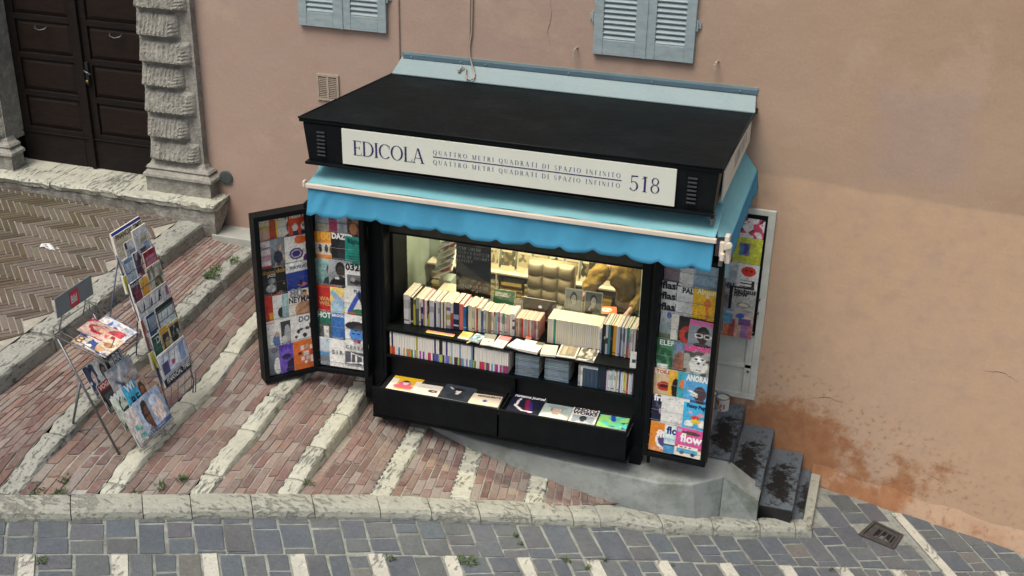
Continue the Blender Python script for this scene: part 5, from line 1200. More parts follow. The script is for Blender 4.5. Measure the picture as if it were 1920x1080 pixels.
# right door ------------------------------------------------------
root, M, W_, fw, ux, un = door_panel('display_door', (1.165, -1.333), (1.715, -1.356), .195, 2.095, None, .10)
RD = [
 [(0, .2, 1, 'mauve grey magazine', 'g 9c8894 7c6c78;n .3 6', ''), (.13, .2, .97, 'blue topped white magazine', 'bg dcdcd8;r 0 .7 1 1 3868b8;n .1 4', ''), (.245, .22, .97, 'pale sea blue magazine', 'g 9cb4c8 7c98ac;n .2 6', '')],
 [(0, .16, 1.03, 'white magazine with black title repeated three times', 'bg e2e2de;r .1 .08 .9 .14 c4c4c0', 'flash|.02|.78|.44|1c1c20|.04~flash|.02|.46|.44|1c1c20|.04~flash|.02|.13|.44|1c1c20|.04'),
  (.12, .22, .96, 'white magazine with faint pencil sketches', 'bg dededa;e .4 .3 .2 .15 c4c4c0;e .6 .5 .2 .1 ccccc8;t .1 .1 .9 .7 a0a0a0', 'PALAIS|.2|.82|.24|24242c|.02'),
  (.26, .20, .97, 'golden yellow magazine with orange figure', 'bg e4b020;e .62 .55 .14 .16 d8742c;l .6 .5 .62 .1 .06 d8742c;e .6 .78 .08 .06 e8e0c8', 'Almost|.16|.84|.28|f4e8b0|.02')],
 [(0, .17, 1.03, 'grey landscape magazine with pale sky', 'g c4ccd4 5c6c5c;r 0 0 1 .3 606c54;e .5 .5 .4 .15 8c9ca0;n .4 7', '80|.3|.80|.34|404c8c|.02'),
  (.10, .16, 1.0, 'cream magazine with grey green photo', 'bg dcd8cc;e .6 .45 .3 .25 8c9888;n .3 6', ''),
  (.16, .22, .96, 'dark magazine with red curved shape', 'bg 282024;e .4 .4 .35 .3 b4342c;e .5 .4 .25 .2 302828;n .3 6', 'BALLAD|.05|.84|.24|14141c|.02'),
  (.245, .24, .93, 'grey magazine with pink masthead above round sunglasses', 'bg 8c949c;h .5 .5 .27 40302c 14100f 202024;e .36 .50 .14 .09 e8e4dc;e .66 .50 .14 .09 e8e4dc;e .36 .50 .10 .06 2c2024;e .66 .50 .10 .06 2c2024;r 0 .9 1 1 7c8494', 'JUXTAPOZ|.02|.84|.215|d85c9c|.03')],
 [(0, .2, 1.03, 'green plant photo magazine', 'g 2c6c48 1c4c34;b 8 .6 48845c;r .05 .05 .5 .2 dce0d8;n .4 7', 'ELEP|.1|.80|.26|e8e8e4'),
  (.14, .17, .99, 'blue and brown photo magazine', 'g 6c88a8 74503c;e .4 .4 .35 .3 8c5c48;n .4 7', ''),
  (.235, .25, .97, 'pale animal photo magazine with pink masthead', 'bg a4a49c;e .5 .4 .32 .28 dcdcd4;e .5 .55 .16 .15 f0f0ec;e .42 .6 .05 .04 2c2c2c;e .62 .6 .05 .04 2c2c2c;e .5 .46 .06 .04 242424;b 9 .72 505450;n .2 8', 'ELEPHANT|.01|.86|.215|d8488c|.03')],
 [(0, .2, 1.0, 'sand coloured magazine with red lips', 'bg d0b48c;e .45 .42 .3 .16 b02c24;e .45 .42 .2 .05 401414;r .05 .82 .95 .95 e4dcc8', 'TOILET|.1|.84|.18|b0342c'),
  (.12, .15, .96, 'yellow and black poster style magazine', 'bg d8a83c;e .4 .4 .2 .35 1c1814;e .7 .3 .2 .2 a8302c;n .2 5', ''),
  (.20, .16, 1.0, 'turquoise and orange illustrated magazine', 'bg 38a0a8;e .3 .6 .2 .15 e07838;e .6 .35 .2 .15 e4d870;n .1 4', ''),
  (.255, .23, .95, 'blue magazine with a dark tusked animal', 'bg 58a8dc;e .6 .38 .24 .26 4c3c44;l .2 .45 .5 .35 .035 e8e8e0;l .3 .32 .5 .28 .03 e8e8e0;r 0 0 1 .14 2c6ca8;r .5 .02 .78 .2 3c3038', 'ANORAK|.08|.80|.26|ece8dc|.03')],
 [(0, .16, 1.0, 'dark navy magazine with pale ball', 'bg 1c2038;e .6 .5 .2 .14 b89cac;b 8 .75 4c5468;r .1 .02 .6 .1 d8d8d4', 'fri|.1|.82|.42|e8e8ec|.03'),
  (.085, .235, 1.0, 'plain off-white sheet folder', 'bg dcdcd6;n .05 5', ''),
  (.27, .215, .95, 'sky blue magazine with abstract red and yellow shapes', 'bg 40b0dc;e .26 .26 .18 .12 e8e8e0;e .78 .3 .18 .14 e8e4dc;e .5 .5 .16 .09 dc3c34;e .52 .36 .2 .08 e8c834;e .7 .62 .12 .06 e49cb0;e .3 .66 .08 .05 e49cb0', 'Funny Pages|.12|.84|.17|142c60|.02')],
 [(0, .2, 1.0, 'orange magazine with large white and purple disc', 'bg dc8428;e .75 .42 .5 .33 ece8e0;e .75 .42 .38 .25 50407c;r .72 .02 1 .1 e8e0d8', 'flo|.3|.5|.42|f4ece4|.03'),
  (.13, .19, .97, 'pale blue magazine with navy title', 'g d4e4e4 b4d4d8;r 0 0 1 .26 4898c8;r 0 .26 1 .32 30343c;r 0 .32 1 .36 dce0dc', 'flow|.1|.70|.42|1c2c6c|.03'),
  (.225, .235, .98, 'pink magazine with a light blue bus', 'bg d8589c;r 0 .3 1 .38 c44c40;r 0 0 1 .30 e4dccc;r .1 .12 .86 .28 58a8cc;r .12 .28 .84 .36 ece8e0;e .28 .12 .08 .06 24344c;e .68 .10 .08 .06 24344c;e .55 .84 .35 .07 5c4438;e .12 .88 .08 .06 9cb4cc;r .2 .3 .28 .34 b8503c;r .36 .3 .44 .34 b8503c;r .52 .3 .6 .34 b8503c', 'flow|.18|.50|.42|f8f0ec|.03')]]
rack_rows(RD, Vector((1.165, -1.333, 0)), ux, un, W_, 2.06, .2525, 'open right door', root=root, hgt=.285)

# white framed cabinet on the wall --------------------------------
wc = thing('wall_cabinet', 'white painted wooden cabinet fixed to the wall beside the kiosk, magazines above blank panels', 'cabinet', (1.55, -.03, .1))
X0, X1, Z0, Z1 = 1.16, 1.945, .10, 2.02
mb = MB()
for b_ in (((X0, -.045, Z0), (X1, -.004, Z0 + .055)), ((X0, -.045, Z1 - .05), (X1, -.004, Z1)), ((X1 - .065, -.045, Z0 + .055), (X1, -.004, Z1 - .05)), ((X0, -.045, Z0 + .055), (X0 + .06, -.004, Z1 - .05)), ((X0 + .06, -.040, .745), (X1 - .065, -.004, .80)), ((X0 + .06, -.040, .425), (X1 - .065, -.004, .465)), ((X1 - .13, -.040, Z0 + .055), (X1 - .0655, -.0045, .745))): mb.box(*b_)
mb.build('frame', M_whiteframe, parent=wc, bevel=.004)
kp_('lower_panel', M_whiteframe, ((X0 + .061, -.022, Z0 + .056), (X1 - .131, -.006, .424)), parent=wc); kp_('lower_panel', M_whiteframe, ((X0 + .061, -.022, .466), (X1 - .131, -.006, .744)), parent=wc)
mb = MB(); 
for b_ in (((X1 - .083, -.056, .80), (X1 - .066, -.0455, Z1 - .052)), ((X0 + .06, -.056, Z1 - .085), (X1 - .084, -.0455, Z1 - .052)), ((X0 + .06, -.056, .785), (X1 - .066, -.0455, .799))): mb.box(*b_)
mb.build('inner_edge', M_black, parent=wc)
kp_('case_back', M_dark, ((X0 + .061, -.012, .801), (X1 - .066, -.006, Z1 - .051)), parent=wc)
for z in (1.16, 1.02, .40):
    mb = MB(); mb.tube([(X1 - .06 if z > .5 else X1 - .09, -.046, z), (X1 - .06 if z > .5 else X1 - .09, -.06, z)], .012, 10); mb.build('lock', M_steel, parent=wc, smooth=True)
WC = [
 [(.16, .2, .95, 'black and white portrait magazine', 'g a0a4a8 787c80;h .5 .6 .24 c0bcb4 202024 d0d0cc', ''), (.335, .215, .9, 'white magazine with pink floral pattern', 'bg e6e2de;b 6 .55 d04868;b 9 .72 2c2c30', '')],
 [(.12, .2, .95, 'grey and rust abstract magazine', 'g 9c9ca8 a87c74;l .1 .1 .8 .8 .05 4c5468;l .3 .1 .9 .6 .04 6c4848;n .3 6', ''), (.285, .25, .98, 'lime yellow magazine with a small square picture', 'bg ccd04c;r .18 .35 .58 .82 7484a8;e .4 .6 .12 .2 5c4488;r .25 .4 .35 .7 48889c;n .05 4', '')],
 [(.08, .21, 1.0, 'blue white magazine with dark masthead', 'g ccd4dc 8ca0b4;b 6 .6 5c7890;n .2 6', 'FRAME|.06|.82|.28|1c2430|.03'), (.20, .21, .93, 'grey magazine with faint buildings', 'g d4d8d8 acb4b8;r .15 .2 .4 .6 949c9c;r .5 .1 .8 .7 a4acac;t .1 .75 .9 .9 606468', ''), (.375, .19, .93, 'white magazine with red face disc and black bars', 'bg e2e2de;e .5 .72 .34 .2 d43c30;e .4 .76 .08 .03 201c1c;e .62 .74 .08 .03 201c1c;r .15 .1 .85 .14 1c1c20;r .15 .22 .85 .26 1c1c20;r .15 .34 .85 .38 1c1c20;r .72 .1 .85 .38 1c1c20', '')],
 [(.05, .22, 1.0, 'grey magazine with dim portrait', 'g a4a8ac 808488;e .5 .4 .3 .3 6c6c70;n .2 6', 'DAMN|.1|.84|.26|3c4c60|.03'), (.225, .22, .96, 'black magazine edge behind a grey one', 'bg 1c1c20', ''), (.25, .215, .93, 'pale grey magazine with a curled hand shape', 'bg b4b4ac;e .5 .35 .3 .12 8c8478;e .5 .35 .2 .07 c8c0b4;r .1 .8 .9 .81 34343c', 'bauhaus|.06|.82|.26|24242c|.02~now|.06|.70|.26|24242c|.02')],
 [(.02, .2, 1.0, 'blue and white brochure', 'g d0d8dc a4b4c0;b 5 .6 6c94b0', ''), (.13, .2, .98, 'light blue magazine with dark stripes', 'bg 6c9cb8;r .1 .0 .3 .5 3c4c58;r .5 .1 .6 .6 404c5c;n .2 5', ''), (.235, .27, .95, 'magazine of coloured blocks', 'bg b8a8a0;r 0 .0 .2 .6 c07048;r .2 0 .4 .7 a04848;r .4 0 .6 .62 c8a08c;r .6 0 .8 .75 8c6ca0;r .8 0 1 .6 b8707c;r 0 .5 .3 .9 6098b4;r .5 .5 .9 .75 6c4878;e .55 .86 .14 .1 2c60b4;n .25 5', '')]]
rack_rows(WC, Vector((X0, -.046, 0)), Vector((1, 0, 0)), Vector((0, -1, 0)), X1 - X0, 1.99, .235, 'wall cabinet', x_in=.0, depth0=.004, dstep=.013, root=None, wires=False, hgt=.27, right=.088)

# ---------------------------------------------------------------- books
def book(x, y, z, t, h, d, cols, label, group, name='book', lean=0, cache={}):
    """standing book, spine towards -y; cols = spine bands from the bottom: (fraction, colour) pairs"""
    if len(cols) == 1 and name == 'book':
        q_ = gb.random(); c_ = cols[0][1]; rgb_ = [int(c_[i:i + 2], 16) for i in (0, 2, 4)]; k_ = .55 if sum(rgb_) > 330 else 1.9
        c2_ = ''.join('%02x' % min(255, int(v * k_)) for v in rgb_)
        if q_ < .30: cols = [(.10, c_), (.05, c2_), (.38, c_), (.30, ''.join('%02x' % int(v * .86) for v in rgb_)), (.17, c_)]
        elif q_ < .5: cols = [(.55, c_), (.22, ''.join('%02x' % int(v * .80) for v in rgb_)), (.23, c_)]
        elif q_ < .62: cols = [(.06, c_), (.04, c2_), (.90, c_)]
    key = (round(t, 4), round(h, 3), round(d, 3), tuple(cols), name)
    if key in cache and not lean:
        o = cache[key].copy(); col.objects.link(o)
    else:
        mb = MB(); e = .0012; cov = hx(cols[-1][1]); pg = (.60, .555, .43)
        zz_ = 0
        for fr, c in cols:
            z1 = zz_ + fr * h; mb.add([(e, 0, zz_), (t - e, 0, zz_), (t - e, 0, z1), (e, 0, z1)], [(0, 1, 2, 3)], hx(c))
            mb.add([(e, 0, zz_), (0, .003, zz_), (0, .003, z1), (e, 0, z1)], [(3, 2, 1, 0)], hx(c)); mb.add([(t - e, 0, zz_), (t, .003, zz_), (t, .003, z1), (t - e, 0, z1)], [(0, 1, 2, 3)], hx(c))
            zz_ = z1
        bt = min(.002, t * .12)
        mb.box((0, .003, 0), (bt, d, h), cov); mb.box((t - bt, .003, 0), (t, d, h), cov); mb.box((bt, .004, .001), (t - bt, d - .003, h - .004), pg)
        mb.add([(e, 0, h), (t - e, 0, h), (t - bt, .004, h), (bt, .004, h)], [(0, 1, 2, 3)], cov)
        o = mb.build(name, M_paper); cache[key] = o
    o.location = (x, y, z); o.rotation_euler = (0, lean, 0); tag(o, label, 'book', group); return o
gb = random.Random(77)
ZS = .9455
W_, CR = 'dcd8cc', 'd6cfba'
UP = [  # crop-unit width (1377 per metre), height, depth, bands, label
 (70, .295, .27, [(1, 'dad8d0')], 'tall thick white book at the left end of the upper shelf'), (18, .292, .27, [(1, 'd4d0c8')], 'thin white book second on the upper shelf'), (38, .27, .26, [(.08, '201c2c'), (.06, 'c8c0b0'), (.86, '241c30')], 'dark violet book near the left end of the upper shelf'),
 (32, .255, .25, [(.8, 'b8b030'), (.2, '6c6430')], 'olive yellow book near the left end of the upper shelf'), (42, .27, .25, [(.6, '50544c'), (.4, '9c9c88')], 'grey green photo-spined book near the left end of the upper shelf'), (24, .268, .25, [(1, W_)], None),
 (28, .265, .25, [(.25, '2c3058'), (.2, 'a89cb8'), (.25, '28284c'), (.3, 'dcd4d0')], 'white book with navy spine blocks on the upper shelf'), (20, .27, .25, [(.4, 'b89848'), (.6, 'b43c70')], 'magenta topped book on the upper shelf'), (34, .267, .24, [(1, W_)], None),
 (14, .26, .24, [(.3, 'c8c048'), (.3, '4c4858'), (.2, 'c87858'), (.2, '282430')], 'thin black and yellow book on the upper shelf'), (14, .262, .24, [(.5, 'b8b038'), (.5, '18181c')], 'thin half black half yellow book on the upper shelf'), (62, .265, .24, [(1, 'd0ccd4')], 'thick lavender white book on the upper shelf'),
 (20, .25, .23, [(1, '2c2454')], 'narrow indigo book on the upper shelf'), (26, .262, .23, [(1, W_)], None), (26, .262, .23, [(1, 'c4c8d8')], None), (12, .262, .23, [(1, '1c1c24')], 'very thin black book on the upper shelf'), (32, .262, .23, [(1, CR)], None), (12, .262, .23, [(1, '3c2c34')], 'very thin maroon book on the upper shelf'),
 (26, .262, .23, [(1, CR)], None), (56, .26, .23, [(.12, '9098b8'), (.2, 'd4ccb8'), (.2, 'a8a058'), (.15, 'd4ccb8'), (.13, '6858a0'), (.2, 'd4ccb8')], 'cream book with coloured spine pictures on the upper shelf'), (36, .262, .23, [(.62, 'a8404c'), (.38, 'd8d0c4')], 'white book with red lower spine on the upper shelf'),
 (72, .265, .22, [(.12, '1c2440'), (.06, 'c8ccd4'), (.2, '1c2440'), (.18, '8c98b4'), (.44, '1c2440')], 'thick navy book with pale script on the upper shelf'), (56, .262, .22, [(1, 'd87468')], 'thick salmon pink book on the upper shelf'), (36, .24, .21, [(1, '2870ac')], 'bright blue book on the upper shelf'), (22, .24, .21, [(1, '1c3054')], 'dark blue book beside the bright blue one'),
 (28, .25, .2, [(1, CR)], None), (26, .255, .2, [(1, 'd8d0b8')], None), (26, .25, .2, [(1, 'ccc4ac')], None), (26, .248, .2, [(1, CR)], None), (22, .235, .2, [(1, 'c43828')], 'scarlet book on the upper shelf'), (40, .24, .2, [(1, CR)], None), (30, .225, .19, [(.3, '60708c'), (.7, '3c5888')], 'steel blue book on the upper shelf'),
 (28, .225, .19, [(1, 'c0c0b8')], None), (30, .225, .19, [(1, 'b8b4a0')], None), (42, .222, .19, [(1, '8c7858')], 'tan brown book on the upper shelf'), (30, .222, .19, [(1, CR)], None), (18, .22, .19, [(.8, 'c4b8a8'), (.2, 'a83c3c')], 'pale book with red spine head on the upper shelf'), (26, .22, .19, [(1, '88b0b8')], 'pale turquoise book on the upper shelf'),
 (14, .22, .19, [(1, 'dcd4c8')], None), (14, .22, .19, [(1, 'b83c6c')], 'thin magenta book on the upper shelf'), (38, .22, .19, [(1, W_)], None), (24, .218, .19, [(.5, 'b8c4b8'), (.5, '4c7c7c')], 'teal spined book on the upper shelf'), (34, .216, .19, [(1, 'c8c0b0')], None), (34, .216, .19, [(1, 'b8a498')], 'dusty pink book on the upper shelf'), (34, .214, .19, [(1, W_)], None),
 (30, .214, .19, [(.3, 'd4d4d4'), (.15, '30345c'), (.2, 'd4d4d4'), (.1, '34345c'), (.25, 'd4d4d4')], 'white book with navy dots on the upper shelf')]
x = -1.138
for k, (wc_, h, d_, bands, lab) in enumerate(UP):
    t = wc_ / 1377 * .985; yf = -1.20 + .10 * min(1, (x + 1.14) / 1.0)
    book(x, yf + gb.uniform(-.004, .006), ZS, t - .0012, h * gb.uniform(.96, 1.02), min(d_, -.905 - yf), bands, lab or 'plain cream or white book in the left group on the upper shelf', 'books on the upper shelf')
    x += t
x += .008
G2 = [(24, 'b09070'), (16, 'c8b8a0'), (18, '9c8474'), (24, 'c43c30'), (16, 'c4bcb0'), (20, 'a8a09c'), (18, 'b4a498'), (14, 'd06c38'), (18, 'c4c0b8'), (16, '8c8080'), (16, 'b87468'), (18, '98606c'), (20, 'c4b8a8'), (14, '8c5c54')]
nmc = {'c43c30': 'red', 'd06c38': 'orange', '98606c': 'plum', 'b87468': 'terracotta', '8c5c54': 'rust brown', 'b09070': 'sand'}
for w_, c in G2:
    t = w_ / 1100 * .95; lab = f'{nmc[c]} paperback in the short group in front of the laptop' if c in nmc else 'faded paperback in the short group in front of the laptop'
    book(x, -1.10, ZS, t - .001, .185 * gb.uniform(.97, 1.02), .19, [(1, c)], lab, 'books on the upper shelf'); x += t
x = .185; t = .0188; n = 0
while x < .655:
    c = '2c8c74' if n == 3 else gb.choice(['d8d2be', 'd6d0c0', 'd4ccb8', 'dad6c6'] if n < 18 else ['d4ccb4', 'd0c4ac', 'd8d4c8'])
    book(x, -1.115 + gb.uniform(-.002, .002), ZS, t - .0008, .238, .208, [(.5, c), (.5, c)], 'green spined book in the long white row' if n == 3 else 'cream spined book in the long uniform row on the upper shelf', 'long row of cream spines'); x += t; n += 1
G4 = [(18, .25, [(1, 'd8d4cc')], None), (14, .26, [(1, 'a8b8d0')], 'thin pale blue book right of the long cream row'), (22, .295, [(1, '1c1c20')], 'tall black book right of the long cream row'), (20, .295, [(.5, '2c2c30'), (.1, 'a8a8a4'), (.4, '202024')], 'black book with grey mark right of the long cream row'), (28, .305, [(.35, 'b0b8bc'), (.2, '3c4448'), (.45, 'c8ccc8')], 'white and grey photo-spined tall book'), (26, .30, [(1, '48888c')], 'tall teal book on the upper shelf'),
 (28, .30, [(.5, '1c1c20'), (.1, '70342c'), (.4, '241c20')], 'tall black book beside the ochre one'), (38, .30, [(1, 'd89c20')], 'ochre yellow tall book on the upper shelf'), (24, .30, [(1, 'd0d4dc')], None), (18, .30, [(1, 'b8bcc8')], None), (18, .29, [(1, '6c7c94')], 'slate blue tall book on the upper shelf'), (16, .30, [(1, 'd8d8d8')], None), (22, .29, [(.5, '98a0a4'), (.5, '505c6c')], 'grey mottled tall book on the upper shelf'), (22, .30, [(1, 'd4d4cc')], None),
 (26, .30, [(.3, 'd0602c'), (.3, '8c64a0'), (.4, '2c8c70')], 'book with green, purple and orange spine bands'), (14, .29, [(1, 'c8c0b0')], None), (30, .30, [(1, 'dcdcd4')], None), (28, .30, [(1, 'd4d4d0')], None), (16, .29, [(1, '202024')], 'slim black book near the right post'), (14, .29, [(.7, '28242c'), (.3, 'a85c40')], 'black and brown book near the right post'), (14, .285, [(1, '1c1c20')], 'last black book against the right post')]
x += .004
sc4 = (1.015 - x) / (sum(q[0] for q in G4) / 1100)
for w_, h, bands, lab in G4:
    t = w_ / 1100 * sc4; book(x, -1.15 + gb.uniform(-.008, .008), ZS, t - .001, h * .95, .24, bands, lab or 'pale tall book in the right group on the upper shelf', 'books on the upper shelf'); x += t
# lower shelf: white magazines with coloured feet
LC = ['c87430', 'b0402c', 'd4542c', W_, W_, '2c70ac', W_, W_, 'd89850', W_, '50a0a4', 'd07840', 'c89838', '50742c', W_, '4c9cb8', 'c4b430', W_, '9c48a8', W_, '7c409c', W_, W_, 'b83058', 'c04068', W_, '602c58', '3c64a8', '584c8c', '6c74b0', 'a4c458', 'a8bc50', '3c2468', 'b09cc8', '7474c0', '686cb4', 'c8ac30', '58a8c8', W_, '503444', '4c3040', 'a0c070', '9c3c34', '4898a8', '74a8c4', W_, '8c80b4', W_, '6c8cac', '5898b0', '84b038', '8c6c5c', W_, W_, 'b82c4c', 'c4305c', 'b84048', 'c8a868', '584c90', '8c3c58', W_, '58a4c4', W_, 'b03c98', '9c2c84', W_, 'a83c64', '8c98b4', 'a83440', '8c3890', '9c3058']
FULL = {1: '342458', 16: 'a8a430', 27: '34246c', 30: '1c1c24', 31: '24242c', 34: '34246c', 37: '8cb0c4', 42: '7c94b8', 49: '7098b0', 50: '1c1c28'}
x = -1.232; t = (1.232 - .108) / len(LC)
for k, c in enumerate(LC):
    up = FULL.get(k, gb.choice(['dedad0', 'dcd8cc', 'd8d8d0'])); h = (.222 - .0002 * k) * gb.uniform(.985, 1.01)
    lab = 'plain white spined volume in the long low row of the kiosk' if c == W_ and k not in FULL else None
    lab = lab or 'white spined volume with a coloured foot in the long low row of the kiosk'
    book(x, -1.31 + gb.uniform(-.002, .002), .6755, t - .0007, h, .17, [(.36, c), (.64, up)], lab, 'low row of white spined volumes'); x += t
# two piles of flat books
for (x0, wid) in ((-.048, .215), (.222, .215)):
    side_ = 'left' if x0 < .1 else 'right'
    for k in range(13):
        zt = .6755 + k * .0165; mb = MB(); j = gb.uniform(-.003, .003); c = jit(hx('64747f'), .35, gb)
        mb.box((0, 0, 0), (wid, .003, .0155), c); mb.box((0, .0031, .0005), (wid - .002, .24, .015), (.55, .52, .42)); mb.box((0, .003, .0150), (wid, .24, .0156), c)
        mb.box((wid * .12, -.0006, .006), (wid * gb.uniform(.5, .85), 0, .009), (.36, .40, .44))
        o = mb.build('book', M_paper); o.location = (x0 + j, -1.295 + gb.uniform(-.004, .004), zt); tag(o, ('topmost book of' if k == 12 else 'slate grey book lying in') + f' the {side_} flat pile on the lower shelf', 'book', 'slate grey books lying in two flat piles')
    flat_item('postcard', .17, .13, .004, 'bg c4bca8;b 5 .5 6c6858;b 7 .7 e0d8c8', frame_M((x0 + .02, -1.25, .6755 + 13 * .0165), (1, .06, 0), (0, 1, 0)), None, f'mottled picture card on top of the {side_} flat pile', 'postcard', seed=3)
x = .525
G5 = [(26, '9ca0a4'), (24, 'd8d4c8')] + [(15, c) for c in ('34485c', '3c5064', '2c4054', '384c60', '34485c', '30445a', '3c5064', '34485c', '2c4054', '384c60', '34485c')] + [(16, '1c2838')] * 6 + [(18, 'c8b4c8'), (18, 'd8d4d8'), (16, 'ccd4d4'), (18, 'b4ccd0'), (16, 'd8d8d4'), (18, 'd4d0c8'), (16, 'b8a890'), (18, 'd0d4dc'), (14, '2c48a8'), (18, 'c8ccc8'), (18, 'd4d4cc'), (16, 'c8c430'), (18, 'c0b8a8'), (18, 'b03438'), (14, 'd8d4cc'), (18, 'b4c8cc'), (14, 'b4acb8'), (16, '3c2830')]
sc5 = (1.02 - x) / sum(q[0] for q in G5)
named = {'2c48a8': 'royal blue', 'c8c430': 'lemon yellow', 'b03438': 'crimson', 'c8b4c8': 'pale lilac', 'b8a890': 'sand', '3c2830': 'dark brown'}
for w_, c in G5:
    t = w_ * sc5; dk = c in ('34485c', '3c5064', '2c4054', '384c60', '30445a'); h = .205 if dk else (.222 if c == '1c2838' else .20 * gb.uniform(.95, 1.06))
    lab = 'slate blue magazine standing in the uniform set on the lower shelf' if dk else ('dark navy magazine in the taller set on the lower shelf' if c == '1c2838' else (f'{named[c]} magazine in the mixed set at the right of the lower shelf' if c in named else 'pale magazine standing at the right part of the lower shelf'))
    book(x, -1.30, .6755, t - .0007, h, .18, [(.12, c), (.76, c), (.12, 'c8ccd0' if dk else c)] if dk else [(1, c)], lab, 'magazines standing on the lower shelf'); x += t

# flat things along the front of the upper shelf
def lay(name, pts, z, th, ops, label, cat, title=None, group=None, seed=0):
    fl_, fr_, bl_ = [at_z(u, v, z) for u, v in pts]
    if cat == 'book': sh = max(0, -1.585 - min(fl_.y, fr_.y)); fl_.y += sh; fr_.y += sh
    ux = fr_ - fl_; uy = bl_ - fl_; M = frame_M((fl_.x, fl_.y, z - th), ux, uy)
    return flat_item(name, ux.length, abs(uy.dot(Vector((-ux.y, ux.x, 0)).normalized())), th, ops, M, title, label, cat, group, seed=seed)
c6 = lambda x, y: (700 + x / 6.75, 560 + y / 6.75)
c7 = lambda x, y: (960 + x / 5.4, 560 + y / 5.4)
ZB = .950
lay('bookmark_strip', [c6(662, 425), c6(1010, 482), c6(690, 396)], ZB, .003, 'bg d8c858;r .03 .45 .98 .95 b84070;t .05 .5 .95 .9 e8d8c8', 'long pink and yellow strip on the upper shelf edge', 'bookmark')
lay('booklet', [c6(1065, 495), c6(1200, 520), c6(1130, 408)], ZB + .004, .008, 'bg d8ac58;b 5 .55 e0c88c;r 0 0 1 .2 d0d0c8', 'ochre yellow booklet lying on the upper shelf edge', 'booklet')
lay('booklet', [c6(1205, 520), c6(1330, 552), c6(1280, 430)], ZB + .006, .012, 'bg d8dcd8;b 4 .45 7ca4b4;b 6 .6 6c7474;r 0 0 1 .15 90a8b8', 'blue and white marbled booklet lying on the upper shelf edge', 'booklet')
lay('pencil', [c6(1178, 552), c6(1192, 558), c6(1200, 520)], ZB + .002, .007, 'bg d8c040', 'short yellow pencil stub lying by the marbled booklet', 'pencil')
lay('booklet', [c6(1350, 575), c6(1500, 592), c6(1430, 440)], ZB + .004, .010, 'bg dcd4c4;r 0 .55 1 1 8c8c84;e .6 .3 .06 .06 3c3c3c', 'white and grey booklet lying on the upper shelf edge', 'booklet')
lay('booklet', [c6(1490, 595), c6(1640, 625), c6(1575, 455)], ZB + .010, .010, 'bg e4dccc;r .05 .62 1 1 d07474;t .15 .7 .9 .9 e4c8c4;e .6 .3 .06 .05 3c3c3c', 'white booklet with pink upper half lying on the upper shelf edge', 'booklet')
lay('paper_stack', [c6(1690, 590), c7(60, 510), c6(1790, 495)], ZB + .012, .014, 'bg dce0e4;n .05 4', 'left white paper stack on the upper shelf edge', 'papers')
lay('paper_stack', [c7(60, 505), c7(255, 545), c7(115, 405)], ZB + .018, .022, 'bg dcdcd8;r .6 .7 1 1 6c6c60;n .06 4', 'thicker white paper stack with dark corner print on the upper shelf edge', 'papers')
lay('toy_token', [c7(138, 398), c7(195, 403), c7(145, 380)], ZB + .020, .018, 'bg c85438', 'small orange red block on the thicker paper stack', 'token')
lay('card_pack', [c7(285, 560), c7(440, 575), c7(325, 462)], ZB + .010, .018, 'bg d4ccb8;n .05 3', 'small cream pack of cards on the upper shelf edge', 'cards')
lay('photo_booklet', [c7(447, 578), c7(640, 605), c7(530, 455)], ZB + .006, .008, 'bg d8d4c8;r .08 .08 .92 .92 8c8474;r .2 .2 .4 .8 b8a88c;r .5 .3 .7 .9 a49880;n .3 6', 'left booklet with brown town photo on the upper shelf edge', 'booklet')
lay('photo_booklet', [c7(643, 610), c7(825, 640), c7(715, 485)], ZB + .008, .010, 'bg d8d4c8;r .08 .08 .92 .92 98948c;b 6 .5 5c5c54;b 8 .7 c8c0b0', 'right booklet with grey landscape photo on the upper shelf edge', 'booklet')
flat_item('standing_card', .108, .150, .008, 'bg dededa;t .2 .8 .8 .84 606060', frame_M((.975, -1.315, ZS), (1, .12, 0), (0, .04, 1)), parse_title('IBTJ|.14|.36|.30|202024|.03'), 'white standing card with bold black letters at the right end of the upper shelf', 'card')

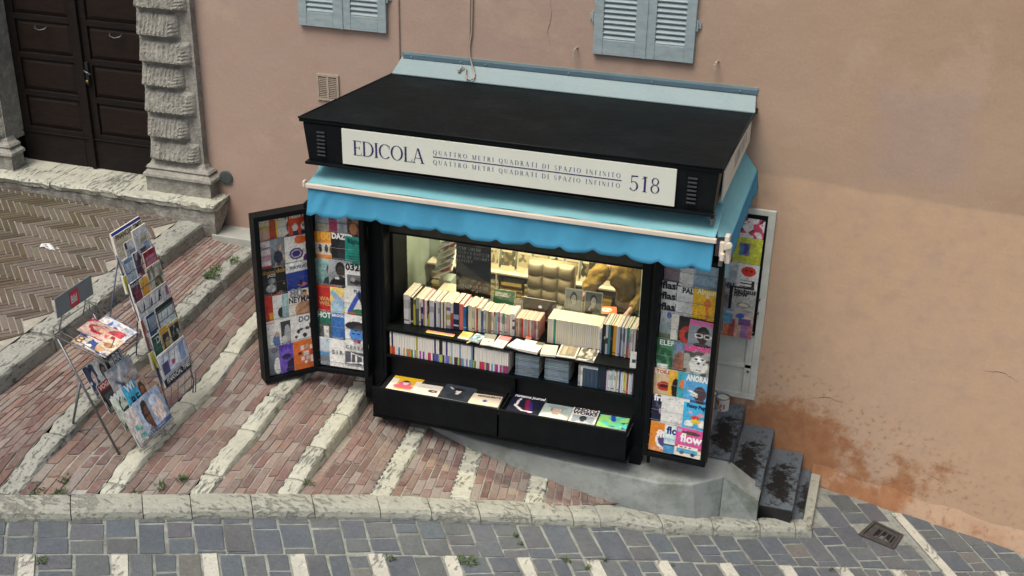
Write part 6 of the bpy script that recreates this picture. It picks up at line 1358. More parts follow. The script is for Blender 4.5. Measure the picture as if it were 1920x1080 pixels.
# books lying on the drawers
c5 = lambda x, y: (680 + x / 3.43, 660 + y / 3.43)
for (x0, x1) in ((-1.285, -.108), (-.092, 1.045)): kp_('drawer_false_bottom', M_dark, ((x0 + .027, -1.588, .41), (x1 - .027, -1.25, .425)))
DR = [((135, 246), (325, 278), (205, 148), .035, 'bg e4dccc;r 0 .82 1 1 e8b820;r .22 .1 .8 .82 e0b438;e .5 .5 .22 .22 d06880;e .5 .3 .34 .14 cc5c78;e .52 .56 .09 .13 e4d0bc;e .5 .68 .12 .07 3c2c2c', 'yellow and cream book with pink hooded figure', None),
      ((325, 278), (470, 300), (362, 200), .03, 'bg dcd4c4;e .68 .42 .22 .12 403038;e .7 .42 .08 .06 b09080;t .1 .7 .6 .8 807868', 'cream book with small dark oval picture', None),
      ((476, 292), (668, 329), (545, 202), .045, 'g 3c444c 282e36;h .52 .6 .15 d8ccc0 1c2024 20262e;e .5 .72 .2 .08 181c20;l .2 .8 .3 .7 .03 c0b8b0', 'large dark grey book with white-faced portrait', None),
      ((668, 338), (862, 366), (735, 266), .04, 'bg dcccb4;e .5 .42 .12 .16 b8c0d4;e .5 .4 .06 .1 3c3c54', 'cream book with small round picture and thin title', 'MARGUERITE|.2|.74|.12|605444'),
      ((918, 372), (1130, 408), (990, 268), .04, 'bg 1c2030;l .25 .75 .2 .35 .035 e4d8dc;l .2 .35 .45 .12 .035 e4d8dc;l .45 .12 .75 .1 .03 dcd0d8;l .5 .7 .6 .2 .07 7c2440;l .6 .6 .7 .25 .05 3c2c70', 'navy magazine with red and white curved shape', 'romance journal|.05|.84|.155|e8e4e4|.012'),
      ((1130, 408), (1315, 440), (1182, 328), .035, 'g 9cb0ac b4b8ac;h .5 .62 .26 d0b09c 7c7460 d4d4cc;e .5 .82 .34 .12 8c9c98;n .2 5', 'book with soft portrait of a person in a hat', None),
      ((1320, 442), (1490, 469), (1362, 354), .04, 'bg dcd8cc;r .1 .04 .9 .5 98a4ac;h .5 .3 .16 3c3c40 1c1c20 c8ccd0;n .1 4', 'cream book with double line of heavy letters and photo', 'PHOTO|.05|.78|.24|2c2440|.02~WORKS|.05|.56|.24|2c2440|.02'),
      ((1500, 472), (1690, 503), (1538, 400), .035, 'bg 6cc088;b 4 .45 58c0b0;b 5 .6 98d474;l .45 .95 .5 .6 .08 3048a0;e .85 .5 .08 .05 245870;b 7 .8 2c7088', 'green and turquoise book with dark blue tree shape', None)]
for k, (a_, b_, c_, th, ops, lab, ttl) in enumerate(DR):
    lay('book', [c5(*a_), c5(*b_), c5(*c_)], .476 if k != 2 else .480, th, ops, f'{lab}, lying in the {"left" if k < 4 else "right"} drawer', 'book', parse_title(ttl), 'books lying in the open drawers', seed=k + 5)

# ---------------------------------------------------------------- inside the kiosk
def serif_on(parent, lines, org, ux, uz, mt):
    mb = MB()
    for text, dx, dz, h, wd_ in lines: serif_text(mb, text, Vector(org) + Vector(ux) * dx + Vector(uz) * dz, ux, uz, h, width=wd_)
    return mb.build('lettering', mt, parent=parent)
po = thing('window_poster', 'black poster with white serif lettering hung inside the kiosk window', 'poster', (-.60, -.866, 1.20))
MB().box((-.755, -.872, 1.155), (-.425, -.866, 1.70)).build('sheet', M_blackink, parent=po)
MW = mat('white_print_ink', (.62, .62, .58), .6, 0, .02)
serif_on(po, [('COME SAREBBE', .012, .505 - .055, .030, .23), ('STATO SE INVECE DI', .012, .410, .030, .30), ('MOLLARE AVESSIMO', .012, .370, .030, .30), ('LOTTATO?', .012, .330, .030, .15), ('EDICOLA 518', .09, .085, .030, .22)], (-.755, -.8735, 1.155), (1, 0, 0), (0, 0, 1), MW)
dz = 1.0225
def desk_item(name, x, y, w_, h, lean, ops, label, cat, title=None, z=dz, th=.008, rot=0, seed=0):
    return flat_item(name, w_, h, th, ops, frame_M((x, y, z), (math.cos(rot), math.sin(rot), 0), (-math.sin(rot) * lean, math.cos(rot) * lean, 1)), parse_title(title), label, cat, seed=seed)
desk_item('picture_book', -.70, -.80, .23, .155, .35, 'bg c4c4c4;b 5 .5 8c8c90;b 9 .7 e0e0dc;b 7 .8 40406c', 'mottled grey and white picture book leaning below the window poster', 'book', seed=4)
desk_item('hardback_book', -.43, -.79, .20, .185, .4, 'bg 245c3c;t .06 .62 .8 .9 b8c8b0', 'dark green hardback with small pale title on the desk', 'book', 'Politics and|.06|.78|.1|c8d0c0~the ordinary|.06|.68|.1|c8d0c0', th=.02, seed=5)
# laptop seen from behind
lp = thing('laptop', 'open silver laptop seen from behind on the kiosk desk', 'laptop', (.02, -.70, dz))
MB().box((-.14, -.76, dz), (.17, -.56, dz + .012)).build('base', M_alu, parent=lp, bevel=.003)
mb = MB(); A_ = Vector((0, -.30, 1)).normalized(); 
mb.prism([Vector((-.145, -.765, dz + .012)), Vector((.175, -.765, dz + .012)), Vector((.175, -.765, dz + .012)) + A_ * .175, Vector((-.145, -.765, dz + .012)) + A_ * .175], (0, .007, .002)); mb.build('lid', M_alu, parent=lp, bevel=.004)
mb = MB(); c_ = Vector((.02, -.7665, dz + .012)) + A_ * .085
nrm = Vector((0, -1, -.3)).normalized() * .0012
for (ox, oz, rx, rz) in ((-.006, -.002, .011, .015), (.006, -.002, .011, .015)):
    mb.add([c_ + nrm + Vector((ox, 0, 0)) + Vector((math.cos(a) * rx, 0, 0)) + A_ * (oz + math.sin(a) * rz) for a in [2 * math.pi * i / 14 for i in range(14)]], [tuple(range(14))])
mb.add([c_ + nrm + Vector((a, 0, 0)) + A_ * b_ for a, b_ in ((0, .016), (.008, .018), (.007, .026), (.001, .022))], [(0, 1, 2, 3)])
mb.build('lid_emblem', mat('white_lid_emblem', (.7, .7, .7), .3, emit=(1, 1, 1), estr=.4), parent=lp)
# portraits leaning behind the cream row
for k, (x0, ops, lab) in enumerate(((.262, 'r .06 .05 .94 .95 b4b4b0;h .5 .6 .23 dcd8d4 44403c c0c0bc;r .35 .08 .9 .22 e0d8cc;n .3 9', 'grey portrait print of a woman with long hair propped behind the cream books'), (.442, 'r .06 .05 .94 .95 787c80;h .5 .62 .22 dcd4d0 2c2824 34383c;l .3 .3 .5 .5 .05 d0ccc4;r .5 .08 .95 .2 dcd4c0;n .3 9', 'darker portrait print of a seated person in a dark coat propped behind the cream books'))):
    desk_item('portrait_print', x0, -.865, .162, .235, .12, 'bg dcd4c0;' + ops, lab, 'print', z=1.135, th=.003, seed=k)
    MB().box((x0 - .001, -.862, dz), (x0 + .15, -.78, 1.109), (.5, .47, .4)).build('prop_block', M_paper, parent=bpy.data.objects[[o.name for o in bpy.data.objects if o.name.startswith('portrait_print')][-1]]) if False else None
pb = thing('box_file', 'pale box file standing on the desk behind the portrait prints', 'box', (.42, -.80, dz)); kp_('box_body', M_cream, ((.25, -.845, dz), (.58, -.76, 1.108)), parent=pb); kp_('box_label', M_white, ((.30, -.848, 1.04), (.36, -.8455, 1.08)), parent=pb, bevel=0)
for k in range(3): desk_item('orange_book', .565 + .004 * k, -.84 + .0 * k, .16, .12, 8, 'bg d86c3c;e .45 .55 .3 .28 e8d0c0;e .4 .6 .08 .08 d86c3c;e .6 .5 .08 .08 d86c3c', f'{"topmost" if k == 2 else ("middle" if k == 1 else "lowest")} orange book with pale flower print in the pile right of the portraits', 'book', z=1.075 + k * .032, th=.028, rot=.25, seed=9)
kp_('desk_riser', M_dark, ((.58, -.80, dz), (.76, -.62, 1.07)))
# boxes, tape and rolled papers at the left
bx = thing('parcel', 'brown lidded parcel box on the desk left of the poster', 'box', (-.86, -.72, dz)); kp_('box_body', mat('brown_card', (.22, .13, .07), .8), ((-.96, -.80, dz), (-.775, -.62, 1.085)), parent=bx); kp_('box_lid', mat('pale_card_lid', (.42, .38, .27), .8), ((-.965, -.805, 1.0865), (-.77, -.615, 1.125)), parent=bx)
tp = thing('tape_roll', 'roll of white tape standing on the desk at the left', 'tape', (-1.03, -.74, 1.06)); mb = MB()
mb.tube([(-1.03 + math.cos(a) * .033, -.78, 1.075 + math.sin(a) * .033) for a in [2 * math.pi * i / 20 for i in range(20)]], .017, 8, closed=True); mb.build('tape', M_white, parent=tp, smooth=True); MB().tube([(-1.03, -.788, 1.075), (-1.03, -.775, 1.075)], .010, 10).build('core', M_dark, parent=tp, smooth=True)
for k in range(7):
    z = 1.16 + k * .062; g_ = random.Random(k); c1 = g_.choice(['c8c4b4', 'd0ccc0', 'b8b8b0']); c2 = ['a83c2c', '6c7c8c', '38445c', 'c0b89c', '8c3c30', '5c6c84', 'b0a890'][k]
    flat_item('folded_newspaper', .20, .17, .016, f'bg {c1};b 5 .55 {c2};t .05 .1 .95 .9 606060', frame_M((-1.06 + .012 * k, -.64, z), (1, .1, .55), (0, 1, .25)), None, f'folded newspaper number {ORDN[k]} from the bottom in the slanted stack inside the window'.replace('number ', ''), 'newspaper', 'slanted newspapers inside the window', seed=k)
kp_('paper_rest', M_green_int, ((-1.02, -.62, dz), (-.90, -.46, 1.15)))
# back wall shelves: picture cards above, yellow piles below
kp_('back_shelf', mat('cream_shelf_board', (.5, .45, .32), .6), ((-1.30, -.20, 1.085), (.86, -.052, 1.105)), ((-1.30, -.20, .74), (.86, -.052, .76)), ((-.60, -.20, .765), (-.585, -.052, 1.084)), ((.10, -.20, .765), (.115, -.052, 1.084)))
for k in range(12):
    x0 = -1.20 + k * .158; g_ = random.Random(k + 50)
    flat_item('picture_card', .135, .20, .003, f'bg {g_.choice(["c8b890", "c4b48c", "b8ac88"])};r .08 .3 .92 .92 {g_.choice(["6c6448", "7c7050", "8c8060"])};b {g_.randint(4, 7)} .5 {g_.choice(["3c3828", "54503c", "a89c78"])};r .0 .0 1 .25 c8bc98', frame_M((x0, -.13, 1.107), (1, 0, 0), (0, .18, 1)), None, f'sepia picture card {ORDN[k] if k < 8 else ["ninth", "tenth", "eleventh", "twelfth"][k - 8]} from the left on the kiosk back shelf', 'card', 'sepia cards on the back shelf', seed=k)
for c0 in range(9):
    x0 = -1.25 + c0 * .235; g_ = random.Random(c0 + 90); kk = 0; z = .7605
    while z < 1.05 and kk < 11:
        th = g_.choice((.018, .024, .03)); cc = hx(g_.choice(['b89c30', 'a88c28', 'c4ac50', '6c4c28', 'd0c8a8', '9c8430', '3c3420', 'b4a468'])); mb = MB(); mb.box((0, 0, 0), (.205, .003, th - .001), cc); mb.box((.001, .0031, .001), (.203, .12, th - .002), (.5, .46, .34)); o = mb.build('stacked_book', M_paper)
        o.location = (x0 + g_.uniform(-.006, .006), -.195 + g_.uniform(0, .01), z); tag(o, f'yellow or brown book in flat pile {ORDN[min(7, c0)] if c0 < 8 else "ninth"} from the left under the sepia cards', 'book', 'flat piles under the sepia cards'); z += th; kk += 1
# tufted chair
ch = thing('office_chair', 'beige tufted high-backed office chair behind the kiosk desk', 'chair', (.0, -.36, .10))
mb = MB(); 
def tuft_fn(u, v):
    X_ = -.225 + .45 * u; Z_ = .86 + .51 * v; bu = abs(math.sin(math.pi * 3 * u)) ** .24; bv = abs(math.sin(math.pi * 4 * v)) ** .24
    ed = min(1, min(u, 1 - u) / .04) ** .5 * min(1, min(v, 1 - v) / .04) ** .5
    return (X_, -.40 - .05 * bu * bv * ed - .02 * ed + .04 * v, Z_)
mb.grid(tuft_fn, 48, 56); mb.grid(lambda u, v: (.225 - .45 * u, -.34 + .04 * v, .86 + .51 * v), 4, 4)
mb.box((-.223, -.40, .862), (.223, -.341, .875)); mb.add([(-.225, -.40, .86), (-.225, -.34, .86), (-.225, -.30, 1.37), (-.225, -.36, 1.37), (.225, -.40, .86), (.225, -.34, .86), (.225, -.30, 1.37), (.225, -.36, 1.37)], [(0, 1, 2, 3), (7, 6, 5, 4), (3, 2, 6, 7)])
mb.build('backrest', M_leather, parent=ch, smooth=True)
kp_('seat', M_leather, ((-.23, -.34, .50), (.23, -.10 + -.02, .58)), parent=ch, bevel=.02); kp_('column', M_steel, ((-.03, -.25, .14), (.03, -.19, .499)), parent=ch); 
for k in range(5):
    a = k * 2 * math.pi / 5; mb = MB(); mb.tube([(0, -.22, .15), (.2 * math.cos(a), -.22 + .10 * math.sin(a), .13)], .016, 6); mb.build('leg', M_steel, parent=ch)

# person leaning over the desk
def skin_obj(name, pts, edges, mt, parent, root=0, sub=2):
    me = bpy.data.meshes.new(name); off = wloc(parent) if parent else Vector()
    me.from_pydata([tuple(Vector(p) - off) for p, r in pts], [], []) if False else me.from_pydata([tuple(Vector(p) - off) for p, r in pts], edges, [])
    o = bpy.data.objects.new(name, me); col.objects.link(o); o.parent = parent
    o.modifiers.new('skin', 'SKIN').use_smooth_shade = True
    for i, (p, r) in enumerate(pts):
        sv = me.skin_vertices[0].data[i]; sv.radius = (r, r) if not isinstance(r, tuple) else r; sv.use_root = (i == root)
    s_ = o.modifiers.new('sub', 'SUBSURF'); s_.levels = sub; s_.render_levels = sub
    me.materials.append(mt); return o
per = thing('person', 'person in a mustard yellow jacket and dark trousers reaching over the kiosk desk', 'person', (.74, -.38, .10))
PEL = Vector((.74, -.36, 1.04)); pts, eds = [], []
def P_(p, r): pts.append((p, r)); return len(pts) - 1
pel = P_(PEL, (.125, .10)); wai = P_((.73, -.36, 1.18), (.11, .09)); che = P_((.68, -.37, 1.36), (.135, .10)); nk0 = P_((.64, -.38, 1.50), (.07, .06)); nk = P_((.62, -.39, 1.56), .048); hd0 = P_((.60, -.41, 1.63), (.062, .07)); hd1 = P_((.59, -.42, 1.71), (.075, .09)); hd2 = P_((.59, -.42, 1.78), (.06, .07))
eds += [(pel, wai), (wai, che), (che, nk0), (nk0, nk), (nk, hd0), (hd0, hd1), (hd1, hd2)]
shR = P_((.54, -.42, 1.45), .055); elR = P_((.45, -.47, 1.30), .042); wrR = P_((.37, -.56, 1.19), .028); paR = P_((.33, -.60, 1.15), (.036, .018))
shL = P_((.80, -.38, 1.46), .055); elL = P_((.88, -.45, 1.22), .042); wrL = P_((.80, -.58, 1.10), .028); paL = P_((.77, -.64, 1.065), (.036, .018))
eds += [(che, shR), (shR, elR), (elR, wrR), (wrR, paR), (che, shL), (shL, elL), (elL, wrL), (wrL, paL)]
for pa, dv, sd_ in ((paR, Vector((-.9, -.25, -.35)).normalized(), Vector((.1, .9, -.3)).normalized()), (paL, Vector((-.35, -.85, -.3)).normalized(), Vector((.9, -.35, 0)).normalized())):
    base = Vector(pts[pa][0])
    for k, ln in enumerate((.072, .082, .076, .060)):
        r0 = base + dv * .025 + sd_ * (.024 - .016 * k); a = P_(r0, .0095); b_ = P_(r0 + dv * ln * .55 + Vector((0, 0, -.006)), .009); c_ = P_(r0 + dv * ln * .95 + Vector((0, 0, -.024)), .0075); eds += [(pa, a), (a, b_), (b_, c_)]
    a = P_(base + sd_ * .034 + dv * -.005, .011); b_ = P_(base + sd_ * .05 + dv * .03 - Vector((0, 0, .012)), .009); eds += [(pa, a), (a, b_)]
for s_ in (-1, 1):
    hp = P_(PEL + Vector((s_ * .09, 0, -.06)), .085); kn = P_(PEL + Vector((s_ * .11, -.04, -.48)), .055); an = P_(PEL + Vector((s_ * .12, .02, -.86)), .036); to = P_(PEL + Vector((s_ * .13, -.15, -.90)), (.035, .02)); eds += [(pel, hp), (hp, kn), (kn, an), (an, to)]
skin_obj('body', pts, eds, M_skin, per)
jp = [((.745, -.36, 1.10), (.150, .125)), ((.74, -.36, 1.19), (.155, .125)), ((.725, -.36, 1.28), (.155, .125)), ((.68, -.37, 1.36), (.165, .125)), ((.65, -.38, 1.49), (.10, .08)), ((.54, -.42, 1.45), .09), ((.44, -.47, 1.31), .088), ((.375, -.555, 1.20), .060), ((.80, -.38, 1.46), .078), ((.88, -.45, 1.22), .064), ((.81, -.57, 1.11), .046), ((.63, -.385, 1.535), (.065, .06))]
jk = skin_obj('jacket', jp, [(0, 1), (1, 2), (2, 3), (3, 4), (3, 5), (5, 6), (6, 7), (3, 8), (8, 9), (9, 10), (4, 11)], M_jacket, per)
tx_ = bpy.data.textures.new('cloth_folds', 'CLOUDS'); tx_.noise_scale = .07; dm = jk.modifiers.new('folds', 'DISPLACE'); dm.texture = tx_; dm.strength = .055; dm.mid_level = .5; jk.modifiers['sub'].levels = jk.modifiers['sub'].render_levels = 3
tr_ = [(PEL + Vector((0, 0, .17)), (.150, .125))] + [q for s_ in (-1, 1) for q in ((PEL + Vector((s_ * .09, 0, -.08)), .10), (PEL + Vector((s_ * .11, -.04, -.48)), .075), (PEL + Vector((s_ * .12, .02, -.83)), .058))]
skin_obj('trousers', tr_, [(0, 1), (1, 2), (2, 3), (0, 4), (4, 5), (5, 6)], M_trouser, per)
skin_obj('hair', [((.60, -.395, 1.74), (.088, .098)), ((.60, -.385, 1.80), (.07, .08)), ((.61, -.36, 1.66), (.075, .06))], [(0, 1), (0, 2)], M_hair, per)
mb = MB()
for ex in (-.026, .026): mb.tube([(.585 + ex, -.50, 1.71), (.585 + ex, -.512, 1.71)], .009, 8, (.03, .02, .02))
mb.box((.572, -.512, 1.655), (.602, -.500, 1.661), (.25, .08, .07)); mb.tube([(.586, -.505, 1.70), (.586, -.525, 1.682), (.586, -.508, 1.676)], [.007, .011, .006], 6, (.42, .25, .18)); mb.build('face_features', M_paper, parent=per)

# paint tins on the concrete by the wall
def tin(u, v, lab):
    p = at_z(u, v, 0); p.y += .03; t_ = thing('paint_tin', lab, 'tin', (p.x, p.y, .0), 'white tins on the concrete base'); r_ = .062; n = 28; mb = MB(); hh = .135
    for j in range(8):
        for i in range(n):
            a0, a1 = 2 * math.pi * i / n, 2 * math.pi * (i + 1) / n; z0_, z1_ = hh * j / 8, hh * (j + 1) / 8; c = (.60, .585, .53)
            deg = (360 * (i + .5) / n) % 360
            if 3 <= j <= 4 and deg > 235 and deg < 310 and i % 2 == 0: c = (.42, .06, .05)
            if j in (1, 2) and 240 < deg < 300 and (i + j) % 3 == 0: c = (.35, .06, .06)
            if 4 <= j <= 6 and 205 < deg < 240: c = (.42, .16, .07)
            if j == 1 and 215 < deg < 235: c = (.10, .14, .2)
            mb.add([(p.x + r_ * math.cos(a0), p.y + r_ * math.sin(a0), z0_), (p.x + r_ * math.cos(a1), p.y + r_ * math.sin(a1), z0_), (p.x + r_ * math.cos(a1), p.y + r_ * math.sin(a1), z1_), (p.x + r_ * math.cos(a0), p.y + r_ * math.sin(a0), z1_)], [(0, 1, 2, 3)], c)
    mb.build('tin_body', M_can, parent=t_, smooth=True)
    mb = MB(); mb.tube([(p.x + r_ * math.cos(2 * math.pi * i / n), p.y + r_ * math.sin(2 * math.pi * i / n), hh) for i in range(n)], .004, 6, closed=True); mb.build('rim', M_steel, parent=t_, smooth=True)
    mb = MB(); mb.prism([(p.x + (r_ - .004) * math.cos(2 * math.pi * i / n), p.y + (r_ - .004) * math.sin(2 * math.pi * i / n), hh - .012) for i in range(n)], (0, 0, .004)); mb.build('lid', M_white, parent=t_)
tin(1353, 770, 'white tin with red print by the wall, right one of two'); tin(1330, 762, 'white tin mostly hidden behind the open right kiosk door')

# ---------------------------------------------------------------- newspaper rack (tiers stepping down towards +x)
nr = thing('newspaper_rack', 'tall blue grey wire rack of newspapers on the brick stairs', 'rack', (-2.85, -2.6, .6))
YA, YB = -2.82, -2.40
def rail(name, pts, r_=.0055, parent=nr, mt=M_wire): mb = MB(); mb.tube(pts, r_, 7); return mb.build(name, mt, parent=parent, smooth=True)
for y in (YA, YB):
    rail('side_rail', [(-2.62, y, .60), (-2.60, y, .72), (-2.635, y, .90), (-2.90, y, 1.98), (-2.91, y, 2.02)], .006)
    rail('rear_leg', [(-2.90, y, 1.98), (-3.06, y, 1.4), (-3.16, y, .70 if y == YA else .78)], .006)
    rail('side_brace', [(-2.78, y, 1.30), (-3.13, y, 1.0)], .004); rail('side_brace', [(-2.66, y, .97), (-3.15, y, .86)], .004)
    rail('foot_loop', [(-2.62, y, .60), (-2.585, y - .01, .615), (-2.57, y, .80)], .005)
rail('cross_bar', [(-2.62, YA, .64), (-2.62, YB, .66)]); rail('cross_bar', [(-3.15, YA, .9), (-3.15, YB, .9)]); rail('cross_bar', [(-3.06, YA, 1.4), (-3.06, YB, 1.4)]); rail('cross_bar', [(-2.91, YA, 2.02), (-2.91, YB, 2.02)])
TI = []
for i in range(7):
    k = 6 - i; zb = .865 + k * .166; xb = -2.612 - .041 * k; TI.append((xb, zb))
    bk = MB(); 
    bk.tube([(xb - .03, YA, zb + .16), (xb + .03, YA, zb + .01), (xb + .03, YB, zb + .01), (xb - .03, YB, zb + .16)], .0035, 6)
    bk.tube([(xb + .036, YA, zb + .12), (xb + .036, YB, zb + .12)], .0025, 5)
    for j in range(5):
        y = YA + (YB - YA) * (j + .5) / 5; bk.tube([(xb - .02, y, zb - .004), (xb + .034, y, zb), (xb + .037, y, zb + .125)], .0022, 5)
    bk.build('wire_basket', M_wire, parent=nr, smooth=True)
DN = MB()
for j in range(4):
    y = YA + .05 + j * .107; DN.tube([(-2.575, y, .86), (-2.60, y, .66)], .0025, 5)
DN.build('lower_wires', M_wire, parent=nr)
def paper(tier, y0, w_, h, ops, ttl, desc, dep=0, zoff=.006, th=.009, name='newspaper', seed=0, tilt=.16, cat='newspaper'):
    ops += ';n .3 12;q .16;t .06 .05 .94 .4 48587c'; th = .016 if th == .009 else th
    xb, zb = TI[tier]; tn = ['top', 'second', 'third', 'fourth', 'fifth', 'sixth', 'bottom'][tier]
    return flat_item(name, w_, h, th, ops, frame_M((xb + .006 - .013 * dep, y0, zb + zoff), (0, 1, 0), (-tilt, 0, 1)), parse_title(ttl), f'{desc} in the {tn} tier of the newspaper rack', cat, seed=seed, mt=M_news)
NPB = 'bg d8d8d4;t .05 .1 .95 .8 404858;'
paper(0, YA + .01, .40, .335, 'bg 30489c;t .1 .1 .9 .8 6078b8', '', 'blue backed newspaper behind the cream one', 4, seed=1)
paper(0, YA + .005, .40, .31, 'bg dccfb4;t .05 .1 .95 .72 504c48', 'FINANCIAL TIMES|.06|.86|.13|3c342c|.006', 'cream broadsheet with wide serif masthead', 3, seed=2)
paper(0, YA + .10, .15, .22, NPB + 'r .0 .75 .2 1 2c3444;r .3 .4 .9 .65 7c8cac', '', 'narrow folded newspaper at the left', 2, seed=3)
paper(0, YA + .22, .19, .28, NPB + 'r .5 .1 .9 .5 9cb0c4;r .4 .55 .8 .65 b0a85c', '', 'taller white newspaper at the right', 1, seed=4)
paper(1, YA + .02, .18, .27, 'bg c8d4dc;t .1 .1 .9 .8 7090b0;r .1 .85 .9 .95 5c80a8', '', 'pale blue newspaper', 3, seed=5)
paper(1, YA + .15, .20, .28, 'bg 503c48;h .5 .6 .22 d0a890 2c1c20 a83848;b 6 .7 c8c4c8;r .05 .02 .9 .2 8890a8', '', 'magazine with a dark haired face', 2, seed=6, cat='magazine')
paper(1, YA + .26, .17, .24, 'bg 9c2438;r .1 .5 .9 .8 c8808c;e .6 .3 .25 .18 401820;n .3 5', '', 'crimson tabloid', 1, seed=7)
paper(2, YA + .0, .17, .25, 'bg 2c2438;r .2 .1 .9 .8 8c3c4c;n .5 6', 'MAGIC|.05|.84|.2|c8c8c8', 'dark red magazine at the left', 2, seed=8, cat='magazine')
paper(2, YA + .12, .17, .24, 'g ecb848 d89038;r .1 .1 .8 .3 f0d8a0', '', 'orange magazine', 1.4, seed=9, cat='magazine')
paper(2, YA + .225, .20, .29, 'bg ccc8b4;e .6 .4 .28 .24 60583c;b 8 .6 8c8460;t .1 .8 .9 .95 605c48', '', 'cream and brown newspaper', .6, seed=10)
for j in range(3): paper(3, YA + .0 + .095 * j, .19, .25 + .01 * j, 'bg dcdcd8;t .1 .1 .9 .5 4c5890;r 0 .02 .5 .3 6c88b0', 'A|.35|.62|.55|202450|.03', ['left', 'middle', 'right'][j] + ' of three letter A magazines', 2 - .8 * j, seed=11 + j, cat='magazine')
paper(3, YA + .30, .12, .27, NPB + 'r .2 .2 .9 .5 a0a8c0;r .6 .6 .9 .9 b05c70', '', 'slim white newspaper at the right end', 0, seed=15)
paper(4, YA - .01, .12, .27, 'bg d8dcd8;r 0 0 .3 1 a85040;t .3 .1 .9 .9 5068a0', '', 'white newspaper with red edge', 3, seed=16)
paper(4, YA + .05, .18, .28, 'bg 304c6c;r .1 .5 .9 .9 98a8b4;r .5 .1 .8 .4 d8b048;n .3 5', '', 'blue and grey magazine', 2, seed=17, cat='magazine')
paper(4, YA + .17, .26, .30, 'bg 1c2c2c;r .05 .03 .95 .80 d4dcd8;t .1 .1 .9 .7 8898a0;r .05 .8 .95 .86 28483c', '', 'large white newspaper with dark green head', .8, seed=18)
paper(5, YA + .03, .16, .27, 'bg 1c4838;r .1 .1 .9 .8 346850;n .3 5', 'D|.3|.72|.4|d8dcd0', 'dark green magazine', 2, seed=19, cat='magazine')
paper(5, YA + .14, .16, .29, 'bg d8a428;r .12 .08 .88 .8 38342c;e .5 .45 .25 .2 a89c74;n .2 5', '', 'yellow bordered magazine at the centre', 1.4, seed=20, cat='magazine')
paper(5, YA + .255, .16, .28, 'bg dcb830;r .1 .08 .9 .9 282c34;b 6 .55 a8a894;n .2 5', '', 'yellow bordered magazine at the right', .8, seed=21, cat='magazine')
paper(6, YA + .0, .40, .29, 'bg c8d0dc;r .05 .35 .3 .7 4c4878;r .38 .42 .62 .85 e0e4e4;r .70 .4 .92 .9 88a0c4;e .45 .55 .07 .08 a85078;t .3 .9 .95 1 707c98;r 0 0 1 .25 14161c', 'FINANCIAL TIMES|.08|.09|.12|d4d4cc|.006', 'newspaper with black foot band and pale lettering', .0, seed=22)
for tier in range(1, 7):
    paper(tier, YA + .02, .19, .285, 'bg c8ccd4;r 0 .0 .08 1 3c3c50', '', 'partly hidden white newspaper at the back left', 4.6, seed=60 + tier)
    paper(tier, YA + .21, .20, .275, 'bg b8c0cc;r .92 0 1 1 8c3c44', '', 'partly hidden newspaper at the back right', 5.2, seed=70 + tier)
for tier, yy, lab in ((1, YA - .02, 'yellow folded supplement sticking out at the left'), (5, YA - .02, 'yellow folded supplement low at the left')): paper(tier, yy, .05, .15, 'bg d8d020', '', lab, 3.4, th=.02, seed=tier)

# ---------------------------------------------------------------- magazine stand with tray and grey header plate
ms = thing('magazine_stand', 'grey tube magazine stand with sloping tray and red badge header on the brick stairs', 'stand', (-2.9, -3.15, .55))
YN, YF = -3.385, -2.92
def mrail(name, pts, r_=.007, mt=M_steel): return rail(name, pts, r_, ms, mt)
for y, zf, zr in ((YN, .50, .585), (YF, .53, .66)):
    mrail('front_leg', [(-3.125, y, 1.52), (-2.69, y, zf + .012)], .010)
    mrail('rear_leg', [(-2.975, y, 1.17), (-3.15, y - .02, zr)], .010)
    mrail('leg_brace', [(-3.13, y, zr + .08), (-2.80, y, .80)], .005)
    for xx, zz in ((-2.69, zf), (-3.15, zr)):
        MB().box((xx - .016, y - .016, zz), (xx + .016, y + .016, zz + .035)).build('rubber_foot', M_dark, parent=ms, bevel=.005)
mrail('cross_tube', [(-2.975, YN, 1.17), (-2.975, YF, 1.17)], .006); mrail('cross_tube', [(-3.12, YN, .70), (-3.12, YF, .70)], .006)
tz = lambda x: 1.545 - (x + 3.15) / .45 * .15
tr = MB()
tr.tube([(-3.155, YN, tz(-3.155)), (-3.155, YF, tz(-3.155)), (-2.70, YF, tz(-2.7)), (-2.70, YN, tz(-2.7))], .007, 8, closed=True)
tr.tube([(-3.155, YN, tz(-3.155) + .07), (-3.155, YF, tz(-3.155) + .07), (-2.70, YF, tz(-2.7) + .045), (-2.70, YN, tz(-2.7) + .045)], .004, 6, closed=True)
for j in range(1, 7):
    y = YN + (YF - YN) * j / 7; tr.tube([(-3.155, y, tz(-3.155)), (-2.70, y, tz(-2.7))], .003, 5)
for (x, y) in ((-3.155, YN), (-3.155, YF), (-2.7, YN), (-2.7, YF)): tr.tube([(x, y, tz(x)), (x, y, tz(x) + .06)], .004, 6)
tr.build('tray', M_steel, parent=ms, smooth=True)
hp_ = thing('header_plate', None, None); hp_.parent = ms; hp_.location = Vector((-3.10, -3.16, 1.72)) - wloc(ms)
MB().box((-3.104, YN + .0, 1.70), (-3.096, YF + .0, 1.870)).build('plate', M_sign_grey, parent=hp_, bevel=.002)
MB().box((-3.0955, -3.215, 1.71), (-3.0935, -3.105, 1.845)).build('badge', mat('red_enamel_badge', (.55, .025, .05), .4, 0, .04), parent=hp_)
me = font_mesh('t', 'Bild', .092, .0028, xs=.56); k = MB(); k.add([(-3.0915, -3.208 + v.co.x, 1.747 + v.co.y) for v in me.vertices], [tuple(q.vertices) for q in me.polygons]); k.build('lettering', mat('white_badge_ink', (.7, .7, .68), .5, 0, .02), parent=hp_)
for y in (-3.33, -3.02): mrail('header_post', [(-3.10, y, 1.70), (-3.15, y, 1.545)], .005)
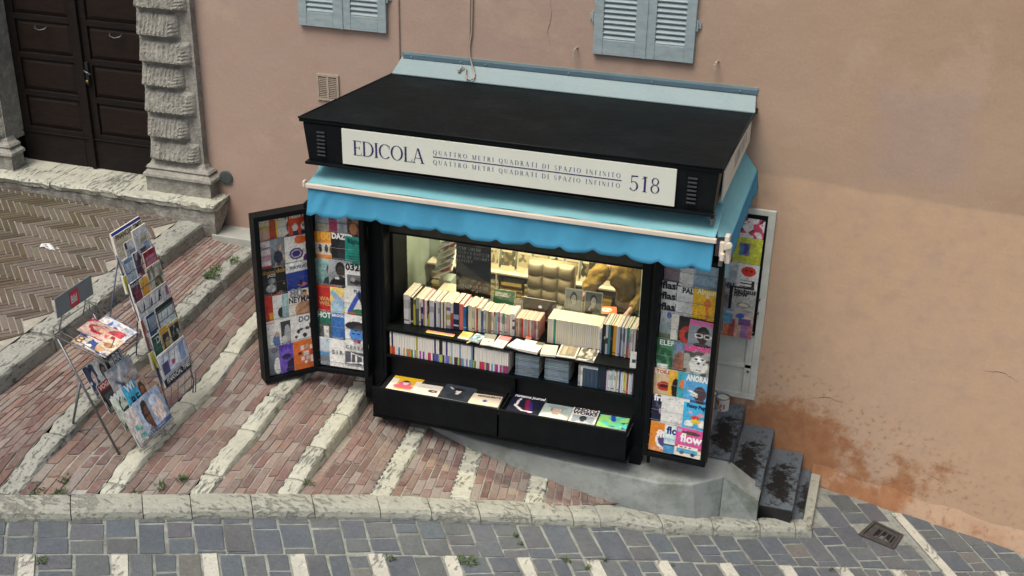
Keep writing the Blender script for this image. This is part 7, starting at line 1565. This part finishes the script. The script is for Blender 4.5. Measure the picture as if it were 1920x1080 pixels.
# tiers
MT = []
for j in range(4):
    xb = -2.845 + .112 * j; zb = 1.055 - .128 * j; MT.append((xb, zb)); b_ = MB()
    b_.tube([(xb - .04, YN, zb + .10), (xb + .02, YN, zb - .01), (xb + .02, YF, zb - .01), (xb - .04, YF, zb + .10)], .004, 6); b_.tube([(xb + .026, YN, zb + .05), (xb + .026, YF, zb + .05)], .003, 5)
    for q in range(5):
        y = YN + (YF - YN) * (q + .5) / 5; b_.tube([(xb - .03, y, zb - .012), (xb + .02, y, zb - .012), (xb + .026, y, zb + .05)], .0022, 5)
    b_.build('wire_shelf', M_steel, parent=ms, smooth=True)
EXTRA = ';n .45 13;q .30;t .06 .04 .5 .16 e8e8e8;t .55 .2 .94 .32 303040'
def smag(tier, y0, w_, h, ops, ttl, desc, dep=0, seed=0, lean=.42):
    ops += EXTRA
    xb, zb = MT[tier]; tn = ['top', 'second', 'third', 'bottom'][tier]
    flat_item('magazine', w_, h, .004, ops, frame_M((xb + .008 - .007 * dep, y0, zb), (0, 1, 0), (-lean, 0, 1)), parse_title(ttl), f'{desc} on the {tn} wire shelf of the magazine stand', 'magazine', seed=seed)
smag(0, YN - .0, .14, .25, 'bg 303c5c;h .5 .55 .25 c8b0a0 242838 3c4c74;b 7 .7 b8c0cc', '', 'dark blue magazine with a face', 2, 31)
smag(0, YN + .115, .15, .25, 'bg d4d4d4;h .5 .5 .25 b0a49c 303034 c0c0c4;t .1 .1 .9 .3 6878a0', '', 'white portrait magazine', 1, 32)
smag(0, YN + .235, .215, .27, 'bg 18181c;h .3 .55 .2 e0dcdc 101014 24242c;r .6 .1 .95 .3 c8c8cc', 'BRI|.45|.45|.42|dcdcdc|.03', 'black magazine with white lettering', 0, 33)
smag(1, YN - .01, .17, .25, 'bg 201c20;r .2 .1 .9 .6 484c50;r .05 .76 .8 .96 a82c2c', 'VOGA|.08|.80|.26|d8c8c4', 'black and red magazine', 1, 34)
smag(1, YN + .13, .33, .30, 'g a0b4c4 c0a090;l .1 .2 .5 .9 .05 e0dcd8;l .3 .1 .9 .7 .06 c8b0a8;l .2 .6 .6 .2 .04 4c6888;b 6 .65 dcd4cc;n .3 7', '', 'wide pale painted cover', 0, 35)
smag(2, YN - .0, .20, .28, 'bg c8d4c4;h .55 .55 .26 386048 1c3c2c 2c5c40;b 7 .62 d8e0d0;n .3 6', 'WIR|.08|.82|.36|e8ecec|.03', 'green leaf patterned magazine', 1, 36)
smag(2, YN + .155, .17, .29, 'bg 38b4dc;e .8 .85 .1 .07 20306c;r .1 .05 .9 .14 2058a4', 'WI|.2|.80|.4|e8f0f0|.03~RE|.25|.36|.5|14284c|.02', 'bright cyan magazine with bold letters', .4, 37)
smag(2, YN + .29, .16, .26, 'g b49484 c8ac98;h .5 .55 .3 8c5840 3c2420 c8b0a0', '', 'beige magazine with a small brown face', 1.2, 38)
smag(3, YN - .01, .20, .30, 'bg d8d0cc;l .1 .3 .4 .9 .03 c0b0ac;r .3 .35 .5 .5 58b0a8;r .35 .1 .75 .22 58b4ac;r .55 .3 .7 .4 60b0a8;t .1 .5 .8 .9 b09c98', '', 'pale pink magazine with turquoise marks', 1, 39)
smag(3, YN + .13, .20, .31, 'bg a0b0c4;h .55 .5 .34 6c4438 241c1c 2c3440;r .3 .48 .5 .55 1c1c20;r .6 .48 .8 .55 1c1c20;r .5 .51 .6 .53 1c1c20;r 0 0 1 .1 405c90', '', 'magazine cover with a man in glasses', .5, 40)
smag(3, YN + .27, .20, .31, 'bg 8ca0bc;e .5 .5 .34 .36 d8c4bc;e .45 .72 .3 .16 bcc4d4;e .6 .3 .2 .16 e0d0c8;r 0 0 1 .12 38548c;n .15 6', '', 'magazine cover with a very pale face', 0, 41)
def tmag(x, y0, w_, h, ops, ttl, desc, dep, seed, rot=0):
    ops += EXTRA
    flat_item('magazine', w_, h, .006, ops, frame_M((x, y0, tz(x) + .008 + .007 * dep), (.0 + rot, 1, -rot * .33), (-1, rot, .333)), parse_title(ttl), f'{desc} lying in the tray of the magazine stand', 'magazine', seed=seed)
tmag(-2.73, YN + .02, .21, .30, 'bg d8c8b8;r 0 .8 .6 1 e0b050;b 5 .5 3c5088;b 7 .62 e4dccc;e .3 .3 .2 .12 c8a070', 'COMO|.05|.80|.30|24386c|.02', 'cream and blue magazine with bold title', 0, 51)
tmag(-2.77, YN + .16, .21, .31, 'bg d0b0a0;h .55 .6 .24 d8a890 a83c48 c85058;b 6 .66 b02c44;r 0 .0 .5 .2 e0d8d0', '', 'red and pink magazine with a face', 1, 52)
tmag(-2.74, YF - .20, .20, .30, 'bg c8d0dc;r .1 .2 .6 .55 882c50;e .6 .8 .3 .16 4c6cac;b 5 .6 f0e8e0;t .1 .05 .9 .2 3c4c7c', '', 'pale blue magazine with magenta panel', .3, 53, .05)
tmag(-2.715, YN + .10, .18, .14, 'bg e4ccb0;e .3 .5 .2 .3 b88860;l .2 .3 .8 .6 .03 404858;r .75 .6 .95 .85 a83040', '', 'small sand coloured magazine at the lower edge', 1.6, 54)
